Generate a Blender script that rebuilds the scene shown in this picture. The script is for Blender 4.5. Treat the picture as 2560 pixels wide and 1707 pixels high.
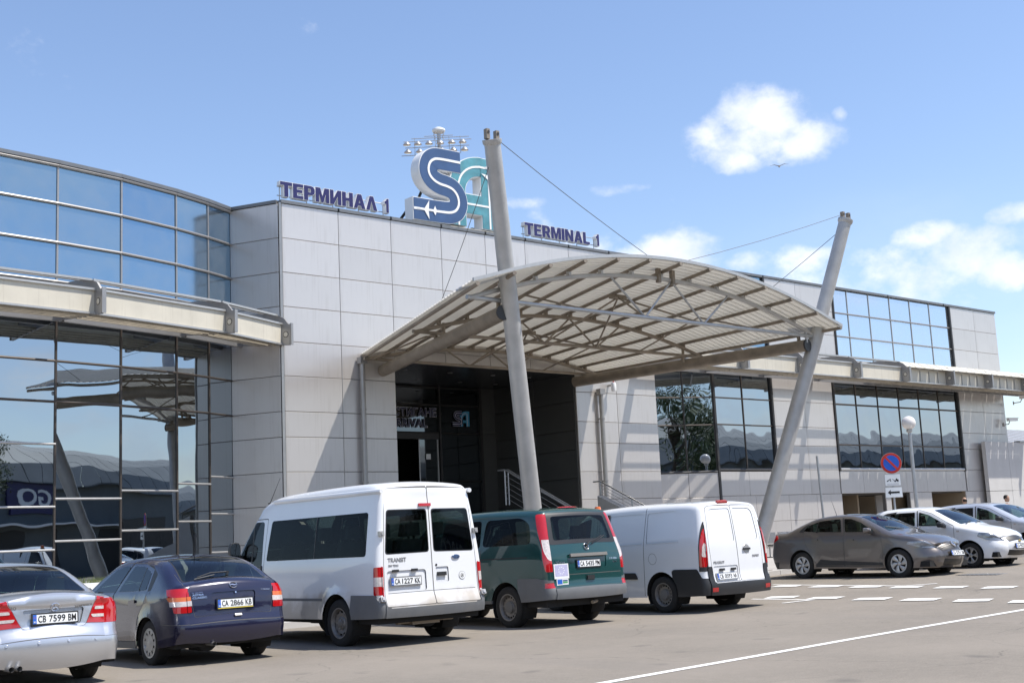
import bpy, bmesh, math, random
from mathutils import Vector, Matrix
R=math.radians
random.seed(7)
for o in list(bpy.data.objects): bpy.data.objects.remove(o)
SC=bpy.context.scene; COL=SC.collection

# ---------------------------------------------------------------- camera
cam=bpy.data.cameras.new('camera'); co=bpy.data.objects.new('camera',cam); COL.objects.link(co); SC.camera=co
cam.sensor_width=36; cam.lens=43.86; cam.clip_start=.1; cam.clip_end=3000
pitch,roll,yaw=R(9.084),R(-2.735),R(40.467)
F=Vector((math.sin(yaw)*math.cos(pitch),math.cos(yaw)*math.cos(pitch),math.sin(pitch)))
R0=Vector((math.cos(yaw),-math.sin(yaw),0)); U0=R0.cross(F)
RR=R0*math.cos(roll)+U0*math.sin(roll); UU=U0*math.cos(roll)-R0*math.sin(roll)
M=Matrix.Identity(4)
for i in range(3): M[i][0]=RR[i]; M[i][1]=UU[i]; M[i][2]=-F[i]
M.translation=(0,0,1.42); co.matrix_world=M
# ---------------------------------------------------------------- light
SUN=Vector((.33,-.42,1.0)).normalized()           # towards the sun
sl=bpy.data.lights.new('sun','SUN'); sl.energy=4.3; sl.angle=R(.55); sl.color=(1,.955,.88)
so=bpy.data.objects.new('sun',sl); COL.objects.link(so); so.rotation_euler=SUN.to_track_quat('Z','Y').to_euler()
W=bpy.data.worlds.new('World'); SC.world=W; W.use_nodes=True
nt=W.node_tree; nt.nodes.clear()
def wn(t,**k):
    n=nt.nodes.new(t)
    for a,b in k.items(): setattr(n,a,b)
    return n
def wmath(op,a,b=None,c=None,clamp=False):
    n=wn('ShaderNodeMath',operation=op); n.use_clamp=clamp
    for i,v in enumerate((a,b,c)):
        if v is None: continue
        if isinstance(v,(int,float)): n.inputs[i].default_value=v
        else: nt.links.new(v,n.inputs[i])
    return n.outputs[0]
sky=wn('ShaderNodeTexSky',sky_type='NISHITA'); sky.sun_disc=False
sky.sun_elevation=math.asin(SUN.z); sky.sun_rotation=math.atan2(SUN.x,SUN.y)
sky.air_density=1.15; sky.dust_density=.9; sky.ozone_density=1.6; sky.altitude=500
tc=wn('ShaderNodeTexCoord'); sep=wn('ShaderNodeSeparateXYZ'); nt.links.new(tc.outputs['Generated'],sep.inputs[0])
az=wmath('ARCTAN2',sep.outputs[0],sep.outputs[1]); el=wmath('ARCSINE',sep.outputs[2])
def noise(scale,detail=6,rough=.55,off=0,zs=2.2):
    mp=wn('ShaderNodeMapping'); mp.inputs['Scale'].default_value=(1,1,zs); mp.inputs['Location'].default_value=(off,off*.7,0)
    nt.links.new(tc.outputs['Generated'],mp.inputs[0])
    n=wn('ShaderNodeTexNoise'); n.inputs['Scale'].default_value=scale; n.inputs['Detail'].default_value=detail; n.inputs['Roughness'].default_value=rough
    nt.links.new(mp.outputs[0],n.inputs['Vector']); return n.outputs[0]
nA=noise(26,8,.6,3.1,1.4); nB=noise(4.2,6,.55,1.3,2.6)
# cumulus clouds standing in the sky: (azimuth, elevation, half width, half height, strength) in degrees
CL=[(52.61, 18.14, 2.31, 1.6, 1.5), (50.65, 17.57, 1.65, 1.1, 1.2), (54.6, 17.15, 1.51, 1.1, 1.2), (51.38, 16.63, 1.16, 0.6, 0.9), (48.26, 12.69, 1.87, 0.96, 1.2), (46.85, 12.69, 1.19, 0.5, 0.7), (56.55, 10.96, 3.32, 1.1, .8), (54.13, 11.78, 1.7, 0.8, 0.9), (58.9, 10.14, 1.62, 1.2, .8), (60.86, 11.43, 2.28, 0.9, .8), (59.29, 12.28, 1.25, 0.6, 0.9), (62.56, 10.66, 1.02, 0.8, 0.9), (45.41, 15.74, 1.23, 0.24, 0.55), (41.48, 15.4, 1.0, 0.28, 0.5), (63.06, 12.83, 0.85, 0.36, 0.6), (42.04, 14.28, 0.6, 0.8, 0.35), (43.83, 13.38, 1.6, 0.5, 0.45), (56.15, 18.0, 0.26, 0.28, 0.5), (52.19, 11.96, 1.15, 0.4, 0.5)]
tot=None
for a0,e0,sa,se,st in CL:
    dx=wmath('DIVIDE',wmath('SUBTRACT',az,R(a0)),R(sa*1.12)); dy=wmath('DIVIDE',wmath('SUBTRACT',el,R(e0)),R(se*1.12))
    g=wmath('MULTIPLY',wmath('SUBTRACT',1.0,wmath('ADD',wmath('MULTIPLY',dx,dx),wmath('MULTIPLY',dy,dy))),st)
    g=wmath('MAXIMUM',g,-1.0)
    tot=g if tot is None else wmath('MAXIMUM',tot,g)
m1=wmath('ADD',wmath('ADD',tot,wmath('MULTIPLY',wmath('SUBTRACT',nA,.5),3.6)),wmath('MULTIPLY',wmath('SUBTRACT',noise(10,4,.55,5.3,1.5),.5),2.6))
m1=wmath('MULTIPLY',wmath('ADD',m1,.28),.58,clamp=True)
veil=wmath('MULTIPLY',wmath('MULTIPLY',wmath('SUBTRACT',az,R(40)),3.0,clamp=True),wmath('SUBTRACT',1.0,wmath('MULTIPLY',wmath('ABSOLUTE',wmath('SUBTRACT',el,R(8))),6.5),clamp=True))
veil=wmath('MULTIPLY',wmath('MULTIPLY',wmath('SUBTRACT',nB,.30),2.2,clamp=True),wmath('MULTIPLY',veil,.5))
m1=wmath('MAXIMUM',m1,veil)
# scattered banks all round the horizon, thinning out to the clear left of the view
side=wmath('MULTIPLY',wmath('SUBTRACT',az,R(62)),1.6,clamp=True)
sideb=wmath('MULTIPLY',wmath('SUBTRACT',R(-25),az),1.6,clamp=True)
side=wmath('MAXIMUM',side,sideb)
low=wmath('SUBTRACT',1.0,wmath('MULTIPLY',wmath('ABSOLUTE',wmath('SUBTRACT',el,R(13))),2.6),clamp=True)
m2=wmath('MULTIPLY',wmath('SUBTRACT',wmath('ADD',nB,wmath('MULTIPLY',wmath('SUBTRACT',nA,.5),.25)),.425),6.0,clamp=True)
m2=wmath('MULTIPLY',wmath('MULTIPLY',m2,side),wmath('MULTIPLY',low,.8))
mask=wmath('MAXIMUM',m1,m2,clamp=True)
sm=wmath('MULTIPLY',wmath('MULTIPLY',mask,mask),wmath('SUBTRACT',3.0,wmath('MULTIPLY',mask,2.0)))
cr=wn('ShaderNodeMixRGB'); cr.inputs[1].default_value=(6.2,6.7,7.8,1); cr.inputs[2].default_value=(9.2,9.0,8.9,1)
nt.links.new(wmath('MULTIPLY',wmath('SUBTRACT',noise(15,5,.6,7.7,1.3),.38),3.2,clamp=True),cr.inputs[0])
hz=wn('ShaderNodeMixRGB',blend_type='MULTIPLY'); hz.inputs[0].default_value=1; hz.inputs[2].default_value=(1.27,1.26,1.34,1)
nt.links.new(sky.outputs[0],hz.inputs[1])
mx=wn('ShaderNodeMixRGB'); nt.links.new(wmath('MULTIPLY',sm,.86),mx.inputs[0]); nt.links.new(hz.outputs[0],mx.inputs[1]); nt.links.new(cr.outputs[0],mx.inputs[2])
bg=wn('ShaderNodeBackground'); bg.inputs[1].default_value=.1; nt.links.new(mx.outputs[0],bg.inputs[0])
wo=wn('ShaderNodeOutputWorld'); nt.links.new(bg.outputs[0],wo.inputs[0])
SC.view_settings.view_transform='Standard'; SC.view_settings.look='None'; SC.view_settings.gamma=1
SC.view_settings.exposure=.58; SC.view_settings.use_curve_mapping=False

# ---------------------------------------------------------------- materials
MATS={}
def mat(name,col,rough=.5,metal=0,var=.06,scale=3,bump=0,bscale=40,coat=0,dirt=None,rand=0,emit=None,spec=None,streak=0,back=None,detail=5):
    if name in MATS: return MATS[name]
    m=bpy.data.materials.new(name); m.use_nodes=True; t=m.node_tree; b=t.nodes['Principled BSDF']; L=t.links
    b.inputs['Roughness'].default_value=rough; b.inputs['Metallic'].default_value=metal
    if coat: b.inputs['Coat Weight'].default_value=coat; b.inputs['Coat Roughness'].default_value=.04
    if spec is not None: b.inputs['Specular IOR Level'].default_value=spec
    tcn=t.nodes.new('ShaderNodeTexCoord')
    n=t.nodes.new('ShaderNodeTexNoise'); n.inputs['Scale'].default_value=scale; n.inputs['Detail'].default_value=detail; n.inputs['Roughness'].default_value=.6
    L.new(tcn.outputs['Object'],n.inputs['Vector'])
    mr=t.nodes.new('ShaderNodeMapRange'); mr.inputs[1].default_value=.25; mr.inputs[2].default_value=.75
    mr.inputs[3].default_value=1-var; mr.inputs[4].default_value=1+var; L.new(n.outputs[0],mr.inputs[0])
    mul=t.nodes.new('ShaderNodeVectorMath'); mul.operation='SCALE'; mul.inputs[0].default_value=col[:3]
    L.new(mr.outputs[0],mul.inputs['Scale']); cur=mul.outputs[0]
    if rand:
        oi=t.nodes.new('ShaderNodeObjectInfo'); m2=t.nodes.new('ShaderNodeMapRange'); m2.inputs[3].default_value=1-rand; m2.inputs[4].default_value=1+rand
        L.new(oi.outputs['Random'],m2.inputs[0]); s2=t.nodes.new('ShaderNodeVectorMath'); s2.operation='SCALE'
        L.new(cur,s2.inputs[0]); L.new(m2.outputs[0],s2.inputs['Scale']); cur=s2.outputs[0]
    if streak:      # rain streaks: noise stretched vertically
        mp=t.nodes.new('ShaderNodeMapping'); mp.inputs['Scale'].default_value=(9,9,.5); L.new(tcn.outputs['Object'],mp.inputs[0])
        n3=t.nodes.new('ShaderNodeTexNoise'); n3.inputs['Scale'].default_value=1.5; n3.inputs['Detail'].default_value=4; L.new(mp.outputs[0],n3.inputs['Vector'])
        r3=t.nodes.new('ShaderNodeMapRange'); r3.inputs[1].default_value=.55; r3.inputs[2].default_value=.8; r3.inputs[3].default_value=0; r3.inputs[4].default_value=streak
        L.new(n3.outputs[0],r3.inputs[0]); x=t.nodes.new('ShaderNodeMixRGB'); x.inputs[2].default_value=(.22,.18,.13,1)
        L.new(r3.outputs[0],x.inputs[0]); L.new(cur,x.inputs[1]); cur=x.outputs[0]
    if dirt:        # (height, amount, colour): road dirt thrown up on the lower body
        sp=t.nodes.new('ShaderNodeSeparateXYZ'); L.new(tcn.outputs['Object'],sp.inputs[0])
        n4=t.nodes.new('ShaderNodeTexNoise'); n4.inputs['Scale'].default_value=2.3; n4.inputs['Detail'].default_value=6; L.new(tcn.outputs['Object'],n4.inputs['Vector'])
        a=t.nodes.new('ShaderNodeMath'); a.operation='MULTIPLY_ADD'; a.inputs[1].default_value=.9; L.new(n4.outputs[0],a.inputs[0]); L.new(sp.outputs[2],a.inputs[2])
        r4=t.nodes.new('ShaderNodeMapRange'); r4.interpolation_type='SMOOTHSTEP'; r4.inputs[1].default_value=dirt[0]+.5; r4.inputs[2].default_value=dirt[0]-.15+.3; r4.inputs[3].default_value=0; r4.inputs[4].default_value=dirt[1]
        L.new(a.outputs[0],r4.inputs[0]); x=t.nodes.new('ShaderNodeMixRGB'); x.inputs[2].default_value=(*dirt[2],1)
        L.new(r4.outputs[0],x.inputs[0]); L.new(cur,x.inputs[1]); cur=x.outputs[0]
        rr=t.nodes.new('ShaderNodeMath'); rr.operation='MULTIPLY_ADD'; rr.inputs[1].default_value=.5; rr.inputs[2].default_value=rough; L.new(r4.outputs[0],rr.inputs[0]); L.new(rr.outputs[0],b.inputs['Roughness'])
    L.new(cur,b.inputs['Base Color'])
    if bump:
        nb=t.nodes.new('ShaderNodeTexNoise'); nb.inputs['Scale'].default_value=bscale; nb.inputs['Detail'].default_value=4; L.new(tcn.outputs['Object'],nb.inputs['Vector'])
        bm_=t.nodes.new('ShaderNodeBump'); bm_.inputs['Strength'].default_value=bump; bm_.inputs['Distance'].default_value=.02; L.new(nb.outputs[0],bm_.inputs['Height']); L.new(bm_.outputs[0],b.inputs['Normal'])
    if emit: b.inputs['Emission Color'].default_value=(*col[:3],1); b.inputs['Emission Strength'].default_value=emit
    if back:
        g=t.nodes.new('ShaderNodeNewGeometry'); d=t.nodes.new('ShaderNodeBsdfDiffuse'); d.inputs[0].default_value=(*back,1)
        ms=t.nodes.new('ShaderNodeMixShader'); L.new(g.outputs['Backfacing'],ms.inputs[0]); L.new(b.outputs[0],ms.inputs[1]); L.new(d.outputs[0],ms.inputs[2])
        L.new(ms.outputs[0],t.nodes['Material Output'].inputs[0])
    MATS[name]=m; return m
def glass_mirror(name,col,rough,wave,wscale,diff=None,edge=0):
    m=bpy.data.materials.new(name); m.use_nodes=True; t=m.node_tree; b=t.nodes['Principled BSDF']; L=t.links
    b.inputs['Base Color'].default_value=(*col,1); b.inputs['Metallic'].default_value=1; b.inputs['Roughness'].default_value=rough
    g=t.nodes.new('ShaderNodeTexCoord'); oi=t.nodes.new('ShaderNodeObjectInfo')
    ad=t.nodes.new('ShaderNodeVectorMath'); ad.operation='ADD'; sc=t.nodes.new('ShaderNodeVectorMath'); sc.operation='SCALE'; sc.inputs['Scale'].default_value=.013
    L.new(oi.outputs['Location'],sc.inputs[0]); L.new(g.outputs['Object'],ad.inputs[0]); L.new(oi.outputs['Location'],ad.inputs[1])
    n=t.nodes.new('ShaderNodeTexNoise'); n.inputs['Scale'].default_value=wscale; n.inputs['Detail'].default_value=1.0; L.new(ad.outputs[0],n.inputs['Vector'])
    bp=t.nodes.new('ShaderNodeBump'); bp.inputs['Strength'].default_value=1; bp.inputs['Distance'].default_value=wave; L.new(n.outputs[0],bp.inputs['Height']); L.new(bp.outputs[0],b.inputs['Normal'])
    if diff:
        d=t.nodes.new('ShaderNodeBsdfPrincipled'); d.inputs['Base Color'].default_value=(*diff[1],1); d.inputs['Roughness'].default_value=.6
        ms=t.nodes.new('ShaderNodeMixShader'); L.new(b.outputs[0],ms.inputs[1]); L.new(d.outputs[0],ms.inputs[2]); ms.inputs[0].default_value=diff[0]
        n2=t.nodes.new('ShaderNodeTexNoise'); n2.inputs['Scale'].default_value=2.2; n2.inputs['Detail'].default_value=5; L.new(ad.outputs[0],n2.inputs['Vector'])
        mr=t.nodes.new('ShaderNodeMapRange'); mr.inputs[1].default_value=.35; mr.inputs[2].default_value=.75; mr.inputs[3].default_value=diff[0]*.6; mr.inputs[4].default_value=diff[0]*1.5
        L.new(n2.outputs[0],mr.inputs[0]); L.new(mr.outputs[0],ms.inputs[0]); L.new(ms.outputs[0],t.nodes['Material Output'].inputs[0])
    MATS[name]=m; return m
def glass_car(name,tint,fac=.06,rough=.0,ior=1.36):
    m=bpy.data.materials.new(name); m.use_nodes=True; t=m.node_tree; L=t.links; t.nodes.remove(t.nodes['Principled BSDF'])
    tr=t.nodes.new('ShaderNodeBsdfTransparent'); tr.inputs[0].default_value=(*tint,1)
    gl=t.nodes.new('ShaderNodeBsdfGlossy'); gl.inputs[0].default_value=(.9,.95,1,1); gl.inputs[1].default_value=rough
    fr=t.nodes.new('ShaderNodeFresnel'); fr.inputs[0].default_value=ior
    mr=t.nodes.new('ShaderNodeMath'); mr.operation='ADD'; mr.inputs[1].default_value=fac; L.new(fr.outputs[0],mr.inputs[0])
    ms=t.nodes.new('ShaderNodeMixShader'); L.new(mr.outputs[0],ms.inputs[0]); L.new(tr.outputs[0],ms.inputs[1]); L.new(gl.outputs[0],ms.inputs[2])
    L.new(ms.outputs[0],t.nodes['Material Output'].inputs[0]); MATS[name]=m; return m

m_panel=mat('aluminium_panel',(.56,.53,.505),.30,.45,var=.035,scale=.8,rand=.04,streak=.2)
m_joint=mat('joint_rubber',(.10,.095,.09),.8)
m_trim=mat('anodised_trim',(.33,.32,.31),.4,.6,var=.1)
m_parapet=mat('parapet_cap',(.17,.175,.18),.45,.5,var=.1)
m_dark=mat('dark_frame',(.028,.026,.025),.45)
m_brown=mat('bronze_mullion',(.075,.062,.052),.4,.4)
m_alu=mat('pale_aluminium',(.44,.43,.41),.35,.5,var=.08,scale=8)
m_steel=mat('painted_steel',(.43,.42,.405),.45,.3,var=.14,scale=2.5,bump=.15,bscale=30)
m_steelw=mat('weathered_steel',(.245,.205,.16),.5,.25,var=.3,scale=2.2,bump=.15,bscale=30)
m_galv=mat('galvanised_steel',(.42,.43,.44),.38,.7,var=.12,scale=6)
m_cream=mat('cream_sheet',(.56,.52,.43),.5,.05,var=.09,scale=1.2,rand=.03,streak=.3)
m_slat=mat('weathered_slat',(.42,.37,.29),.55,.1,var=.25,scale=3,streak=.5)
def translucent_sheet(name,col,fac,base):
    m=mat(name,col,.5,.0,var=.06,scale=1.5); t=m.node_tree; L=t.links; b=t.nodes['Principled BSDF']; tr=t.nodes.new('ShaderNodeBsdfTranslucent'); tr.inputs[0].default_value=(*base,1)
    ms=t.nodes.new('ShaderNodeMixShader'); ms.inputs[0].default_value=fac; L.new(b.outputs[0],ms.inputs[1]); L.new(tr.outputs[0],ms.inputs[2]); L.new(ms.outputs[0],t.nodes['Material Output'].inputs[0]); return m
m_roof=translucent_sheet('corrugated_sheet',(.64,.63,.60),.40,(.82,.80,.75))
m_asph=None
m_conc=mat('concrete',(.36,.34,.32),.85,var=.15,scale=2,bump=.3,bscale=25)
m_conc2=mat('precast_concrete',(.48,.465,.445),.8,var=.08,scale=1.2,bump=.2,bscale=18,streak=.12)
m_paintw=mat('road_paint',(.74,.73,.70),.6,var=.16,scale=9,detail=8)
m_white=mat('white_enamel',(.78,.78,.77),.35,var=.04)
m_navy=mat('navy_letters',(.018,.016,.095),.35,var=.06)
m_sblue=mat('logo_blue',(.040,.085,.19),.4,var=.15,scale=1.5)
m_teal=mat('logo_teal',(.08,.26,.31),.45,var=.3,scale=2.5,streak=.35)
m_black=mat('black_plastic',(.02,.02,.021),.45,var=.1)
m_grey_pl=mat('grey_plastic',(.13,.135,.14),.55,var=.08,scale=6,dirt=(.5,.35,(.22,.19,.15)))
m_blk_pl=mat('black_bumper_plastic',(.022,.023,.025),.5,var=.08,dirt=(.3,.25,(.16,.14,.12)))
m_rubber=mat('tyre_rubber',(.02,.019,.018),.85,var=.15,scale=8,bump=.3,bscale=60)
m_under=mat('underbody',(.012,.012,.012),.9)
m_chrome=mat('chrome',(.72,.72,.74),.12,1,var=.03)
m_rim=mat('silver_rim',(.44,.45,.46),.35,.7,var=.12,scale=14)
m_rimd=mat('dusty_steel_rim',(.23,.215,.20),.5,.4,var=.2,scale=14)
m_red=mat('red_lens',(.42,.006,.008),.08,coat=1,var=.12,scale=12)
m_lens=mat('clear_lens',(.55,.5,.48),.08,coat=1,var=.25,scale=30)
m_head=mat('headlamp_glass',(.22,.235,.26),.16,.4,coat=1,var=.35,scale=9)
m_orange=mat('amber_lens',(.60,.13,.012),.08,coat=1,var=.1,scale=20)
m_plate=mat('plate_white',(.78,.79,.78),.4,var=.02)
m_pblue=mat('plate_blue',(.02,.12,.5),.4)
m_ink=mat('black_ink',(.01,.01,.01),.5)
m_seat=mat('seat_fabric',(.06,.063,.07),.9,var=.2,scale=9)
m_dash=mat('dashboard',(.03,.03,.03),.8)
g_low=glass_mirror('mirror_glass',(.33,.37,.41),.01,.0045,.8)
g_low2=glass_mirror('mirror_glass_wavy',(.33,.37,.41),.01,.008,.85)
g_up=glass_mirror('blue_spandrel_glass',(.20,.33,.45),.12,.0008,.9,diff=(.14,(.32,.35,.37)))
g_up2=glass_mirror('pale_spandrel_glass',(.56,.64,.73),.05,.003,.9,diff=(.12,(.42,.43,.43)))
g_door=glass_mirror('dark_door_glass',(.10,.11,.12),.03,.0006,.6)
g_car=glass_car('tinted_car_glass',(.36,.47,.43),.0,ior=1.33)
g_car2=glass_car('privacy_car_glass',(.30,.36,.33),.0,ior=1.17)
g_car3=glass_car('clear_car_glass',(.42,.55,.52),.03)

# ---------------------------------------------------------------- object helpers
def tag(o,label=None,cat=None,group=None,kind=None):
    if label: o['label']=label
    if cat: o['category']=cat
    if group: o['group']=group
    if kind: o['kind']=kind
    return o
def empty(name,loc=(0,0,0),rz=0,**k):
    o=bpy.data.objects.new(name,None); COL.objects.link(o); o.location=loc; o.rotation_euler=(0,0,rz); o.empty_display_size=.2
    return tag(o,**k)
def link(name,me,parent=None,loc=None,rot=None,label=None):
    o=bpy.data.objects.new(name,me); COL.objects.link(o)
    if parent: o.parent=parent
    if loc: o.location=loc
    if rot: o.rotation_euler=rot
    if label: o['label']=label
    return o
class MB:
    """collects shapes into one mesh"""
    def __init__(s): s.v=[]; s.f=[]; s.m=[]; s.mats=[]; s.cur=0
    def use(s,m):
        if m not in s.mats: s.mats.append(m)
        s.cur=s.mats.index(m); return s
    def add(s,vs,fs):
        n=len(s.v); s.v+= [tuple(v) for v in vs]; s.f+=[tuple(i+n for i in f) for f in fs]; s.m+=[s.cur]*len(fs); return s
    def box(s,x0,x1,y0,y1,z0,z1):
        v=[(x,y,z) for z in (z0,z1) for y in (y0,y1) for x in (x0,x1)]
        return s.add(v,[(0,2,3,1),(4,5,7,6),(0,1,5,4),(2,6,7,3),(0,4,6,2),(1,3,7,5)])
    def hexa(s,p):  # 8 points bottom 4 ccw, top 4 ccw
        return s.add(p,[(3,2,1,0),(4,5,6,7),(0,1,5,4),(1,2,6,5),(2,3,7,6),(3,0,4,7)])
    def slab(s,a,b,z0,z1,d,n=None):   # vertical slab from a to b (xy) extruded by d along left normal
        a=Vector(a[:2]); b=Vector(b[:2]); t=(b-a).normalized(); nn=Vector((t.y,-t.x))*d
        q=[a,b,b+nn,a+nn]
        return s.hexa([(p.x,p.y,z0) for p in q]+[(p.x,p.y,z1) for p in q])
    def tube(s,pts,r,n=10,cap=True,close=False):
        pts=[Vector(p) for p in pts]; rs=r if isinstance(r,(list,tuple)) else [r]*len(pts)
        rings=[]; up=Vector((0,0,1))
        for i,p in enumerate(pts):
            a=pts[max(i-1,0)]; b=pts[min(i+1,len(pts)-1)]
            if close: a=pts[i-1]; b=pts[(i+1)%len(pts)]
            t=(b-a).normalized()
            u=t.cross(up if abs(t.z)<.95 else Vector((1,0,0))).normalized(); w=u.cross(t)
            rings.append([p+(u*math.cos(2*math.pi*k/n)+w*math.sin(2*math.pi*k/n))*rs[i] for k in range(n)])
        vs=[v for rg in rings for v in rg]; fs=[]
        m=len(pts)
        for i in range(m if close else m-1):
            j=(i+1)%m
            for k in range(n): fs.append((i*n+k,i*n+(k+1)%n,j*n+(k+1)%n,j*n+k))
        if cap and not close: fs.append(tuple(range(n))[::-1]); fs.append(tuple((m-1)*n+k for k in range(n)))
        return s.add(vs,fs)
    def lathe(s,prof,c=(0,0,0),ax='z',n=24,full=True):   # prof: (radius, height)
        vs=[];fs=[]
        for (r,h) in prof:
            for k in range(n):
                a=2*math.pi*k/n; p=(r*math.cos(a),r*math.sin(a),h)
                if ax=='x': p=(p[2],p[0],p[1])
                if ax=='y': p=(p[1],p[2],p[0])
                vs.append((p[0]+c[0],p[1]+c[1],p[2]+c[2]))
        for i in range(len(prof)-1):
            for k in range(n): fs.append((i*n+k,i*n+(k+1)%n,(i+1)*n+(k+1)%n,(i+1)*n+k))
        return s.add(vs,fs)
    def prism(s,poly,d,plane='xz',at=0):   # polygon in plane extruded by d from at
        def P(a,b,c): return {'xz':(a,c,b),'yz':(c,a,b),'xy':(a,b,c)}[plane]
        n=len(poly); vs=[P(a,b,at) for a,b in poly]+[P(a,b,at+d) for a,b in poly]
        return s.add(vs,[tuple(range(n)),tuple(range(2*n-1,n-1,-1))]+[(i,i+n,(i+1)%n+n,(i+1)%n) for i in range(n)])
    def mesh(s,name='m',smooth=False,fix=True):
        me=bpy.data.meshes.new(name); me.from_pydata(s.v,[],s.f)
        for m in s.mats: me.materials.append(m)
        if len(s.mats)>1: me.polygons.foreach_set('material_index',s.m)
        if fix:
            b=bmesh.new(); b.from_mesh(me); bmesh.ops.recalc_face_normals(b,faces=b.faces); b.to_mesh(me); b.free()
        if smooth: smooth_angle(me)
        return me
    def build(s,name,parent=None,smooth=False,label=None,fix=True): return link(name,s.mesh(name,smooth,fix),parent,label=label)
def smooth_angle(me,ang=38):
    me.polygons.foreach_set('use_smooth',[True]*len(me.polygons))
    b=bmesh.new(); b.from_mesh(me); c=R(ang)
    for e in b.edges:
        if len(e.link_faces)==2: e.smooth = e.calc_face_angle(0)<c
    b.to_mesh(me); b.free()
def B(m): return MB().use(m)
_tcache={}
def text_mesh(s,size,mat_,extr=.002,bold=0,shear=0,key=None):
    """lettering as a mesh in the xz plane, left aligned at the origin, facing -y"""
    k=(s,size,mat_.name,extr,bold,shear)
    if k in _tcache: return _tcache[k]
    cu=bpy.data.curves.new('t','FONT'); cu.body=s; cu.size=size; cu.extrude=extr; cu.offset=bold; cu.shear=shear; cu.resolution_u=3
    o=bpy.data.objects.new('t',cu); COL.objects.link(o)
    dg=bpy.context.evaluated_depsgraph_get(); me=bpy.data.meshes.new_from_object(o.evaluated_get(dg))
    bpy.data.objects.remove(o); me.transform(Matrix.Rotation(R(90),4,'X')); me.materials.clear(); me.materials.append(mat_); me.name='lettering'
    xs=[v.co.x for v in me.vertices]; zs=[v.co.z for v in me.vertices]
    if xs: me.transform(Matrix.Translation((-min(xs),0,0)))
    _tcache[k]=me; return me
def fit_text(me,x0,x1,z0,z1):
    """copy of a lettering mesh scaled into a box"""
    me=me.copy(); xs=[v.co.x for v in me.vertices]; zs=[v.co.z for v in me.vertices]
    sx=(x1-x0)/(max(xs)-min(xs)); sz=(z1-z0)/(max(zs)-min(zs)); a=min(xs); b=min(zs)
    for v in me.vertices: v.co.x=x0+(v.co.x-a)*sx; v.co.z=z0+(v.co.z-b)*sz
    return me
def zg(x): return 0 if x<17 else min(.022*(x-17),.36)

# ---------------------------------------------------------------- ground
def ground_mat():
    m=bpy.data.materials.new('asphalt'); m.use_nodes=True; t=m.node_tree; b=t.nodes['Principled BSDF']; L=t.links; b.inputs['Roughness'].default_value=.85
    tc=t.nodes.new('ShaderNodeTexCoord')
    def nz(sc,de,ro=.6,src=None):
        n=t.nodes.new('ShaderNodeTexNoise'); n.inputs['Scale'].default_value=sc; n.inputs['Detail'].default_value=de; n.inputs['Roughness'].default_value=ro
        L.new(src or tc.outputs['Object'],n.inputs['Vector']); return n.outputs[0]
    def rmp(v,a,b_,c,d):
        r=t.nodes.new('ShaderNodeMapRange'); r.inputs[1].default_value=a; r.inputs[2].default_value=b_; r.inputs[3].default_value=c; r.inputs[4].default_value=d; L.new(v,r.inputs[0]); return r.outputs[0]
    def mixc(f,a,b_):
        x=t.nodes.new('ShaderNodeMixRGB'); L.new(f,x.inputs[0])
        for i,v in ((1,a),(2,b_)):
            if isinstance(v,tuple): x.inputs[i].default_value=(*v,1)
            else: L.new(v,x.inputs[i])
        return x.outputs[0]
    c=mixc(rmp(nz(.35,6),.32,.68,0,1),(.138,.121,.099),(.203,.176,.145))
    c=mixc(rmp(nz(7,5,.7),.45,.75,0,.4),c,(.26,.225,.19))
    c=mixc(rmp(nz(45,3,.8),.35,.75,0,.6),c,(.29,.255,.21))
    c=mixc(rmp(nz(110,2,.8),.58,.8,0,.7),c,(.09,.08,.07))
    mp=t.nodes.new('ShaderNodeMapping'); mp.inputs['Scale'].default_value=(.8,.12,1); mp.inputs['Rotation'].default_value=(0,0,R(12)); L.new(tc.outputs['Object'],mp.inputs[0])
    c=mixc(rmp(nz(1.1,5,.6,mp.outputs[0]),.56,.75,0,.35),c,(.15,.135,.12))
    # cracks
    nn=t.nodes.new('ShaderNodeTexNoise'); nn.inputs['Scale'].default_value=.8; nn.inputs['Detail'].default_value=6; L.new(tc.outputs['Object'],nn.inputs['Vector'])
    ad=t.nodes.new('ShaderNodeVectorMath'); ad.operation='ADD'; L.new(tc.outputs['Object'],ad.inputs[0]); L.new(nn.outputs['Color'],ad.inputs[1])
    vo=t.nodes.new('ShaderNodeTexVoronoi'); vo.feature='DISTANCE_TO_EDGE'; vo.inputs['Scale'].default_value=.21; L.new(ad.outputs[0],vo.inputs['Vector'])
    c=mixc(rmp(vo.outputs[0],0,.0022,.5,0),c,(.05,.048,.035))
    # oil spots
    vo2=t.nodes.new('ShaderNodeTexVoronoi'); vo2.inputs['Scale'].default_value=.9; L.new(ad.outputs[0],vo2.inputs['Vector'])
    c=mixc(rmp(vo2.outputs[0],.04,.16,.45,0),c,(.06,.055,.05))
    L.new(c,b.inputs['Base Color'])
    bp=t.nodes.new('ShaderNodeBump'); bp.inputs['Strength'].default_value=.5; bp.inputs['Distance'].default_value=.01; L.new(nz(70,4,.7),bp.inputs['Height']); L.new(bp.outputs[0],b.inputs['Normal'])
    return m
m_asph=ground_mat()
xs=[-1500,-300,-80,-30,-10,0,8,12,17,20,24,28,30,33.4,40,55,75,120,400,1500]; ys=[-1500,-300,-90,-40,-15,0,8,12,16,20,21.2,60,150,400,1500]
g=B(m_asph); n=len(xs)
g.add([(x,y,zg(x)) for y in ys for x in xs],[(j*n+i,j*n+i+1,(j+1)*n+i+1,(j+1)*n+i) for j in range(len(ys)-1) for i in range(n-1)])
tag(g.build('ground'),kind='structure')
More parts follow.
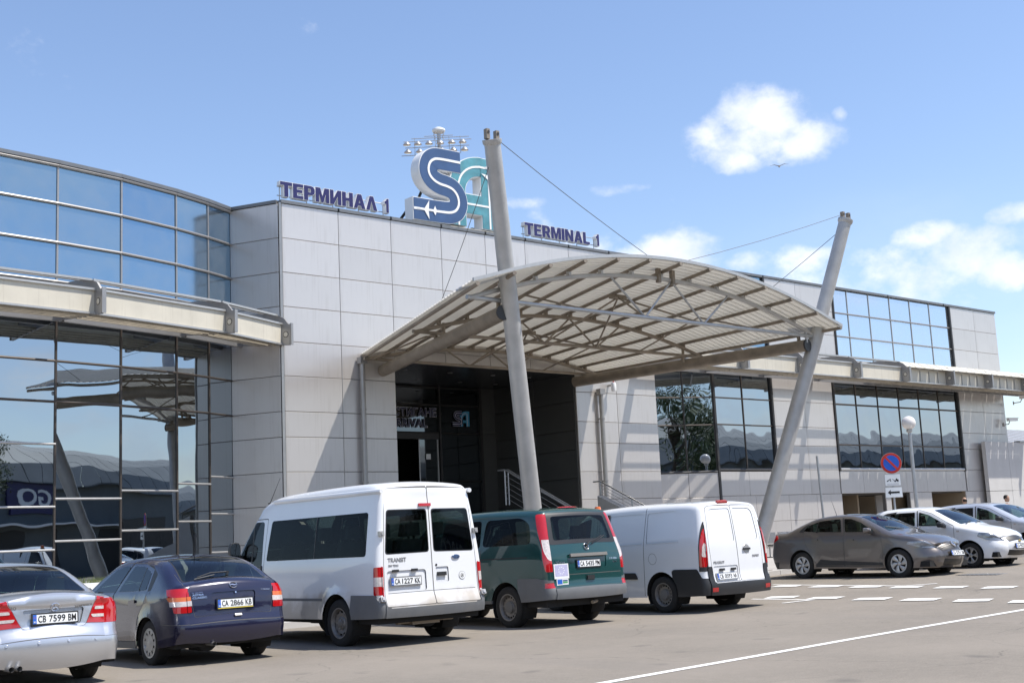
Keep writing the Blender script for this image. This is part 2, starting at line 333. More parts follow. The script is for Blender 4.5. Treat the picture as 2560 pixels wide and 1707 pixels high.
# raised pavement along the building with a concrete kerb
pv=B(m_conc)
px=[-30,0,8,12,17,20,24,28,30,33.4,40,55,75]
PY=21.15
for a,b in zip(px[:-1],px[1:]):
    p=[(a,PY+.14,zg(a)+.11),(b,PY+.14,zg(b)+.11),(b,60,zg(b)+.11),(a,60,zg(a)+.11)]
    pv.add(p,[(0,1,2,3)])
tag(pv.build('pavement',fix=False),kind='structure')
kb=B(m_conc2)
x=-10.
kroot=empty('kerb'); tag(kroot,kind='structure')
while x<56:
    b=x+.98; k=B(m_conc2); k.hexa([(x,PY,zg(x)-.1),(b,PY,zg(b)-.1),(b,PY+.14,zg(b)-.1),(x,PY+.14,zg(x)-.1),(x,PY+.01,zg(x)+.12),(b,PY+.01,zg(b)+.12),(b,PY+.139,zg(b)+.12),(x,PY+.139,zg(x)+.12)])
    k.build('kerb_stone',kroot); x+=1.0
def stripe(p0,p1,w,dz=.005,seg=1.5):
    mb=B(m_paintw); a=Vector(p0);b=Vector(p1); n=max(1,int((b-a).length/seg)); t=(b-a).normalized(); q=Vector((-t.y,t.x))*w/2
    for i in range(n):
        c=a.lerp(b,i/n); d=a.lerp(b,(i+1)/n); P=[c-q,d-q,d+q,c+q]
        mb.add([(p.x,p.y,zg(p.x)+dz) for p in P],[(0,1,2,3)])
    return mb
MK={'L1': ((6.5, 9.32), (25.64, 10.18)), 'A': ((23.54, 18.7), (23.0, 14.85)), 'A2': ((23.0, 14.85), (23.56, 14.47)), 'B': ((19.89, 16.35), (19.79, 14.79)), 'B2': ((19.79, 14.79), (19.05, 14.94)), 'D': [((22.96, 18.19), (23.13, 17.61)), ((22.85, 17.07), (22.95, 16.41)), ((22.72, 15.95), (22.84, 15.32)), ((22.57, 14.89), (22.72, 14.31)), ((22.5, 13.84), (22.62, 13.28)), ((22.42, 12.79), (22.55, 12.22))], 'E': [((20.13, 16.16), (20.34, 15.59)), ((20.05, 15.06), (20.2, 14.46)), ((19.9, 13.92), (20.05, 13.32)), ((19.82, 12.87), (19.96, 12.27)), ((19.7, 11.79), (19.88, 11.23)), ((19.55, 10.72), (19.73, 10.16))], 'G': ((26.14, 15.37), (26.26, 14.51))}
rm=empty('road_marking'); tag(rm,kind='structure')
LP=[(8.39, 9.13), (8.78, 9.17), (10.06, 9.3), (11.56, 9.44), (13.51, 9.64), (15.44, 9.81), (17.0, 9.93), (18.36, 9.85), (19.26, 9.8)]
for a_,b_ in zip(LP[:-1],LP[1:]): stripe(a_,b_,.125).build('edge_line',rm,fix=False)
stripe(MK['A'][0],MK['A'][1],.10).build('bay_line',rm,fix=False)
stripe(MK['A2'][0],MK['A2'][1],.10,.009).build('bay_line',rm,fix=False)
stripe(MK['B'][0],MK['B'][1],.10).build('bay_line',rm,fix=False)
stripe(MK['B2'][0],MK['B2'][1],.10,.009).build('bay_line',rm,fix=False)
for row in ('D','E'):
    for a,b in MK[row]:
        stripe(a,b,.48,.013).build('dash',rm,fix=False)
# drain grate in the road
dg=empty('drain_grate',(MK['G'][0][0]*.5+MK['G'][1][0]*.5,MK['G'][0][1]*.5+MK['G'][1][1]*.5,zg(26.2)-.047)); tag(dg,'dark metal drain grate set in the asphalt beside the hatchback','drain')
f=B(m_dark); f.box(-.3,.3,-.5,.5,.0,.045); f.build('frame',dg)
for i in range(9): f=B(m_trim); f.box(-.26,.26,-.47+i*.108,-.41+i*.108,.045,.055); f.build('bar',dg)

# ---------------------------------------------------------------- terminal building
T=empty('terminal_building',(16.7,29,0)); tag(T,'long silver clad airport terminal with mirror glazing and a recessed arrivals entrance','building')
TL=Vector((16.7,29,0))
def tb(mb,name,label=None,smooth=False,fix=True):
    mb.v=[(v[0]-16.7,v[1]-29,v[2]) for v in mb.v]; return mb.build(name,T,smooth,label,fix)
YF=29.0; TOP=10.80
rows=[10.78,9.82,8.87,7.93,6.98,6.05,5.10,4.42,3.50,2.62,1.65,.7]
def panel(a,b,z0,z1,th=.045,gap=.0065,m=None,name='wall_panel',off=0):
    """one sheet between plan points a,b (seen with its outside to the right of a->b)"""
    a=Vector(a);b=Vector(b); t=(b-a).normalized(); n=Vector((t.y,-t.x))
    q=[a+t*gap+n*off,b-t*gap+n*off,b-t*gap+n*(off+th-.006),a+t*gap+n*(off+th-.006)]
    c=(a+b)/2
    mb=B(m or m_panel); z0+=gap; z1-=gap
    f1=[a+t*(gap+.006)+n*(off+th),b-t*(gap+.006)+n*(off+th)]
    v=[(p.x,p.y,z) for z in (z0,z1) for p in q]+[(f1[0].x,f1[0].y,z0+.006),(f1[1].x,f1[1].y,z0+.006),(f1[1].x,f1[1].y,z1-.006),(f1[0].x,f1[0].y,z1-.006)]
    mb.add([(x-c.x,y-c.y,z-(z0+z1)/2) for x,y,z in v],[(0,1,5,4),(1,2,6,5),(3,0,4,7),(0,3,2,1),(4,5,6,7),(3,2,9,8),(2,6,10,9),(6,7,11,10),(7,3,8,11),(8,9,10,11)])
    o=mb.build(name,T); o.location=(c.x-16.7,c.y-29,(z0+z1)/2); o.rotation_euler=(random.uniform(-.0015,.0015),0,random.uniform(-.0015,.0015)); return o
def pane(a,b,z0,z1,m,off=-.01,tilt=.0022,name='window_pane',gap=.02):
    a=Vector(a);b=Vector(b); t=(b-a).normalized(); n=Vector((t.y,-t.x)); L=(b-a).length-2*gap; H=z1-z0-2*gap
    mb=B(m); K=1
    mb.box(-L/2,L/2,-.012,.012,-H/2,H/2)
    o=mb.build(name,T); c=(a+b)/2+n*off
    o.location=(c.x-16.7,c.y-29,(z0+z1)/2); o.rotation_euler=(random.uniform(-tilt,tilt),0,math.atan2(t.y,t.x)+random.uniform(-tilt,tilt)); return o
def core(a,b,z0,z1,d=.12,m=None,name='wall_backing',off=-.13):
    a=Vector(a);b=Vector(b); t=(b-a).normalized(); n=Vector((t.y,-t.x)); q=[a+n*off,b+n*off,b+n*(off+d),a+n*(off+d)]
    mb=B(m or m_joint); mb.hexa([(p.x,p.y,z0) for p in q]+[(p.x,p.y,z1) for p in q]); return tb(mb,name)
def bar(a,b,z,r=.035,m=None,off=.03,name='transom',w=None):
    a=Vector(a);b=Vector(b); t=(b-a).normalized(); n=Vector((t.y,-t.x)); mb=B(m or m_brown)
    mb.tube([(a.x+n.x*off,a.y+n.y*off,z),(b.x+n.x*off,b.y+n.y*off,z)],r,8); return tb(mb,name)
def mull(p,n,z0,z1,w=.05,d=.07,m=None,off=-.02,name='mullion'):
    n=Vector(n).normalized(); t=Vector((-n.y,n.x)); p=Vector(p); q=[p-t*w/2+n*off,p+t*w/2+n*off,p+t*w/2+n*(off+d),p-t*w/2+n*(off+d)]
    mb=B(m or m_brown); mb.hexa([(c.x,c.y,z0) for c in q]+[(c.x,c.y,z1) for c in q]); return tb(mb,name)
# --- central block
cx_=[16.70,18.50,20.28,22.10,23.80,25.42,27.29,29.12,31.0]
OPL,OPR,OPT,LAND=20.28,27.29,6.64,2.12
core((16.7,YF),(OPL,YF),0,TOP); core((OPR,YF),(31.0,YF),0,TOP); core((OPL,YF),(OPR,YF),OPT,TOP)
for j in range(len(rows)-1):
    z1,z0=rows[j],rows[j+1]
    for i in range(8):
        a,b=cx_[i],cx_[i+1]
        if OPL-.01<=a and b<=OPR+.01:
            if z1<=OPT: continue
            if z0<OPT: z0_=OPT
            else: z0_=z0
            panel((a,YF),(b,YF),z0_,z1)
        else: panel((a,YF),(b,YF),z0,z1)
# left return face (slanting back)
RC=(15.93,30.4)
core(RC,(16.7,YF),0,TOP)
for j in range(len(rows)-1): panel(RC,(16.66,YF+.04),rows[j+1],rows[j])
mull((16.685,YF+.0),(-.55,-.83),0,TOP,.07,.055,m_alu,.005,'corner_trim')
core((31.0,YF+.14),(31.0,YF+2.0),0,TOP,off=-.14)
for j in range(len(rows)-1): panel((31.0,YF+.02),(31.0,YF+1.8),rows[j+1],rows[j])
def cap(a,b,name='parapet_cap'):
    a=Vector(a);b=Vector(b); t=(b-a).normalized(); n=Vector((t.y,-t.x)); q=[a-n*.35-t*.03,b-n*.35+t*.03,b+n*.085+t*.03,a+n*.085-t*.03]
    mb=B(m_parapet); mb.hexa([(p.x,p.y,TOP-.015) for p in q]+[(p.x,p.y,TOP+.075) for p in q]); return tb(mb,name)
for i in range(8): cap((cx_[i]+.004,YF),(cx_[i+1]-.004,YF))
cap(RC,(16.63,YF+.1)); 
m_span=mat('spandrel_brown_grey',(.25,.225,.20),.5,.2)
# --- left curved glazing
LN=[(15.93,30.4),(15.0,29.93),(13.88,29.48),(12.2,28.98),(10.5,28.66),(8.8,28.44),(7.1,28.30),(5.4,28.22)]
low=[[5.1,3.45,2.49,1.5],[5.1,3.25,2.30,1.3],[5.1,3.06,2.11,1.15],[5.1,2.87,1.91,.95],[5.1,4.12,2.69,1.72,.75],[5.1,4.12,2.5,1.53,.6],[5.1,4.12,2.3,1.3,.4]]
for i in range(7):
    b,a=LN[i],LN[i+1]; nn=Vector((b[1]-a[1],-(b[0]-a[0])))
    core(a,b,0,TOP-.02,.06,m_joint,off=-.14)
    for z1,z0 in ((10.78,9.82),(9.82,8.87),(8.87,7.93)): pane(a,b,z0,z1,g_up,tilt=.0015)
    panel(a,b,7.05,7.9,m=m_span,name='spandrel_panel')
    pane(a,b,6.05,7.03,g_low); pane(a,b,5.1,6.05,g_low)
    zz=low[i]+[.12]
    for z1,z0 in zip(zz[:-1],zz[1:]): pane(a,b,z0,z1,g_low if i!=1 else g_low2)
    for z in (9.82,8.87): bar(a,b,z,.038,m_trim)
    bar(a,b,10.75,.045,m_trim); bar(a,b,7.93,.035,m_trim)
    for z in (6.05,5.1): bar(a,b,z,.032,m_brown,.0)
    for z in zz[1:-1]: bar(a,b,z,.026,m_alu,.03)
    for z0,z1 in ((7.93,TOP),(.1,7.05)): mull(b,nn,z0,z1,.045,.05,m_trim if z0>7 else m_brown,-.02)
    cap(a,b)
# --- glazing on the right of the block (slanting forward), then the flat front
G0=(31.0,30.25); G1=(33.94,YF)
core(G0,G1,0,TOP-.02,.06); cap(G0,G1)
t_=lambda f:(G0[0]+(G1[0]-G0[0])*f,G0[1]+(G1[1]-G0[1])*f)
fs=[0,.30,.64,1.0]
for a,b in zip(fs[:-1],fs[1:]):
    for z1,z0 in ((10.78,9.82),(9.82,8.87),(8.87,7.93)): pane(t_(a),t_(b),z0,z1,g_up)
    panel(t_(a),t_(b),7.05,7.93); 
    for z1,z0 in ((7.05,6.13),(6.13,5.15),(5.15,3.5)): pane(t_(a),t_(b),z0,z1,g_low2)
    for z1,z0 in ((3.5,2.62),(2.62,1.65),(1.65,.7),(.7,.1)): panel(t_(a),t_(b),z0,z1)
    mull(t_(a),(.38,-.92),3.5,7.05,.045,.05,m_dark); mull(t_(a),(.38,-.92),7.93,TOP,.04,.04,m_dark)
    for z in (9.82,8.87): bar(t_(a),t_(b),z,.02,m_dark,.01)
    for z in (6.13,5.15): bar(t_(a),t_(b),z,.025,m_brown,0)
    bar(t_(a),t_(b),3.5,.05,m_dark,.02,'window_sill')
mull((33.97,YF),(0,-1),.4,TOP,.10,.10,m_dark,-.02)
# window in lower floor 34.07..37.2 ; upper blue 33.94..37.25
core((34.0,YF),(54.2,YF),2.66,TOP-.02,.12)
for a,b in ((34.02,35.58),(35.58,37.25)):
    for z1,z0 in ((10.78,9.82),(9.82,8.87),(8.87,7.93)): pane((a,YF),(b,YF),z0,z1,g_up)
    for z1,z0 in ((7.05,6.13),(6.13,5.17),(5.17,3.58)): pane((a,YF),(b,YF),z0,z1,g_low2)
    panel((a,YF),(b,YF),7.05,7.93)
    bar((a,YF),(b,YF),3.56,.05,m_dark,.02,'window_sill')
    for z in (9.82,8.87): bar((a,YF),(b,YF),z,.02,m_dark,.01)
    for z in (6.13,5.17): bar((a,YF),(b,YF),z,.028,m_brown,0)
for x in (35.58,): mull((x,YF),(0,-1),3.55,7.05,.04,.03,m_brown,0); mull((x,YF),(0,-1),7.93,TOP,.03,.03,m_brown,0)
mull((37.25,YF),(0,-1),3.5,7.05,.09,.08,m_dark,0); mull((37.27,YF),(0,-1),7.93,TOP,.09,.08,m_dark,0)
wx=[41.1,42.62,44.13,45.65,47.16,48.68,50.2]
for a,b in zip(wx[:-1],wx[1:]):
    for z1,z0 in ((10.76,9.82),(9.82,8.87),(8.87,7.93)): pane((a+.5 if a==41.1 else a,YF),(b,YF),z0,z1,g_up2)
    for z1,z0 in ((7.05,6.13),(6.13,4.54),(4.54,3.62)): pane((a,YF),(b,YF),z0,z1,g_low2)
    panel((a,YF),(b,YF),7.05,7.93)
    mull((a,YF),(0,-1),3.6,7.05,.035,.03,m_brown,0); mull((max(a,41.62),YF),(0,-1),7.93,TOP,.03,.03,m_alu,0)
    for z in (9.82,8.87): bar((a,YF),(b,YF),z,.03,m_trim,.02)
    bar((a,YF),(b,YF),6.13,.035,m_brown,.01); bar((a,YF),(b,YF),4.54,.03,m_brown,.01); bar((a,YF),(b,YF),3.58,.06,m_alu,.03,'window_sill')
mull((50.22,YF),(0,-1),3.5,7.05,.10,.09,m_dark,0); mull((50.24,YF),(0,-1),7.93,TOP,.10,.09,m_dark,0); mull((41.1,YF),(0,-1),3.5,7.05,.09,.09,m_dark,0); mull((41.58,YF),(0,-1),7.93,TOP,.08,.09,m_dark,0)
# metal panels of the right wing
pr=[10.78,9.82,8.87,7.93,7.05,6.13,5.17,4.46,3.56,2.64]
for a,b in ((37.32,39.2),(39.2,41.04)):
    for z1,z0 in zip(pr[:-1],pr[1:]): panel((a,YF),(b if (z0<7.9 or b<41) else 41.55,YF),z0,z1)
for a,b in ((50.28,52.3),(52.3,54.2)):
    for z1,z0 in zip(pr[:-1],pr[1:]): panel((a,YF),(b,YF),z0,z1)
for a,b in zip([34.02,35.6,37.2],[35.6,37.2,41.0]):
    if b<40: panel((a,YF),(b,YF),2.64,3.5)
for a,b in zip(wx[:-1],wx[1:]): panel((a,YF),(b,YF),2.64,3.52)
core((54.2,YF+.02),(54.2,YF+12),0,TOP-.02,.12)
for k in range(5):
    for z1,z0 in zip(pr[:-1],pr[1:]): panel((54.2,YF+.02+k*2.2),(54.2,YF+.02+(k+1)*2.2),z0,z1)
xx=[34.0,37.25,41.3,45.5,49.8,54.2]
for a,b in zip(xx[:-1],xx[1:]): cap((a,YF),(b,YF))
cap((54.2,YF+.1),(54.2,YF+12))
# ground floor of right wing: solid to 41, then three openings with piers
core((34.0,YF),(41.1,YF),0,2.66)
for a,b in zip([34.02,35.9,37.8,39.5],[35.9,37.8,39.5,41.1]):
    for z1,z0 in ((2.64,1.7),(1.7,.75),(.75,.3)): panel((a,YF),(b,YF),z0,z1)
piers=[(44.05,44.42),(45.8,47.42),(50.12,54.2)]
openings=[(41.1,44.05),(44.42,45.8),(47.42,50.12)]
for a,b in piers:
    core((a,YF),(b,YF),0,2.66)
    for z1,z0 in ((2.64,1.7),(1.7,.75),(.75,.3)): panel((a,YF),(b,YF),z0,z1)
m_tan=mat('tan_render',(.24,.185,.125),.8,var=.12,scale=1,streak=.2)
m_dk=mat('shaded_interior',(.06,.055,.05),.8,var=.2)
mb=B(m_tan); mb.box(41.1,50.12,31.4,31.5,0,2.66); mb.box(41.1,41.15,29.0,31.4,0,2.66); mb.box(50.1,50.16,29.0,31.4,0,2.66); mb.box(43.0,43.1,29.6,31.4,.3,2.6); tb(mb,'arcade_wall')
mb=B(m_panel); mb.box(42.9,44.05,30.4,30.46,.3,2.62); mb.box(45.2,45.8,30.2,30.26,.3,2.62);tb(mb,'inner_panel')
mb=B(m_dk); mb.box(41.1,50.12,29.13,31.4,2.6,2.66); tb(mb,'soffit')
mb=B(m_dark); mb.box(44.42,45.8,31.3,31.36,.3,1.7); tb(mb,'dark_shutter')
# notices inside the last opening
for (x0,x1,z0,z1,mm) in ((49.3,49.75,1.75,2.1,m_white),(49.2,49.6,1.0,1.5,m_white),(49.72,50.05,1.1,1.62,m_white)):
    mb=B(mm); mb.box(x0,x1,30.9,30.92,z0,z1); tb(mb,'notice')
mb=B(mat('notice_board_dirty',(.16,.15,.13),.8,var=.5,scale=6)); mb.box(49.0,50.1,30.93,30.97,.3,2.6); tb(mb,'notice_board')
mb=B(mat('vending_blue',(.02,.04,.16),.5)); mb.box(47.5,48.6,30.9,31.3,.3,1.75); tb(mb,'kiosk')
mb=B(mat('kiosk_yellow',(.55,.45,.03),.5)); mb.box(47.5,48.1,30.88,30.897,1.05,1.2); tb(mb,'kiosk_stripe')
mb=B(m_dark); mb.box(48.7,49.0,30.9,31.1,.3,1.9); tb(mb,'kiosk_frame')
# roof slab / inner mass so that nothing is seen through the building
mb=B(m_parapet); mb.box(16.9,30.8,29.3,45,10.2,10.6); mb.box(31.2,54,29.4,45,10.2,10.6); mb.box(5.4,16.2,31.2,45,10.2,10.6); tb(mb,'roof_deck')
mb=B(m_joint); mb.box(5.4,5.5,28.3,45,0,10.7); mb.box(5.4,54.2,44.9,45,0,10.6); tb(mb,'rear_wall')
# --- recessed entrance
YB=33.1
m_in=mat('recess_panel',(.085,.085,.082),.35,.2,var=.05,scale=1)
mb=B(m_in)
rz=[OPT,5.75,4.82,4.2,3.3,2.5,LAND]
for k,(z1,z0) in enumerate(zip(rz[:-1],rz[1:])):
    for a,b in ((YF+.02,YF+2.0),(YF+2.0,YB)):
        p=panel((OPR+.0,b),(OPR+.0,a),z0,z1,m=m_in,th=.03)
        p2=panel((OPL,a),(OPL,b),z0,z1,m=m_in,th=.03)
core((OPR+.08,YB),(OPR+.08,YF+.1),0,OPT,.06,off=-.12); core((OPL-.08,YF+.1),(OPL-.08,YB),0,OPT,.06,off=-.12)
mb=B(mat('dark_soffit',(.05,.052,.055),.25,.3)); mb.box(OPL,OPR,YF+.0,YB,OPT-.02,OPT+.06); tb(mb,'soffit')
for x in (21.5,23.2,24.9,26.4):
    for y in (30.2,31.9):
        mb=B(m_trim); mb.lathe([(.0,OPT-.03),(.07,OPT-.03),(.08,OPT-.021)],(x,y,0)); tb(mb,'downlight')
# glazed entrance wall
gx=[20.4,21.6,24.87,26.6]
for a,b in zip(gx[:-1],gx[1:]):
    for z1,z0 in ((OPT-.05,6.0),(6.0,5.07)): pane((a,YB),(b,YB),z0,z1,g_door)
    if a!=21.6:
        for z1,z0 in ((5.07,3.47),(3.47,2.15)): pane((a,YB),(b,YB),z0,z1,g_door)
    mull((a,YB),(0,-1),LAND,OPT,.07,.09,m_dark,0)
    for z in (6.0,5.07,OPT-.06): bar((a,YB),(b,YB),z,.035,m_dark,.03)
mull((26.6,YB),(0,-1),LAND,OPT,.10,.1,m_dark,0); panel((26.62,YB),(27.27,YB),2.12,5.07,m=m_in); panel((26.62,YB),(27.27,YB),5.07,OPT,m=m_in)
bar((24.87,YB),(26.6,YB),3.47,.03,m_dark,.03)
# sliding door, half open
for x0,x1 in ((21.65,22.6),(24.0,24.8)):
    mb=B(g_door); mb.box(x0,x1,YB+.0,YB+.02,LAND,4.85); tb(mb,'door_leaf')
    mb=B(m_alu); mb.box(x0,x0+.04,YB-.03,YB-.001,LAND,4.88); mb.box(x1-.04,x1,YB-.03,YB-.001,LAND,4.88); tb(mb,'door_frame')
mb=B(m_alu); mb.box(23.18,23.56,YB+1.2,YB+1.24,4.62,4.66); mb.box(23.54,23.58,YB+1.2,YB+1.24,LAND,4.66); tb(mb,'inner_door_frame')
mb=B(m_dark); mb.box(21.6,24.87,YB-.05,YB+.05,4.86,5.05); tb(mb,'door_header')
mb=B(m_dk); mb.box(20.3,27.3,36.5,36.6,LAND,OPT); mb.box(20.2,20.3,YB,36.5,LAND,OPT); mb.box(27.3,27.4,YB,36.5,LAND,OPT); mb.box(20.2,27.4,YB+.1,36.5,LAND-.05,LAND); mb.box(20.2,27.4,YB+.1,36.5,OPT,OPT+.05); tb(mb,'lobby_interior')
mb=B(m_white); mb.box(24.28,24.47,YB-.035,YB-.032,4.2,4.38); tb(mb,'paper_notice')
mb=B(m_white); mb.box(22.9,23.5,YB+.6,YB+.62,5.1,5.45);tb(mb,'window_poster')
m_blind=mat('lit_panel_seen_inside',(.55,.62,.7),.5)
# lettering on the glass
bl=mat('navy_film',(.012,.012,.06),.4); wl=mat('grey_film_outline',(.62,.62,.70),.4)
def glass_text(s,x0,x1,z0,z1):
    me=fit_text(text_mesh(s,1,bl,.001,.012),x0,x1,z0,z1); o=link('lettering',me,T); o.location=(-16.7,YB-.055-29,0)
    me=fit_text(text_mesh(s,1,wl,.001,.040),x0-.02,x1+.02,z0-.015,z1+.015); o=link('lettering_outline',me,T); o.location=(-16.7,YB-.045-29,0)
glass_text('ПРИСТИГАНЕ',22.25,24.74,5.61,5.88); glass_text('ARRIVAL',22.85,24.36,5.25,5.52)
# landing, stairs
mb=B(m_conc); mb.box(20.3,27.28,28.0,33.0,0,LAND); mb.box(20.3,26.9,27.45,28.0,0,LAND); tb(mb,'landing')
ns=16
for k in range(ns):
    z=LAND-(k+1)*(LAND-.2)/ns; y1=27.45-k*.34
    mb=B(m_conc); mb.box(20.5,26.55,y1-.34,y1,0,z); tb(mb,'stair_step')
for x in (26.57,20.2):
    ch=B(m_conc2); ch.add([(x,27.5,0),(x+.3,27.5,0),(x+.3,27.5,2.66),(x,27.5,2.66),(x,21.9,0),(x+.3,21.9,0),(x+.3,21.9,.35),(x,21.9,.35)],[(0,1,2,3),(5,4,7,6),(4,0,3,7),(1,5,6,2),(3,2,6,7)]); tb(ch,'stair_cheek')
def railing(name,x,label,double=False):
    o=empty(name,(x,27.5,2.5)); tag(o,label,'railing','steel stair railings')
    dz=.457
    xs_=(0,.12) if double else (0,)
    for xo in xs_:
        h=.95 if double else .60
        b=B(m_galv); b.tube([(xo,.3,h),(xo,0,h),(xo,-5.2,h-5.2*dz)],.024,8); b.build('handrail',o,True)
        for y in (0,-1.3,-2.6,-3.9,-5.1):
            b=B(m_galv); b.tube([(xo,y,y*dz-.05),(xo,y,h+y*dz)],.02,8); b.build('post',o,True)
    for k in range(1,6):
        h=.95 if double else .6
        b=B(m_galv); b.tube([(0,0,h*k/6),(0,-5.2,h*k/6-5.2*dz)],.007,6); b.build('wire',o,True)
railing('stair_railing',22.95,'double steel stair railing just left of the leaning mast behind the green van',True)
railing('stair_railing',26.72,'steel stair railing on the concrete cheek wall above the white panel van')
# downpipes
def downpipe(x,label,z1=6.6):
    o=empty('downpipe',(x,28.82,0)); tag(o,label,'downpipe','downpipes either side of the entrance')
    b=B(m_trim); b.tube([(0,0,.2),(0,0,z1)],.075,14); b.build('pipe',o,True)
    for z in (1.2,3.2,5.2):
        b=B(m_trim); b.lathe([(.078,z-.02),(.09,z-.02),(.09,z+.02),(.078,z+.02)]); b.box(-.02,.02,.07,.16,z-.02,z+.02); b.build('bracket',o)
    b=B(m_trim); b.box(-.11,.11,-.1,.1,z1-.02,z1+.16); b.build('hopper',o)
downpipe(19.08,'grey downpipe on the sunlit wall left of the arrivals entrance',6.5); downpipe(28.26,'grey downpipe on the wall right of the arrivals entrance',6.0)
# wall lamp and corner camera
o=empty('wall_lamp',(28.75,28.7,6.25)); tag(o,'small cylindrical wall lamp under the canopy beam, right of the downpipe','lamp')
b=B(m_white); b.lathe([(0,.14),(.07,.13),(.085,.06),(.085,-.12),(.075,-.16),(.04,-.16),(0,-.15)]); b.build('lamp_body',o,True)
b=B(m_alu); b.box(-.03,.03,.0,.26,.02,.08); b.build('bracket',o); b=B(m_red); b.lathe([(0,.18),(.03,.17),(.03,.13)]); b.build('cap',o)
def seccam(x,y,z,rz,label):
    o=empty('security_camera',(x,y,z),rz); tag(o,label,'camera','security cameras on the right wing')
    b=B(m_white); b.box(-.09,.09,-.5,.0,.0,.13); b.box(-.11,.11,-.56,.03,.13,.15); b.build('housing',o)
    b=B(m_black); b.lathe([(0,-.505),(.05,-.505),(.055,-.5)],(0,0,.065),'y'); b.build('lens',o)
    b=B(m_trim); b.tube([(0,-.1,0),(0,-.02,-.14),(0,.28,-.16)],.022,8); b.box(-.06,.06,.26,.30,-.24,-.08); b.build('bracket',o)
seccam(53.9,28.7,5.75,R(70),'white security camera on the right end corner of the terminal wall')
seccam(54.6,28.4,6.75,R(20),'small security camera hanging under the far end of the right awning')

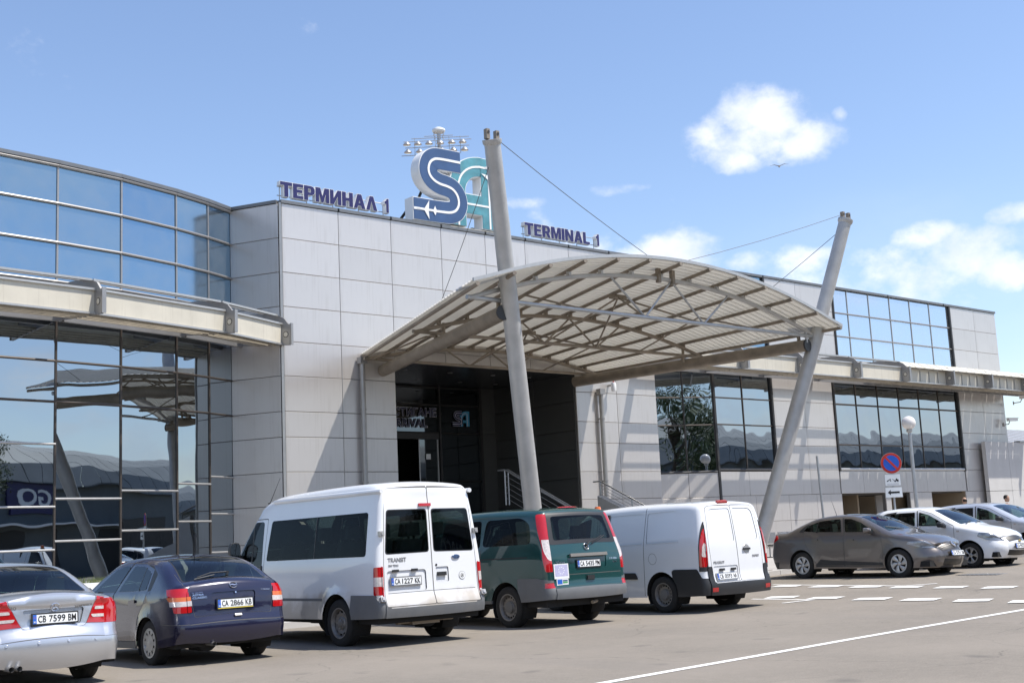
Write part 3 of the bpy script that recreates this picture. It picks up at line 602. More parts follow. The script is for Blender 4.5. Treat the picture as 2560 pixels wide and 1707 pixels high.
# ---------------------------------------------------------------- louvred awnings
def awning(label,nodes,solid,ext=(0,0)):
    """nodes: (wall point, front point) at every rib, in plan"""
    o=empty('louvred_awning',(nodes[0][0][0],nodes[0][0][1],7.0)); tag(o,label,'awning','louvred awnings on the facade')
    ox,oy,oz=o.location
    def nb(m): return B(m)
    def fin(mb,name,smooth=False):
        mb.v=[(v[0]-ox,v[1]-oy,v[2]-oz) for v in mb.v]; return mb.build(name,o,smooth)
    def P(nd,f,z): w,fr=Vector(nd[0]),Vector(nd[1]); q=w.lerp(fr,f); return (q.x,q.y,z)
    zt=lambda f: 7.40+ .40*math.sqrt(max(0,1-((f-.25)/.75)**2))*(1 if f>.25 else 1)
    for nd in nodes:
        w,fr=Vector(nd[0]),Vector(nd[1]); d=(fr-w).normalized(); t=Vector((-d.y,d.x))*.028
        prof=[(0.03,6.98),(1.02,6.83),(1.04,7.40)]+[(1-.08*k,zt(1-.08*k)) for k in range(12)]+[(.03,7.75)]
        mb=nb(m_trim); n=len(prof); vs=[]
        for sg in (-1,1):
            for f,z in prof: p=P(nd,f,z); vs.append((p[0]+t.x*sg,p[1]+t.y*sg,z))
        mb.add(vs,[tuple(range(n)),tuple(range(2*n-1,n-1,-1))]+[(i,i+n,(i+1)%n+n,(i+1)%n) for i in range(n)])
        # front face plate
        q=P(nd,1.045,0); s=Vector((-d.y,d.x))*.05
        mb.hexa([(q[0]-s.x,q[1]-s.y,6.84),(q[0]+s.x,q[1]+s.y,6.84),(q[0]+s.x+d.x*.03,q[1]+s.y+d.y*.03,6.84),(q[0]-s.x+d.x*.03,q[1]-s.y+d.y*.03,6.84),
                 (q[0]-s.x,q[1]-s.y,7.42),(q[0]+s.x,q[1]+s.y,7.42),(q[0]+s.x+d.x*.03,q[1]+s.y+d.y*.03,7.42),(q[0]-s.x+d.x*.03,q[1]-s.y+d.y*.03,7.42)])
        fin(mb,'rib')
        # round opening seen as a pale disc with a dark ring
        c=P(nd,.955,7.13); 
        for rr,mm,e in ((.085,m_dark,.031),(.066,m_cream,.035)):
            mb=nb(mm)
            for sg in (-1,1):
                nn=Vector((-d.y,d.x,0))*sg; cc=Vector(c)+nn*e; u=Vector((d.x,d.y,0)); vs=[cc+u*rr*math.cos(a*math.pi/9)+Vector((0,0,rr*math.sin(a*math.pi/9))) for a in range(18)]
                mb.add(vs,[tuple(range(18))])
            fin(mb,'round_opening')
    for k,(a,b) in enumerate(zip(nodes[:-1],nodes[1:])):
        def run(f,z0,z1,dep,m,name,pts=None):
            wa,wb=Vector(P(a,f,0)),Vector(P(b,f,0)); da=(Vector(a[1])-Vector(a[0])).normalized().to_3d()*dep; db=(Vector(b[1])-Vector(b[0])).normalized().to_3d()*dep
            sh=(wb-wa).normalized()*.03; wa=wa+sh; wb=wb-sh
            mb=nb(m); mb.hexa([(p.x,p.y,z0) for p in (wa,wb,wb+db,wa+da)]+[(p.x,p.y,z1) for p in (wa,wb,wb+db,wa+da)]); return fin(mb,name)
        run(.86,6.90,7.40,.03,m_cream,'fascia_panel')
        run(.87,7.40,7.45,.06,m_alu,'top_rail'); run(.87,6.855,6.90,.06,m_alu,'bottom_rail')
        for f,z in ((.74,6.86),(.63,6.875),(.52,6.89),(.41,6.91)): run(f,z,z+.05,.055,m_slat,'louvre_slat')
        for f,z in ((.74,6.91),(.63,6.925),(.52,6.94),(.41,6.96)): run(f+.03,z+.001,z+.03,.012,m_alu,'louvre_rail')
        run(.10,6.93,7.04,.10,m_trim,'rear_beam')
        if k in solid:
            nseg=5
            wa=a;wb=b
            for j in range(nseg):
                for i in range(6):
                    f0,f1=1-.16*i,1-.16*(i+1)+.004
                    def Q(u,f,dz=0):
                        p=Vector(P(a,f,0)).lerp(Vector(P(b,f,0)),u); return (p.x,p.y,zt(f)+.025+dz)
                    u0,u1=j/nseg+.008,(j+1)/nseg-.008
                    mb=nb(m_cream); mb.hexa([Q(u0,f0,-.012),Q(u1,f0,-.012),Q(u1,f1,-.012),Q(u0,f1,-.012),Q(u0,f0),Q(u1,f0),Q(u1,f1),Q(u0,f1)]); fin(mb,'roof_sheet')
                mb=nb(m_trim); p=Vector(P(a,.88,0)).lerp(Vector(P(b,.88,0)),(j+.0)/nseg); 
                if j: mb.box(p.x-.012,p.x+.012,p.y-.02,p.y-.006,6.9,7.36); fin(mb,'fascia_joint')
        else:
            for f in (.78,.66,.54): run(f,zt(f)-.03,zt(f)+.02,.06,m_alu,'roof_rail')
def off(p,q,d):  # front point from a wall point
    return (p[0]+q[0]*d,p[1]+q[1]*d)
awning('left louvred awning with cream fascia along the curved glass wall',[((6.8,28.28),(6.95,26.1)),((10.5,28.62),(10.75,26.6)),((13.88,29.42),(14.52,27.65)),((15.96,30.3),(16.72,28.72))],())
awning('right louvred awning with cream fascia and sheet covered bays on the right wing',[((x,28.98),(x,26.84)) for x in (30.2,33.3,36.5,39.85,43.1,46.3,49.3,52.4,55.6)],(4,5,6,7))

# ---------------------------------------------------------------- entrance canopy
CN=empty('entrance_canopy',(23,20.4,0)); tag(CN,'arched steel entrance canopy with corrugated roof, trusses and two leaning masts','canopy')
def cb(mb,name,smooth=True,label=None):
    mb.v=[(v[0]-23,v[1]-20.4,v[2]) for v in mb.v]; return mb.build(name,CN,smooth,label)
def lr(y):  # left and right roof edge at depth y, arch height
    f=(y-19.8)/(28.95-19.8); return 15.9+(19.2-15.9)*f, 28.5+(28.15-28.5)*f, 1.10-.58*f
Z0=6.58
def arch(x,y,dz=0):
    l,r,h=lr(y); u=(2*x-l-r)/(r-l); return Z0+dz+h*(1-u*u)
NP=13
for i in range(NP):
    pts=[]
    for y in (19.6,20.4,22.4,24.4,26.5,28.9):
        l,r,h=lr(y); x=l+(r-l)*i/(NP-1); x=min(max(x,l+.05),r-.05); pts.append((x,y,arch(x,y,.10)))
    mb=B(m_steelw); mb.tube(pts,.046,10); cb(mb,'purlin')
# corrugated roof sheets: ribs run along the arch
rs=MB().use(m_roof); ny=150; nx=24
sheets=4
for s in range(12):
    mb=B(m_roof); y0=19.66+(28.97-19.66)*s/12; y1=19.66+(28.97-19.66)*(s+1)/12
    n2=4; P=[]; cols=[]
    for j in range(n2):
        w_=(y1-y0)/n2; yb=y0+w_*j
        for fr_,dz in ((0,0),(.30,0),(.36,.038),(.46,.038),(.52,0)): cols.append((yb+w_*fr_,dz))
    cols.append((y1,0))
    vs=[];fs=[]
    for (y,dz) in cols:
        l,r,h=lr(y)
        for i in range(nx+1):
            x=l-.07+(r-l+.14)*i/nx; vs.append((x,y,arch(min(max(x,l),r),y,.175+dz)))
    for j in range(len(cols)-1):
        for i in range(nx): a=j*(nx+1)+i; fs.append((a,a+1,a+nx+2,a+nx+1))
    k=len(vs); vs+=[(v[0],v[1],v[2]+.012) for v in vs]; fs+=[(d+k,c+k,b+k,a+k) for a,b,c,d in fs[:]]
    mb.add(vs,fs); cb(mb,'roof_sheet',False)
# bright edge trim on the front of the roof
for a_,b_ in zip(range(0,nx,3),range(3,nx+1,3)):
    mb=B(m_alu); l,r,h=lr(19.7); pts=[(l-.07+(r-l+.14)*i/nx,19.66,arch(min(max(l-.07+(r-l+.14)*i/nx,l),r),19.66,.19)) for i in range(a_,b_+1)]
    for p,q in zip(pts[:-1],pts[1:]): mb.hexa([(p[0],p[1]-.03,p[2]-.03),(q[0],q[1]-.03,q[2]-.03),(q[0],q[1]+.02,q[2]-.03),(p[0],p[1]+.02,p[2]-.03),(p[0],p[1]-.03,p[2]+.045),(q[0],q[1]-.03,q[2]+.045),(q[0],q[1]+.02,q[2]+.045),(p[0],p[1]+.02,p[2]+.045)])
    cb(mb,'edge_trim',False)
# trusses
def truss(y,x0,x1,m1,m2,rt,rb,webs,posts,xc):
    l,r,h=lr(y)
    pts=[(x0+(x1-x0)*i/28,y,0) for i in range(29)]
    u=lambda x:(2*x-x0-x1)/(x1-x0)
    pts=[(x,y,Z0+(arch(xc,y)-Z0-.05)*(1-u(x)**2)+.0) for x,_,_ in pts]
    za=lambda x: Z0+(arch(xc,y)-Z0-.05)*(1-u(x)**2)
    mb=B(m1); mb.tube(pts,rt,12); cb(mb,'arch_tube')
    mb=B(m2); mb.tube([(x0-.1,y,Z0+.01),(x1+.1,y,Z0-.01)],rb,12); cb(mb,'tie_tube')
    for a,b in webs: mb=B(m2); mb.tube([(a,y,za(a)-.02),(b,y,Z0)],.026,8); cb(mb,'web_strut')
    for a in posts: mb=B(m1); mb.tube([(a,y,za(a)+.06),(a,y,Z0-.2)],.04,8); cb(mb,'post')
    for i in range(1,NP-1):
        x=l+(r-l)*i/(NP-1)
        if x0<x<x1: mb=B(m1); mb.box(x-.035,x+.035,y-.05,y+.05,za(x)+.03,arch(x,y,.09)); cb(mb,'bracket',False)
truss(20.4,16.3,28.35,m_steel,m_galv,.055,.05,[(20.54,21.65),(22.65,21.65),(22.65,23.76),(24.79,23.76)],[17.3,27.95],22.65)
truss(24.4,17.75,28.2,m_steelw,m_steelw,.052,.045,[(21.0,21.95),(22.9,21.95),(22.9,23.85),(24.8,23.85)],[18.6,27.4],22.95)
truss(28.6,19.1,27.9,m_steelw,m_steelw,.052,.045,[(21.9,22.7),(23.5,22.7),(23.5,24.3),(25.1,24.3)],[],23.5)
# bracing between the trusses
for (ym,xm,fr,bk) in ((22.4,22.8,[(21.65,20.4),(23.76,20.4)],[(21.95,24.4),(23.85,24.4)]),(26.5,23.2,[(21.95,24.4),(23.85,24.4)],[(22.7,28.6),(24.3,28.6)])):
    zt_=arch(xm,ym,.02)
    for (x,y) in fr+bk: mb=B(m_steelw); mb.tube([(xm,ym,zt_),(x,y,Z0)],.026,8); cb(mb,'brace')
    mb=B(m_steelw); mb.box(xm-.22,xm+.22,ym-.12,ym+.12,zt_-.03,zt_+.05); cb(mb,'node_plate',False)
for xa in (19.6,25.9):
    for (ya,yb) in ((20.4,24.4),(24.4,28.6)):
        ym=(ya+yb)/2
        for yy,xx in ((ya,xa+.35),(yb,xa-.35)): mb=B(m_steelw); mb.tube([(xa,ym,arch(xa,ym,.04)),(xx,yy,Z0)],.024,8); cb(mb,'brace')
# big side beams
for a,b in (((19.85,28.93,6.34),(17.12,20.3,6.31)),((27.25,28.93,6.36),(27.98,20.4,6.31))):
    mb=B(m_steelw); mb.tube([a,b],.165,24); cb(mb,'side_beam')
    mb=B(m_dark); d=(Vector(b)-Vector(a)).normalized(); mb.tube([Vector(b)-d*.03,Vector(b)+d*.02],.169,20); cb(mb,'clamp')
    for f in (.0,.5): p=Vector(b).lerp(Vector(a),.03+f*.93); mb=B(m_steelw); mb.tube([p+Vector((0,0,.1)),p+Vector((0,0,.3))],.05,8); cb(mb,'stub')
# wall connection arch trim
# masts
MT=[((19.01,21.64,zg(19)+.1),(17.31,20.28,6.33),(16.36,19.52,9.85)),((26.62,21.83,zg(26)+.1),(28.33,20.45,6.33),(29.27,19.70,9.85))]
mast_tops=[]; m_cable=mat('steel_cable',(.10,.10,.10),.6)
for a,b,c in MT:
    a,b,c=map(Vector,(a,b,c)); d=(c-a).normalized()
    mb=B(m_steel if a.x<20 else m_steel); mb.tube([a,b,c-d*.05],[.205,.19,.175],32); cb(mb,'mast')
    mb=B(m_steel); mb.tube([c-d*.12,c-d*.08,c-d*.02,c],[.178,.205,.21,.21],28); cb(mb,'mast_flange')
    for dx in (-.13,.13):
        q=c+Vector((dx,0,0)); mb=B(m_steelw); mb.box(q.x-.045,q.x+.045,q.y-.05,q.y+.05,q.z-.02,q.z+.20); cb(mb,'cable_lug',False)
        mb=B(m_dark); mb.lathe([(0,-.064),(.03,-.064),(.03,-.06)],(q.x,q.y,q.z+.13),'y',10); cb(mb,'lug_pin',False)
    mb=B(m_conc); mb.box(a.x-.4,a.x+.4,a.y-.4,a.y+.4,a.z-.1,a.z+.06); cb(mb,'footing',False)
    mast_tops.append(c+Vector((0,0,.12)))
def cable(a,b): 
    mb=B(m_cable); a,b=Vector(a),Vector(b); mb.tube([a.lerp(b,t)-Vector((0,0,.06*4*t*(1-t))) for t in (0,.25,.5,.75,1)],.008,6); cb(mb,'cable')
apex=Vector((22.4,20.35,arch(22.4,20.35,.33)))
cable(mast_tops[0]+Vector((.15,0,-.1)),apex+Vector((-.25,0,0))); cable(mast_tops[1]+Vector((-.15,0,0)),apex+Vector((.25,0,0)))
cable(mast_tops[0]+Vector((-.12,0,-.75)),(17.0,22.4,6.85)); cable(mast_tops[1]+Vector((-.1,0,-.35)),(28.35,25.0,6.8))
for dx in (-.25,.25): mb=B(m_steelw); mb.box(apex.x+dx-.05,apex.x+dx+.05,apex.y-.05,apex.y+.05,apex.z-.5,apex.z+.1); cb(mb,'cable_post',False)

# ---------------------------------------------------------------- roof signs
def grow(poly,d):
    n=len(poly); A=sum(poly[i-1][0]*poly[i][1]-poly[i][0]*poly[i-1][1] for i in range(n)); sg=1 if A>0 else -1; out=[]
    for i in range(n):
        p=Vector(poly[i][:2]);a=Vector(poly[i-1][:2]);b=Vector(poly[(i+1)%n][:2]); u=(p-a).normalized();v=(b-p).normalized()
        n1=Vector((u.y,-u.x));n2=Vector((v.y,-v.x)); m_=(n1+n2); 
        if m_.length<.3: m_=n1*1.0; k=1
        else: k=1/max(.35,m_.normalized().dot(n1)); m_=m_.normalized()
        q=p+m_*d*sg*k; out.append((q.x,q.y)+tuple(poly[i][2:]))
    return out
def glyph(c):
    """bold block letters: outer outline (and a hole) on a unit-high grid"""
    t=.22; k=.25
    G={'T':(.74,[(0,1),(.74,1),(.74,1-t),(.37+k/2,1-t),(.37+k/2,0),(.37-k/2,0),(.37-k/2,1-t),(0,1-t)],None),
     'E':(.64,[(0,1),(.64,1),(.64,.80),(k,.80),(k,.61),(.58,.61),(.58,.41),(k,.41),(k,.20),(.64,.20),(.64,0),(0,0)],None),
     'H':(.72,[(0,1),(k,1),(k,.61),(.72-k,.61),(.72-k,1),(.72,1),(.72,0),(.72-k,0),(.72-k,.40),(k,.40),(k,0),(0,0)],None),
     'I':(k,[(0,0),(k,0),(k,1),(0,1)],None),
     'L':(.60,[(0,0),(.60,0),(.60,.20),(k,.20),(k,1),(0,1)],None),
     'M':(.88,[(0,0),(.22,0),(.22,.64),(.37,0),(.51,0),(.66,.64),(.66,0),(.88,0),(.88,1),(.58,1),(.44,.42),(.30,1),(0,1)],None),
     'N':(.74,[(0,0),(.23,0),(.23,.58),(.50,0),(.74,0),(.74,1),(.51,1),(.51,.42),(.24,1),(0,1)],None),
     'И':(.74,[(0,1),(.23,1),(.23,.42),(.50,1),(.74,1),(.74,0),(.51,0),(.51,.58),(.24,0),(0,0)],None),
     'Л':(.76,[(0,0),(.24,0),(.38,.66),(.52,0),(.76,0),(.50,1),(.26,1)],None),
     'A':(.78,[(0,0),(.24,0),(.29,.20),(.49,.20),(.54,0),(.78,0),(.52,1),(.26,1)],[(.335,.38),(.39,.66),(.445,.38)]),
     'P':(.68,[(0,0),(k,0),(k,.36),(.45,.36),(.60,.43),(.68,.56),(.68,.80),(.60,.94),(.45,1),(0,1)],[(k,.55),(k,.81),(.40,.81),(.44,.77),(.44,.60),(.40,.55)]),
     'R':(.72,[(0,0),(k,0),(k,.36),(.34,.36),(.47,0),(.72,0),(.56,.40),(.66,.50),(.69,.60),(.69,.80),(.61,.94),(.46,1),(0,1)],[(k,.55),(k,.81),(.41,.81),(.45,.77),(.45,.60),(.41,.55)]),
     '1':(.40,[(.15,0),(.40,0),(.40,1),(.22,1),(.14,.86),(0,.80),(0,.62),(.15,.66)],None)}
    return G[{'Т':'T','Е':'E','Р':'P','М':'M','Н':'H','А':'A'}.get(c,c)]
def glyph_mesh(c,x0,w,z0,h,y0,y1,m,g=0):
    W_,o,hl=glyph(c); f=lambda p:(x0+p[0]/W_*w,z0+p[1]*h)
    o=[f(p) for p in o]; hl=[f(p) for p in hl] if hl else None
    if g: o=[p[:2] for p in grow(o,g)]; hl=[p[:2] for p in grow(hl,-g*.6)] if hl else None
    b=bmesh.new(); L=[]
    for poly in [o]+([hl] if hl else []):
        vs=[b.verts.new((p[0],y0,p[1])) for p in poly]; n=len(vs)
        for i in range(n): L.append(b.edges.new((vs[i],vs[(i+1)%n])))
    bmesh.ops.triangle_fill(b,edges=L,use_beauty=True); r=bmesh.ops.extrude_face_region(b,geom=b.faces[:])
    bmesh.ops.translate(b,vec=(0,y1-y0,0),verts=[v for v in r['geom'] if isinstance(v,bmesh.types.BMVert)]); bmesh.ops.recalc_face_normals(b,faces=b.faces)
    me=bpy.data.meshes.new('letter'); b.to_mesh(me); b.free(); me.materials.append(m); return me
def word_sign(name,label,segs,z0,z1,y=29.4,d=.16):
    x_first=segs[0][1]; o=empty(name,(x_first,y,z0)); tag(o,label,'sign','lettered signs on the roof edge'); X1=0
    for s,x0,x1 in segs:
        wid=[glyph(c)[0] for c in s]; gap=.055; k=(x1-x0)/(sum(wid)+gap*(len(s)-1)); x=x0-x_first
        for c,w in zip(s,wid):
            b=link('letter',glyph_mesh(c,x,w*k,0,z1-z0,0,d,m_white,.012),o); link('letter_face',glyph_mesh(c,x,w*k,0,z1-z0,-.008,-.001,m_navy),b)
            x+=(w+gap)*k
        X1=x1-x_first
    for z in (.06,z1-z0-.10): mb=B(m_alu); mb.tube([(0,d+.03,z),(X1,d+.03,z)],.014,6); mb.build('rail',o,True)
    for i in range(5): x=.08+(X1-.16)*i/4; mb=B(m_alu); mb.tube([(x,d+.03,z1-z0-.05),(x,d+.03,10.85-z0)],.014,6); mb.build('stand',o,True)
word_sign('cyrillic_roof_sign','navy ТЕРМИНАЛ 1 letters standing on the roof left of the big logo',[('ТЕРМИНАЛ',16.93,20.14),('1',20.41,20.55)],11.13,11.55)
word_sign('latin_roof_sign','navy TERMINAL 1 letters standing on the roof right of the left mast',[('TERMINAL',25.85,28.73),('1',29.03,29.17)],11.15,11.55)
# big two letter logo
LG=empty('logo_roof_sign',(21.44,29.4,11.1)); tag(LG,'large blue and teal SA logo with white aeroplane stripes on the roof','sign')
def ribbon(path,hw,y0,y1,m,ends=(0,0),dense=8):
    P=[Vector(p) for p in path]; Q=[]
    for i in range(len(P)-1):   # catmull-rom
        p0=P[max(i-1,0)];p1=P[i];p2=P[i+1];p3=P[min(i+2,len(P)-1)]
        for k in range(dense):
            t=k/dense; Q.append(.5*((2*p1)+(p2-p0)*t+(2*p0-5*p1+4*p2-p3)*t*t+(3*p1-p0-3*p2+p3)*t**3))
    Q.append(P[-1]); L=[];Rr=[]
    for i,q in enumerate(Q):
        a=Q[max(i-1,0)];b=Q[min(i+1,len(Q)-1)]; t=(b-a).normalized(); n=Vector((-t.y,t.x)); 
        if i==0: q=q-t*ends[0]
        if i==len(Q)-1: q=q+t*ends[1]
        L.append(q+n*hw);Rr.append(q-n*hw)
    mb=B(m); n=len(Q); vs=[(p.x-21.44,y,p.y-11.1) for y in (y0,y1) for s in (L,Rr) for p in s]; fs=[]
    for i in range(n-1):
        fs+=[(i,i+1,n+i+1,n+i),(2*n+i,3*n+i,3*n+i+1,2*n+i+1),(i,2*n+i,2*n+i+1,i+1),(n+i,n+i+1,3*n+i+1,3*n+i)]
    fs+=[(0,n,3*n,2*n),(n-1,3*n-1,4*n-1,2*n-1)]
    mb.add(vs,fs); return mb
Sp=[(21.46,11.42),(22.0,11.42),(22.5,11.43),(22.82,11.45),(23.03,11.53),(23.15,11.68),(23.18,11.86),(23.12,12.05),(22.97,12.2),(22.76,12.27),(22.48,12.31),(22.25,12.40),(22.10,12.55),(22.06,12.74),(22.13,12.94),(22.28,13.06),(22.46,13.10),(22.8,13.11),(23.3,13.11)]
s_b=ribbon(Sp,.355,0,.42,m_white,(.02,0)).build('letter_s',LG)
ribbon(Sp,.333,-.012,-.002,m_sblue).build('blue_face',s_b,fix=False)
ribbon(Sp,.038,-.022,-.013,m_white).build('white_stripe',s_b,fix=False)
A1=[(23.17,11.11),(23.17,11.6),(23.17,12.1),(23.19,12.42),(23.30,12.68),(23.50,12.90),(23.76,13.04),(24.05,13.10),(24.14,13.10)]
a_b=ribbon(A1,.325,.02,.42,m_white).build('letter_a',LG)
ribbon(A1,.30,.002,.018,m_teal).build('teal_face',a_b,fix=False)
ribbon(A1[3:]+[(24.38,13.10)],.032,-.010,-.0,m_white).build('white_stripe',a_b,fix=False)
ribbon([(23.17,11.11),(23.17,11.4)],.032,-.010,-.0,m_white,dense=1).build('white_stripe',a_b,fix=False)
def bx(x0,x1,z0,z1,y0,y1,m,name,par): mb=B(m); mb.box(x0-21.44,x1-21.44,y0,y1,z0-11.1,z1-11.1); mb.build(name,par)
bx(24.10,24.78,11.09,13.42,.021,.42,m_white,'letter_a_upright',a_b); bx(24.125,24.755,11.12,13.395,.001,.0205,m_teal,'teal_face',a_b)
bx(23.49,24.10,11.51,12.18,.021,.42,m_white,'letter_a_crossbar',a_b); bx(23.475,24.125,11.54,12.15,.0015,.0205,m_teal,'teal_face',a_b)
bx(23.46,24.39,11.81,11.87,-.009,.001,m_white,'white_stripe',a_b); bx(24.385,24.45,11.12,13.395,-.010,.0005,m_white,'white_stripe',a_b)
pl=[(21.55,11.42),(21.84,11.44),(22.03,11.72),(22.005,11.44),(22.17,11.43),(22.245,11.58),(22.31,11.43),(22.245,11.28),(22.17,11.40),(21.995,11.395),(22.015,11.13),(21.84,11.39)]
mb=B(m_white); mb.prism([(a-21.44,b-11.1) for a,b in pl],.008,'xz',-.031); mb.build('aeroplane',s_b)
mb=B(m_white); mb.prism([(b-11.42+24.42-21.44, (a-21.84)+12.72-11.1) for a,b in pl],.008,'xz',-.02); mb.build('aeroplane',a_b)
for x in (21.9,22.4,23.0,23.8,24.4):
    mb=B(m_dark); mb.tube([(x-21.44,.45,1.6 if x>22 else .8),(x-21.44-.3,1.6,-.2)],.045,8); mb.build('strut',LG)
    mb=B(m_dark); mb.box(x-21.44-.05,x-21.44+.05,.1,.4,-.3,.02); mb.build('foot',LG)
mb=B(m_cream); mb.box(0,3.3,.02,.4,-.09,-.045); mb.build('base_rail',LG)
# small copy of the logo as film on the entrance glass
def small_logo():
    k=(26.14-25.41)/(24.78-21.44)
    def T_(p,hw,m,off,name,dense=4):
        mb=ribbon(p,hw,off,off+.002,m,dense=dense); mb.v=[(v[0]*k+25.41-16.7,v[1]+YB-.05-29,v[2]*k*1.02+5.31) for v in mb.v]; mb.build(name,T,fix=False)
    cy=mat('cyan_film',(.08,.35,.55),.4)
    T_(Sp,.33,wl,.0,'logo_film_outline'); T_(Sp,.28,bl,-.004,'logo_film'); T_(Sp,.05,wl,-.008,'logo_film_stripe')
    T_(A1,.30,cy,-.001,'logo_film'); T_(A1,.05,wl,-.009,'logo_film_stripe')
    T_([(24.42,11.11),(24.42,13.4)],.33,cy,-.002,'logo_film',1); T_([(24.3,11.11),(24.3,13.1)],.05,wl,-.010,'logo_film_stripe',1); T_([(23.4,11.84),(24.3,11.84)],.2,cy,-.003,'logo_film',1)
small_logo()

# ---------------------------------------------------------------- floodlight mast behind the roof
FLX,FLY=45.95,60
FT=empty('floodlight_mast',(FLX,FLY,0),-yaw); tag(FT,'tall floodlight mast with two rows of lamps rising behind the logo','floodlight mast')
mb=B(m_galv); mb.tube([(0,0,0),(0,0,27.0)],[.22,.115],16); mb.build('pole',FT,True)
mb=B(m_white); mb.lathe([(0,27.32),(.2,27.31),(.40,27.20),(.42,27.10),(.36,27.0),(.12,26.92),(0,26.92)],n=28); mb.build('top_dish',FT,True)
for s in (-.28,.28): mb=B(m_galv); mb.tube([(s,-.1,26.98),(s*1.1,-.1,26.8),(s*.8,-.1,26.65),(s*1.1,-.1,26.52)],.03,8); mb.build('winch_arm',FT,True)
for z,x0,x1 in ((26.50,-1.7,1.9),(26.62,-.9,.9),(26.32,-2.2,2.05),(25.92,-2.1,1.9),(25.42,-2.35,-1.2)): mb=B(m_alu); mb.tube([(x0,-.5,z),(x1,-.5,z)],.022,6); mb.build('frame_rail',FT)
for x in (-1.5,-.2,.65,1.35): mb=B(m_alu); mb.tube([(x,-.5,26.55),(x,-.5,25.42)],.02,6); mb.build('frame_post',FT)
for x in (-.1,.1): mb=B(m_alu); mb.tube([(x,0,26.3),(x,-.5,26.3)],.03,6); mb.build('frame_arm',FT)
for row,(z,xs_) in enumerate(((26.08,[-1.98,-1.3,-.6,.1,.82,1.5]),(25.58,[-1.93,-1.2,-.5,.2,.9,1.6]))):
    for x in xs_:
        mb=B(m_galv); mb.lathe([(0,.22),(.07,.21),(.13,.14),(.23,.04),(.25,.0)],(x,-.62,z),'z',14); l_=mb.build('floodlight',FT,True)
        mb=B(m_lens); mb.lathe([(0,-.03),(.21,-.02),(.24,.0)],(x,-.62,z),'z',14); mb.build('lens',l_,True)
bird=[]
for k,(x,y,z,s,rz) in enumerate(((64,51,23.4,.55,20),(10.85,26.5,9.6,.2,60))):
    pass

# ---------------------------------------------------------------- street furniture on the right
def at(r,azim): return (r*math.sin(R(azim)),r*math.cos(R(azim)))
# no parking sign
sx,sy=28.9,18.75
o=empty('no_parking_sign',(sx,sy,zg(sx))); tag(o,'round blue no parking sign with tow truck and arrow plates behind the white hatchback','road sign')
g0=zg(sx)
mb=B(m_galv); mb.tube([(0,.03,0),(0,.03,3.22-g0)],.028,10); mb.build('post',o,True)
face=math.atan2(-(0-sx),(0-sy)); 
def disc(r,y,m,name,z,n=40,par=None):
    mb=B(m); mb.lathe([(0,y-.004),(r,y-.004),(r,y),(0,y)],(0,0,z),'y',n); return mb.build(name,par or o)
zc=2.98-g0
disc(.275,-.004,m_alu,'sign_back',zc); 
m_sred=mat('sign_red',(.55,.03,.015),.4,var=.12,scale=8); m_sbl=mat('sign_blue',(.01,.10,.52),.4,var=.1,scale=8)
disc(.268,-.010,m_sred,'red_ring',zc); disc(.205,-.016,m_sbl,'blue_field',zc)
mb=B(m_sred); c,s=math.cos(R(-48)),math.sin(R(-48)); L_=.215; w=.028
mb.hexa([(p[0],-.024,p[1]+zc) for p in ()] or [(-L_*c-w*s,-.0205,-L_*s+w*c+zc),(L_*c-w*s,-.0205,L_*s+w*c+zc),(L_*c-w*s,-.024,L_*s+w*c+zc),(-L_*c-w*s,-.024,-L_*s+w*c+zc),(-L_*c+w*s,-.0205,-L_*s-w*c+zc),(L_*c+w*s,-.0205,L_*s-w*c+zc),(L_*c+w*s,-.024,L_*s-w*c+zc),(-L_*c+w*s,-.024,-L_*s-w*c+zc)])
mb.build('red_bar',o)
def plate_(x0,x1,z0,z1,name):
    mb=B(m_alu); mb.box(x0,x1,-.008,.0,z0,z1); a=mb.build(name,o); mb=B(m_plate); mb.box(x0+.012,x1-.012,-.012,-.008,z0+.012,z1-.012); mb.build('plate_face',a); return a
a=plate_(-.21,.21,2.38-g0,2.70-g0,'tow_plate')
tw=B(m_ink); z=2.53-g0
for poly in ([(-.15,z-.03),(-.05,z+.03),(-.04,z+.045),(-.07,z+.04),(-.16,z-.015)],[(-.02,z+.04),(0,z+.035),(.05,z-.01),(.04,z-.02)],[(.03,z-.02),(.15,z-.02),(.15,z+.02),(.12,z+.02),(.11,z+.045),(.08,z+.045),(.08,z-.0),(.03,z-.0)]): tw.prism(poly,.001,'xz',-.0135)
for x in (-.13,-.06,.06,.13): tw.lathe([(0,-.0135),(.018,-.0135),(.018,-.0125)],(x,0,z-.028 if x>0 else z-.0+x*.1),'y',10)
tw.build('tow_pictogram',a)
for k in range(2): mb=B(mat('fine_print',(.35,.35,.35),.6)); mb.box(-.15,.15,-.0130,-.0122,z-.09-k*.025,z-.082-k*.025); mb.build('small_print',a)
a=plate_(-.225,.225,2.08-g0,2.355-g0,'arrow_plate')
mb=B(m_ink); z=2.215-g0; mb.prism([(-.16,z),(-.08,z+.07),(-.08,z+.025),(.15,z+.025),(.15,z-.025),(-.08,z-.025),(-.08,z-.07)],.001,'xz',-.0135); mb.build('arrow',a)
o.rotation_euler=(0,0,-R(44))
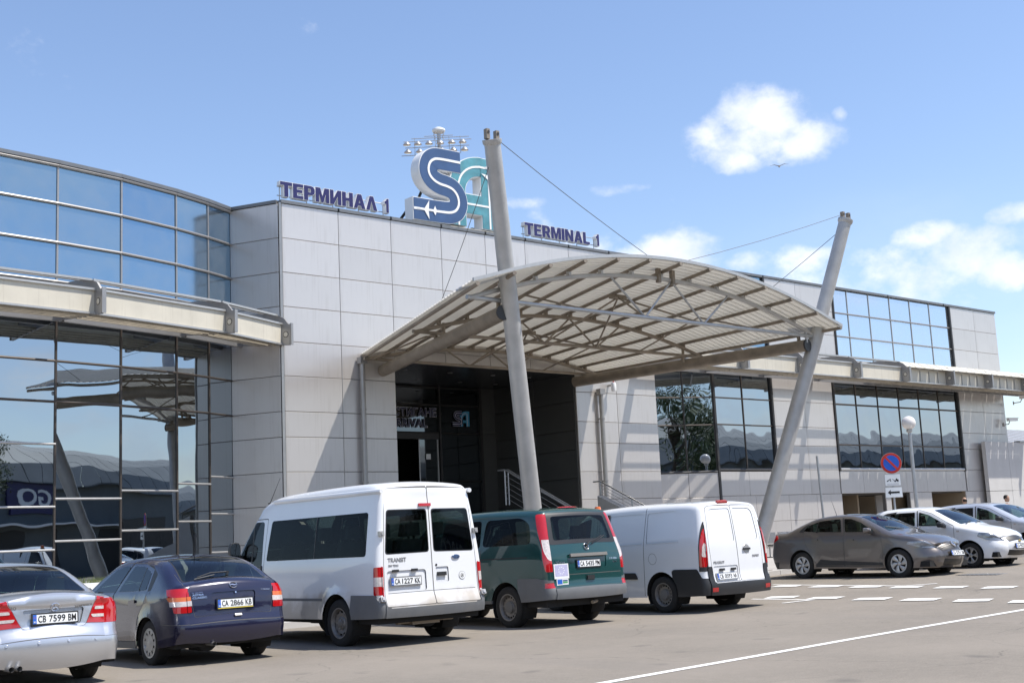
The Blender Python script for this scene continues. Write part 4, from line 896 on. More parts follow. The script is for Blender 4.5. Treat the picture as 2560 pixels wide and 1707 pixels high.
# globe lamp
lx,ly=at(40,57.6); 
lx,ly=33.9,21.25
o=empty('globe_lamp',(lx,ly,zg(lx)+.12)); tag(o,'grey lamp post with a white glass globe in front of the right windows','street lamp')
zb=4.42-zg(lx)-.12
mb=B(m_galv); mb.tube([(0,0,0),(0,0,zb-.24)],[.065,.05],16); mb.build('pole',o,True)
mb=B(m_alu); mb.lathe([(.05,zb-.3),(.09,zb-.27),(.09,zb-.2),(.06,zb-.19)],n=20); mb.build('collar',o,True)
m_globe=mat('opal_glass',(.74,.70,.66),.25,coat=.5,var=.04); mb=B(m_globe); mb.lathe([(max(.21*math.sin(k*math.pi/16),1e-4),zb-.21*math.cos(k*math.pi/16)) for k in range(17)],n=28); mb.build('globe',o,True)
mb=B(m_galv); mb.lathe([(0,.0),(.13,0),(.13,.02),(.07,.03),(.07,.4),(.065,.42)],n=16); mb.build('base',o)
# bare pole
bxp,byp=28.9,21.0
o=empty('bare_pole',(bxp,byp,zg(bxp))); tag(o,'bare galvanised pole leaning slightly behind the dark grey sedan','pole')
mb=B(m_galv); mb.tube([(.0,0,0),(-.10,0,3.08)],.032,12); mb.build('pole_tube',o,True)
mb=B(m_alu); mb.lathe([(0,3.10),(.033,3.095),(.034,3.05)],(-.1,0,0)); mb.build('end_cap',o)
# row seats by the wall
def bench(x,y,rz,label):
    o=empty('waiting_seat',(x,y,zg(x)+.11),rz); tag(o,label,'seat')
    mb=B(m_black)
    for k in range(2):
        X=-.28+k*.56
        mb=B(m_grey_pl); mb.hexa([(X-.24,-.22,.42),(X+.24,-.22,.42),(X+.22,.2,.40),(X-.22,.2,.40),(X-.24,-.22,.45),(X+.24,-.22,.45),(X+.22,.2,.43),(X-.22,.2,.43)]); mb.build('seat',o,True)
        mb=B(m_grey_pl); mb.hexa([(X-.22,.2,.47),(X+.22,.2,.47),(X+.22,.23,.47),(X-.22,.23,.47),(X-.23,.31,.84),(X+.23,.31,.84),(X+.23,.34,.84),(X-.23,.34,.84)]); mb.build('backrest',o,True)
    mb=B(m_trim); mb.tube([(-.6,0,.38),(.6,0,.38)],.03,8); mb.build('beam',o)
    for X in (-.45,.45): mb=B(m_trim); mb.tube([(X,0,.38),(X,0,.02)],.025,8); mb.tube([(X,-.22,.02),(X,.24,.02)],.02,8); mb.build('leg',o)
bench(34.5,26.9,R(-25),'row of two dark plastic seats on the pavement by the right mast foot')
# precast wall at the right end with the building behind it
o=empty('precast_wall',(51.5,28.7,0)); tag(o,'pale concrete panel wall closing the yard right of the terminal','wall')
for k in range(7):
    for z0,z1 in ((0.2,2.60),(2.62,4.78)):
        mb=B(m_conc2); mb.box(k*1.95+.01,(k+1)*1.95-.01,-.09,.09,z0,z1); mb.build('wall_panel',o)
mb=B(m_alu); mb.box(3.0,14,-.14,.14,4.79,4.86); mb.build('coping',o)
o=empty('shed',(70,40,0)); tag(o,'low shed with pale ribbed roof far behind the concrete wall','shed')
mb=B(m_conc2); mb.box(-8,30,0,20,0,5.6); mb.build('wall',o)
for k in range(60):
    mb=B(m_alu if k%3 else m_steelw); x=-9+k*.66; mb.hexa([(x,-.6,5.7),(x+.6,-.6,5.7),(x+.6,10,8.2),(x,10,8.2),(x,-.6,5.78),(x+.6,-.6,5.78),(x+.6,10,8.28),(x,10,8.28)]); mb.build('roof_sheet',o)

# ---------------------------------------------------------------- vehicles
def catmull(P,step=.06):
    P=[Vector(p) for p in P]; Q=[]
    for i in range(len(P)-1):
        p0=P[max(i-1,0)];p1=P[i];p2=P[i+1];p3=P[min(i+2,len(P)-1)]; d=(p2-p1).length; n=max(1,int(d/step+.5))
        # chord-scaled tangents keep uneven spacing from overshooting
        t1=(p2-p0)*(d/max((p2-p0).length,1e-6)); t2=(p3-p1)*(d/max((p3-p1).length,1e-6))
        for k in range(n):
            t=k/n; Q.append((2*t**3-3*t*t+1)*p1+(t**3-2*t*t+t)*t1+(-2*t**3+3*t*t)*p2+(t**3-t*t)*t2)
    Q.append(P[-1].copy()); return Q
def resample(Q,fr):
    L=[0]
    for a,b in zip(Q[:-1],Q[1:]): L.append(L[-1]+(b-a).length)
    out=[];j=0
    for f in fr:
        s=f*L[-1]
        while j<len(L)-2 and L[j+1]<s: j+=1
        t=(s-L[j])/max(L[j+1]-L[j],1e-9); out.append(Q[j].lerp(Q[j+1],min(max(t,0),1)))
    return out
def segd(p,a,b):
    ab=b-a; t=max(0,min(1,(p-a).dot(ab)/max(ab.dot(ab),1e-9))); return (p-a-ab*t).length
def inside(p,poly):
    x,y=p; c=False; n=len(poly)
    for i in range(n):
        x1,y1=poly[i];x2,y2=poly[i-1]
        if (y1>y)!=(y2>y) and x<(x2-x1)*(y-y1)/(y2-y1)+x1: c=not c
    return c
def rpoly(poly,r=.04,n=3):
    """round the corners of a polygon"""
    out=[];m=len(poly)
    for i in range(m):
        p=Vector(poly[i][:2]);a=Vector(poly[i-1][:2]);b=Vector(poly[(i+1)%m][:2]); rr=poly[i][2] if len(poly[i])>2 else r
        da=(a-p);db=(b-p); q=min(rr,da.length*.45,db.length*.45)
        if q<.004: out.append((p.x,p.y)); continue
        s=p+da.normalized()*q; e=p+db.normalized()*q
        for k in range(n+1):
            t=k/n; v=s*(1-t)**2+p*2*t*(1-t)+e*t*t; out.append((v.x,v.y))
    return out
def cut(bm,poly,x=0,y=1):
    """cut a flat mesh along the edges of a polygon (only near each edge)"""
    n=len(poly)
    for i in range(n):
        a=Vector(poly[i-1][:2]);b=Vector(poly[i][:2]); t=b-a
        if t.length<1e-5: continue
        t=t.normalized(); nn=Vector((t.y,-t.x)); lo=(min(a.x,b.x)-.002,min(a.y,b.y)-.002); hi=(max(a.x,b.x)+.002,max(a.y,b.y)+.002)
        fs=[]
        for f in bm.faces:
            xs=[v.co.x for v in f.verts]; 
            if max(xs)<lo[0] or min(xs)>hi[0]: continue
            ys=[v.co.y for v in f.verts]
            if max(ys)<lo[1] or min(ys)>hi[1]: continue
            fs.append(f)
        g=set(fs)
        for f in fs: g.update(f.edges); g.update(f.verts)
        bmesh.ops.bisect_plane(bm,geom=list(g),dist=1e-5,plane_co=(a.x,a.y,0),plane_no=(nn.x,nn.y,0))
class Car:
    def __init__(s,name,label,cat,loc,rz,spec):
        s.sp=spec; s.root=empty(name,loc,rz); tag(s.root,label,cat)
        s.regs={'side':[], 'ring':[]}; s.parts={}
        sp=spec
        s.bot=catmull(sp['bottom']); s.top=catmull(sp['top']); s.rear=catmull(sp['rear']); s.front=catmull(sp['front'])
        s.W=sp['W']; s.paint=sp['paint']
    def half(s,y,z):
        sp=s.sp; w=sp['w'](y,z); p=Vector((y,z))
        def ins(curve,r):
            d=min(segd(p,a,b) for a,b in zip(curve[:-1],curve[1:])) if r>0 else 9
            if d>=r: return 0
            q=1-d/r; return r*(1-math.sqrt(max(0,1-q*q)))
        rt=sp['rt'](y) if callable(sp['rt']) else sp['rt']
        i=[ins(s.top_c,rt),ins(s.rear_c,sp['rr'] if not callable(sp['rr']) else sp['rr'](z)),ins(s.front_c,sp['rf'])]
        t=(sum(v**3 for v in i))**(1/3)
        return max(.05,w-t)
    def side(s,poly,part,m,off=0,parent=None,which='both',rnd=.03,label=None,skirt=None): s.regs['side'].append((rpoly(poly,rnd) if rnd else poly,part,m,off,parent,which,label,skirt if skirt is not None else off>0.002))
    def ring(s,poly,part,m,off=0,parent=None,mirror=False,rnd=.03,label=None,skirt=None):
        s.regs['ring'].append((rpoly(poly,rnd) if rnd else poly,part,m,off,parent,None,label,skirt if skirt is not None else off>0.002))
        if mirror: 
            q=[(-p[0],)+tuple(p[1:]) for p in poly]; s.regs['ring'].append((rpoly(q,rnd) if rnd else q,part,m,off,parent,None,label,skirt if skirt is not None else off>0.002))
    def prep(s):
        dl=[0,.035,.12,.27,.48,.74,1.0]
        def frs(L,r0,r1,step):
            f=[d*r0/L for d in dl] if r0 else [0]; g=[1-d*r1/L for d in dl][::-1] if r1 else [1]
            a,b=f[-1],g[0]; n=max(1,int((b-a)*L/step+.5)); return f+[a+(b-a)*k/n for k in range(1,n)]+g
        Lt=sum((b-a).length for a,b in zip(s.top[:-1],s.top[1:])); H=1.2
        sp=s.sp; rr=sp['rr'] if not callable(sp['rr']) else .12; rt=sp['rt'](sp['L']/2) if callable(sp['rt']) else sp['rt']
        s.fa=frs(Lt,rr,sp['rf'],sp.get('step',.11)); s.fb=frs(sp.get('H',1.2),0,rt,.085)
        s.bp=resample(s.bot,s.fa); s.tp=resample(s.top,s.fa); s.rp=resample(s.rear,s.fb); s.fp=resample(s.front,s.fb)
        s.top_c=s.tp; s.rear_c=s.rp; s.front_c=s.fp
    def coons(s):
        na,nb=len(s.fa),len(s.fb); G=[]
        for j in range(nb):
            v=s.fb[j]
            for i in range(na):
                u=s.fa[i]
                p=s.bp[i]*(1-v)+s.tp[i]*v+s.rp[j]*(1-u)+s.fp[j]*u-(s.bp[0]*(1-u)*(1-v)+s.bp[-1]*u*(1-v)+s.tp[0]*(1-u)*v+s.tp[-1]*u*v)
                G.append(p)
        bm=bmesh.new(); vs=[bm.verts.new((p.x,p.y,0)) for p in G]
        for j in range(nb-1):
            for i in range(na-1): bm.faces.new((vs[j*na+i],vs[j*na+i+1],vs[(j+1)*na+i+1],vs[(j+1)*na+i]))
        return bm
    def build(s):
        s.prep(); sp=s.sp; arch_=sp['arches']
        # --- side domain
        bm=s.coons()
        AR=[]
        for (yc,zc,r) in arch_:
            AR.append([(yc+r*math.cos(R(a)),zc+r*math.sin(R(a))) for a in range(-60,241,12)]+[(yc+r*math.cos(R(240)),-1),(yc+r*.5,-1)])
        polys=[r[0] for r in s.regs['side']]+AR
        for p in polys: cut(bm,p)
        bm.faces.ensure_lookup_table(); bm.verts.index_update()
        V=[v.co.copy() for v in bm.verts]; HW=[s.half(v.x,v.y) for v in V]
        fl=sp.get('flare',.015)
        for k,v in enumerate(V):
            for (yc,zc,r) in arch_:
                d=math.hypot(v.x-yc,v.y-zc)-r
                if -.05<d<.3: HW[k]+=fl*math.exp(-(max(d,0)/.07)**2)
        groups={}
        for f in bm.faces:
            c=f.calc_center_median(); c2=(c.x,c.y)
            if any(inside(c2,a) for a in AR): continue
            for sd in (-1,1):
                k=('body',s.paint,0,None,None,False,sd*0)
                for idx,(poly,part,m,off,par,which,lab,sk) in enumerate(s.regs['side']):
                    if which!='both' and which!=('L' if sd<0 else 'R'): continue
                    if inside(c2,poly): k=(part,m,off,par,lab,sk,sd)
                groups.setdefault(k,[]).append(('S',sd,[v.index for v in f.verts]))
        # --- ring domain: across the car, from the rear bottom round over the roof to the front bottom
        bp=list(s.rp)+list(s.tp[1:])+list(reversed(s.fp[:-1]))
        S=[0]
        for a,b in zip(bp[:-1],bp[1:]): S.append(S[-1]+(b-a).length)
        s.bp_all=bp; s.S=S
        hw=[s.half(p.x,p.y) for p in bp]; crown=sp['crown']; nrm=[]
        for i,p in enumerate(bp):
            a=bp[max(i-1,0)];b=bp[min(i+1,len(bp)-1)]; t=(b-a).normalized(); nrm.append(Vector((-t.y,t.x)))
        cr=[crown(p.x,p.y,S[i]) for i,p in enumerate(bp)]
        s.hwS=hw; s.nrm=nrm; s.cr=cr
        tx=[-1,-.985,-.95,-.88,-.76,-.6,-.42,-.22,0,.22,.42,.6,.76,.88,.95,.985,1]
        b2=bmesh.new(); n=len(tx); vs=[[b2.verts.new((t*hw[i],S[i],0)) for t in tx] for i in range(len(bp))]
        for i in range(len(bp)-1):
            for k in range(n-1): b2.faces.new((vs[i][k],vs[i][k+1],vs[i+1][k+1],vs[i+1][k]))
        for r in s.regs['ring']: cut(b2,r[0])
        b2.verts.index_update(); V2=[v.co.copy() for v in b2.verts]
        for f in b2.faces:
            c=f.calc_center_median(); k=('body',s.paint,0,None,None,False,0)
            for (poly,part,m,off,par,which,lab,sk) in s.regs['ring']:
                if inside((c.x,c.y),poly): k=(part,m,off,par,lab,sk,(-1 if c.x<-.02 else 1) if part in ('tail_light','headlight','rear_window_left') else 0)
            groups.setdefault(k,[]).append(('R',0,[v.index for v in f.verts]))
        made={}
        order=sorted(groups,key=lambda k:0 if k[3] is None else 1)
        # merge several regions of one part and side into one object unless the material differs
        for k in order:
            part,m,off,par,lab,sk,sd=k; vmap={}; vs=[]; fs=[]; nr=[]
            for dom,sgn,idx in groups[k]:
                ids=[]
                for i in idx:
                    key=(dom,sgn,i)
                    if key not in vmap:
                        if dom=='S': v=V[i]; p=Vector((sgn*(HW[i]+off),v.x,v.y)); q=Vector((-sgn,0,0))
                        else:
                            v=V2[i]; p,q=s.on_ring(v.x,v.y,off)
                        vmap[key]=len(vs); vs.append(p); nr.append(q)
                    ids.append(vmap[key])
                nn=Vector((0,0,0)); m_=len(ids)
                for q_ in range(m_):
                    a_,b_=vs[ids[q_]],vs[ids[(q_+1)%m_]]; nn+=Vector(((a_.y-b_.y)*(a_.z+b_.z),(a_.z-b_.z)*(a_.x+b_.x),(a_.x-b_.x)*(a_.y+b_.y)))
                if nn.dot(nr[ids[0]])>0: ids=ids[::-1]
                fs.append(ids)
            b=bmesh.new(); bv=[b.verts.new(p) for p in vs]
            for f in fs:
                try: b.faces.new([bv[i] for i in f])
                except ValueError: pass
            if sk:
                b.verts.index_update(); be=[e for e in b.edges if e.is_boundary]; seen={}
                for e in be:
                    for v in e.verts:
                        if v not in seen: seen[v]=b.verts.new(v.co+nr[v.index]*(off+.03) if v.index<len(nr) else v.co)
                for e in be: 
                    try: b.faces.new((e.verts[0],e.verts[1],seen[e.verts[1]],seen[e.verts[0]]))
                    except ValueError: pass
            bmesh.ops.remove_doubles(b,verts=b.verts,dist=.0006)
            me=bpy.data.meshes.new(part); b.to_mesh(me); b.free(); me.materials.append(m); 
            # orient outwards
            smooth_angle(me,40)
            pobj=None
            if par:
                cand=made.get((par,sd)) or made.get((par,0)) or made.get((par,-1)); pobj=cand
            o=link(part,me,pobj or s.root)
            if lab: o['label']=lab
            made.setdefault((part,sd),o)
            if part=='body': made[('body',0)]=o
        s.made=made; bm.free(); b2.free()
        # underbody + wheel wells
        mb=B(m_under); ww=s.W/2-.16; zb=min(p[1] for p in sp['bottom'])+.03
        ys=[sp['bottom'][0][0]+.25]; 
        cuts=sorted((a[0]-a[2]-.02,a[0]+a[2]+.02) for a in arch_)
        y0=s.rp[0].x+.12
        for c0,c1 in cuts:
            if c0>y0: mb.box(-ww-.08,ww+.08,y0,c0,zb,zb+.12)
            mb.box(-ww+.16,ww-.16,c0,c1,zb,zb+.45); y0=c1
        mb.box(-ww-.05,ww+.05,y0,sp['L']-.12,zb,zb+.12); mb.build('underbody',s.root)
        for (yc,zc,r) in arch_:
            for sg in (-1,1):
                mb=B(m_under); n=14; w=s.half(yc,zc+r*.9)+.0; prof=[(yc+(r+.004)*math.cos(R(a)),zc+(r+.004)*math.sin(R(a))) for a in range(-30,211,15)]
                vs=[(sg*(w-.012),y,z) for y,z in prof]+[(sg*(w-.32),y,z) for y,z in prof]; n=len(prof)
                mb.add(vs,[(i,i+1,n+i+1,n+i) for i in range(n-1)]+[tuple(range(n,2*n))]); mb.build('wheel_well',s.root,fix=False)
        return s
    def s_at_z(s,z,front=False):
        """arc length where the rear (or front) face reaches height z"""
        bp=s.bp_all if hasattr(s,'bp_all') else None
        if bp is None:
            s.prep(); bp=list(s.rp)+list(s.tp[1:])+list(reversed(s.fp[:-1])); S=[0]
            for a,b in zip(bp[:-1],bp[1:]): S.append(S[-1]+(b-a).length)
            s.bp_all=bp; s.S=S
        S=s.S
        if z<=(bp[-1].y if front else bp[0].y): return (S[-1]+.01 if front else -.01)
        rng=range(len(bp)-1) if not front else range(len(bp)-2,-1,-1)
        for i in rng:
            a,b=(bp[i].y,bp[i+1].y)
            if (a-z)*(b-z)<=0 and a!=b:
                t=(z-a)/(b-a); return S[i]+(S[i+1]-S[i])*t
        return S[-1]
    def s_at_y(s,y,lo=0):
        s.s_at_z(1); bp,S=s.bp_all,s.S
        for i in range(len(bp)-1):
            if S[i]<lo: continue
            a,b=bp[i].x,bp[i+1].x
            if (a-y)*(b-y)<=0 and a!=b: return S[i]+(S[i+1]-S[i])*(y-a)/(b-a)
        return 0
    def on_ring(s,x,q,off=0):
        S=s.S; j=0
        lo,hi=0,len(S)-2
        while lo<hi:
            md=(lo+hi+1)//2
            if S[md]<=q: lo=md
            else: hi=md-1
        j=lo; t=min(max((q-S[j])/max(S[j+1]-S[j],1e-9),0),1)
        p=s.bp_all[j].lerp(s.bp_all[j+1],t); n=s.nrm[j].lerp(s.nrm[j+1],t).normalized(); w=s.hwS[j]*(1-t)+s.hwS[j+1]*t; c=s.cr[j]*(1-t)+s.cr[j+1]*t
        u=min(1,abs(x)/w); d=c*(1-u*u)+off; return Vector((x,p.x+n.x*d,p.y+n.y*d)), Vector((0,-n.x,-n.y))
    def zr(s,pts,front=False):
        """polygon given as (x,z[,r]) on the rear/front face -> ring coordinates"""
        return [(p[0],s.s_at_z(p[1],front))+tuple(p[2:]) for p in pts]
    # attachments placed on the rear face
    def place_rear(s,o,x,z,off=0,front=False):
        q=s.s_at_z(z,front); p,n=s.on_ring(x,q,off); p2,_=s.on_ring(x,q+.03*(1 if not front else -1),off); up=(p2-p).normalized()
        # local x right, y into the car, z up along the surface
        dx=Vector((1 if not front else -1,0,0)); pl_,_=s.on_ring(x-.03,q,off); pr_,_=s.on_ring(x+.03,q,off); dx=((pr_-pl_) if not front else (pl_-pr_)).normalized()
        dy=up.cross(dx).normalized(); dx=dy.cross(up)
        M_=Matrix((dx,dy,up)).transposed().to_4x4(); M_.translation=p; o.parent=s.root; o.matrix_local=M_; return o
def wheel(car,x,y,r,w,kind,side,zc=None):
    """tyre, rim and cap; axis along x, outer face towards side"""
    o=empty('wheel'); o.parent=car.root; o.location=(x,y,zc or r-.012)
    s=side; rr=r*.63
    t=B(m_rubber); pr=[(rr,-.5),(rr+.01,-.5),(r*.80,-.53),(r*.93,-.5),(r*.985,-.42),(r,-.3),(r,-.16),(r*.99,-.155),(r*.99,-.13),(r,-.125),(r,.125),(r*.99,.13),(r*.99,.155),(r,.16),(r,.3),(r*.985,.42),(r*.93,.5),(r*.80,.53),(rr+.01,.5),(rr,.5)]
    t.lathe([(a,b*w*s) for a,b in pr],(0,0,0),'x',48); t.build('tyre',o,True)
    f=lambda h:h*w*s
    rim=B(m_rimd if kind in('steel','steelcap') else m_rim)
    rim.lathe([(rr+.004,f(.46)),(rr+.006,f(.51)),(rr-.01,f(.50)),(rr-.018,f(.40)),(rr-.03,f(.30)),(rr-.04,f(-.4)),(rr,f(-.45))],(0,0,0),'x',40)
    if kind in('steel','steelcap'):
        nh=16 if kind=='steelcap' else 10
        dish=[(rr-.03,f(.18)),(rr-.045,f(.22)),(rr*.80,f(.27)),(rr*.55,f(.33)),(rr*.42,f(.36))]
        # dished disc with a ring of holes
        hn=nh; ra,rb=rr*.70,rr*.84
        rim.lathe([(rr-.03,f(.20)),(rb,f(.27))],(0,0,0),'x',40); rim.lathe([(ra,f(.30)),(rr*.55,f(.26)),(rr*.45,f(.24)),(rr*.38,f(.34)),(rr*.30,f(.36)),(0.001,f(.36))],(0,0,0),'x',40)
        for k in range(hn):
            a0=2*math.pi*k/hn; a1=a0+2*math.pi/hn*.42; vs=[(f(.30) if q==ra else f(.27),q*math.cos(a),q*math.sin(a)) for q in (ra,rb) for a in (a0,(a0+a1)/2,a1)]
            rim.add(vs,[(0,1,4,3),(1,2,5,4)])
        ro=rim.build('rim',o,True)
        d=B(m_under); d.lathe([(rr-.03,f(.10)),(.001,f(.12))],(0,0,0),'x',24); d.build('brake_drum',o)
        cp=B(m_grey_pl if kind=='steelcap' else m_rimd)
        cp.lathe([(rr*(.44 if kind=='steelcap' else .26),f(.34)),(rr*(.43 if kind=='steelcap' else .25),f(.43)),(rr*.2,f(.47)),(.001,f(.47))],(0,0,0),'x',24); cp.build('hub_cap',o,True)
        if kind=='steel':
            for k in range(5):
                a=2*math.pi*k/5; nb_=B(m_trim); nb_.lathe([(.012,f(.33)),(.012,f(.42)),(.001,f(.42))],(0,math.cos(a)*rr*.36,math.sin(a)*rr*.36),'x',6); nb_.build('wheel_nut',o)
    else:
        ro=rim.build('rim',o,True)
        d=B(m_under); d.lathe([(rr-.03,f(.05)),(.001,f(.05))],(0,0,0),'x',24); d.build('brake_disc',o)
        if kind=='cover':      # wide flat cover with many small slots
            cp=B(m_rim); nsp=10; ri,ro_=rr*.62,rr*.86
            cp.lathe([(rr-.004,f(.49)),(ro_,f(.50))],(0,0,0),'x',40); cp.lathe([(ri,f(.50)),(rr*.3,f(.47)),(rr*.2,f(.49)),(.001,f(.49))],(0,0,0),'x',40); fr=.62
        elif kind=='spoke5':
            cp=B(m_rim); nsp=5; ri,ro_=rr*.26,rr*.90; cp.lathe([(rr-.004,f(.48)),(ro_,f(.49))],(0,0,0),'x',40); cp.lathe([(ri,f(.46)),(rr*.2,f(.5)),(.001,f(.5))],(0,0,0),'x',30); fr=.50
        else:  # 'twist': pairs of swept blades
            cp=B(m_rim); nsp=6; ri,ro_=rr*.24,rr*.88; cp.lathe([(rr-.004,f(.49)),(ro_,f(.51))],(0,0,0),'x',40); cp.lathe([(ri,f(.46)),(rr*.18,f(.5)),(.001,f(.5))],(0,0,0),'x',30); fr=.62
        for k in range(nsp):
            a0=2*math.pi*k/nsp; da=2*math.pi/nsp*fr; tw=.28 if kind=='twist' else 0; n=5
            wi=.55 if kind=='spoke5' else (1.25 if kind=='twist' else 1); vs=[];N=3
            for i in range(n):
                q=ri+(ro_-ri)*i/(n-1); sw=tw*(i/(n-1)); ww_=da*(1 if kind=='cover' else (wi*(1-i/(n-1))+1*i/(n-1)))
                for j in range(N+1):
                    a=a0+sw-ww_/2+ww_*j/N; bul=.012*math.sin(math.pi*j/N) if kind!='cover' else 0
                    vs.append((f(.485)+s*bul-(s*.010 if kind!='cover' and i==0 else 0),q*math.cos(a),q*math.sin(a)))
            cp.add(vs,[(i*(N+1)+j,i*(N+1)+j+1,(i+1)*(N+1)+j+1,(i+1)*(N+1)+j) for i in range(n-1) for j in range(N)])
        c=cp.build('wheel_cover',o,True)
    return o
def wheels(car,axles,track,r,w,kind):
    for y in axles:
        for sg in (-1,1): wheel(car,sg*track,y,r,w,kind,sg)
def number_plate(car,x,z,txt,front=False,frame=m_black,extra=None,off=.012,wd=.52,ang=True):
    o=empty('number_plate'); car.place_rear(o,x,z,off,front)
    b=B(frame); b.box(-wd/2-.012,wd/2+.012,-.006,.012,-.07,.068); b.build('plate_frame',o)
    b=B(m_plate); b.box(-wd/2,wd/2,-.010,-.006,-.055,.055); pf=b.build('plate_face',o)
    b=B(m_pblue); b.box(-wd/2+.004,-wd/2+.045,-.0115,-.010,-.051,.051); b.build('blue_band',o)
    me=fit_text(text_mesh('BG',1,m_plate,.001,.01),-wd/2+.012,-wd/2+.036,-.040,-.022); t=link('band_lettering',me,o,(0,-.0125,0))
    st=B(m_orange)
    for k in range(8):
        a=k*math.pi/4; st.box(-wd/2+.024+.011*math.cos(a)-.002,-wd/2+.024+.011*math.cos(a)+.002,-.0125,-.0115,.018+.011*math.sin(a)-.002,.018+.011*math.sin(a)+.002)
    st.build('star_ring',o)
    groups=txt.split(' '); X=-wd/2+.062; avail=wd-.075; wt=[len(g) for g in groups]; gapw=.55; unit=avail/(sum(wt)+gapw*(len(groups)-1)+.0)
    for g in groups:
        me=fit_text(text_mesh(g,1,m_ink,.001,.012),X,X+unit*len(g)-.006,-.038,.038); link('characters',me,o,(0,-.0125,0)); X+=unit*(len(g)+gapw)
    b=B(m_ink)
    for (x0,x1,z0,z1) in ((-wd/2,wd/2,.052,.055),(-wd/2,wd/2,-.055,-.052),(-wd/2,-wd/2+.003,-.055,.055),(wd/2-.003,wd/2,-.055,.055)): b.box(x0,x1,-.0112,-.0101,z0,z1)
    b.build('plate_border',o)
    if extra: b=B(extra); b.box(-wd/2,wd/2,-.011,-.0065,-.068,-.057); b.build('plate_strip',o)
    return o
def badge(car,txt,x0,x1,z,h,m=None,front=False,bold=.02,name='badge',off=.002):
    o=empty(name); car.place_rear(o,(x0+x1)/2,z,off,front); w=x1-x0
    me=fit_text(text_mesh(txt,1,m or m_chrome,.008,bold),-w/2,w/2,-h/2,h/2); ys=[v.co.y for v in me.vertices]; mn,mxx=min(ys),max(ys)
    for v in me.vertices: v.co.y=(v.co.y-mn)/(mxx-mn)*.004-.004
    link('lettering',me,o); return o
def interior(car,rows,belt,wd,dash=None,ny0=.5,head=.62,floor=.45,hm=None):
    o=empty('interior'); o.parent=car.root
    mb=B(m_dash); mb.box(-wd,wd,ny0,rows[-1]+1.0 if dash is None else dash,floor-.03,floor); mb.build('floor_tray',o)
    for y in rows:
        for x in ((-.40,.40) if len(rows)<4 else (-.55,0,.45)):
            zb=floor+.25
            mb=B(m_seat); mb.hexa([(x-.23,y,zb),(x+.23,y,zb),(x+.23,y+.5,zb+.03),(x-.23,y+.5,zb+.03),(x-.23,y,zb+.15),(x+.23,y,zb+.15),(x+.23,y+.5,zb+.17),(x-.23,y+.5,zb+.17)])
            mb.hexa([(x-.23,y-.02,zb+.1),(x+.23,y-.02,zb+.1),(x+.22,y+.12,zb+.1),(x-.22,y+.12,zb+.1),(x-.19,y-.22,zb+head),(x+.19,y-.22,zb+head),(x+.19,y-.12,zb+head),(x-.19,y-.12,zb+head)])
            mb.hexa([(x-.12,y-.25,zb+head+.05),(x+.12,y-.25,zb+head+.05),(x+.12,y-.16,zb+head+.05),(x-.12,y-.16,zb+head+.05),(x-.10,y-.27,zb+head+.24),(x+.10,y-.27,zb+head+.24),(x+.10,y-.19,zb+head+.24),(x-.10,y-.19,zb+head+.24)])
            for dx in (-.05,.05): mb.tube([(x+dx,y-.2,zb+head-.02),(x+dx,y-.2,zb+head+.07)],.008,6)
            mb.build('seat',o)
    if dash:
        mb=B(m_dash); mb.hexa([(-wd,dash-.1,.7),(wd,dash-.1,.7),(wd,dash+.45,.7),(-wd,dash+.45,.7),(-wd,dash-.05,belt-.02),(wd,dash-.05,belt-.02),(wd,dash+.4,belt-.05),(-wd,dash+.4,belt-.05)]); mb.build('dashboard',o)
        mb=B(m_black); mb.tube([(-.38+.18*math.cos(a*math.pi/10),dash-.18+.06*math.sin(a*math.pi/10),belt-.02+.17*math.sin(a*math.pi/10)) for a in range(20)],.014,6,close=True); mb.build('steering_wheel',o,True)
def mirror(car,x,y,z,m,sx=1,big=False,glassm=None):
    """door mirror; sx=-1 left side, +1 right side"""
    o=empty('door_mirror'); o.parent=car.root; o.location=(x,y,z); w,h=(.20,.30) if big else (.19,.13)
    b=B(m_black); b.box(min(0,sx*.10),max(0,sx*.10),-.03,.05,-.04,.02); b.build('arm',o)
    n=10; b=B(m); vs=[]; cx_m=sx*(.08+w/2)
    for k,(yy,sc) in enumerate(((-.05,.90),(-.045,1.0),(.02,.98),(.07,.75),(.09,.35))):
        for i in range(12):
            a=2*math.pi*i/12; ca,sa=math.cos(a),math.sin(a); q=(abs(ca)**.6*math.copysign(1,ca),abs(sa)**.6*math.copysign(1,sa)); vs.append((cx_m+q[0]*w/2*sc,yy,.03+(h/2 if big else 0)*.4+q[1]*h/2*sc))
    fs=[(k*12+i,k*12+(i+1)%12,(k+1)*12+(i+1)%12,(k+1)*12+i) for k in range(4) for i in range(12)]+[tuple(range(4*12,5*12))]
    b.add(vs,fs); b.build('mirror_shell',o,True)
    b=B(MATS.get('mirror_face') or mat('mirror_face',(.5,.55,.6),.03,1,var=0)); b.add([(v[0],-.048,v[2]) for v in vs[:12]],[tuple(range(12))]); b.build('mirror_face',o); return o
def antenna(car,x,y,z,l=.5,back=-.3,m=None):
    b=B(m_black); b.tube([(x,y,z-.01),(x,y+back*l,z+l)],[.008,.003],6); b.tube([(x,y,z-.02),(x,y,z+.03)],.018,8); b.build('antenna',car.root,True)
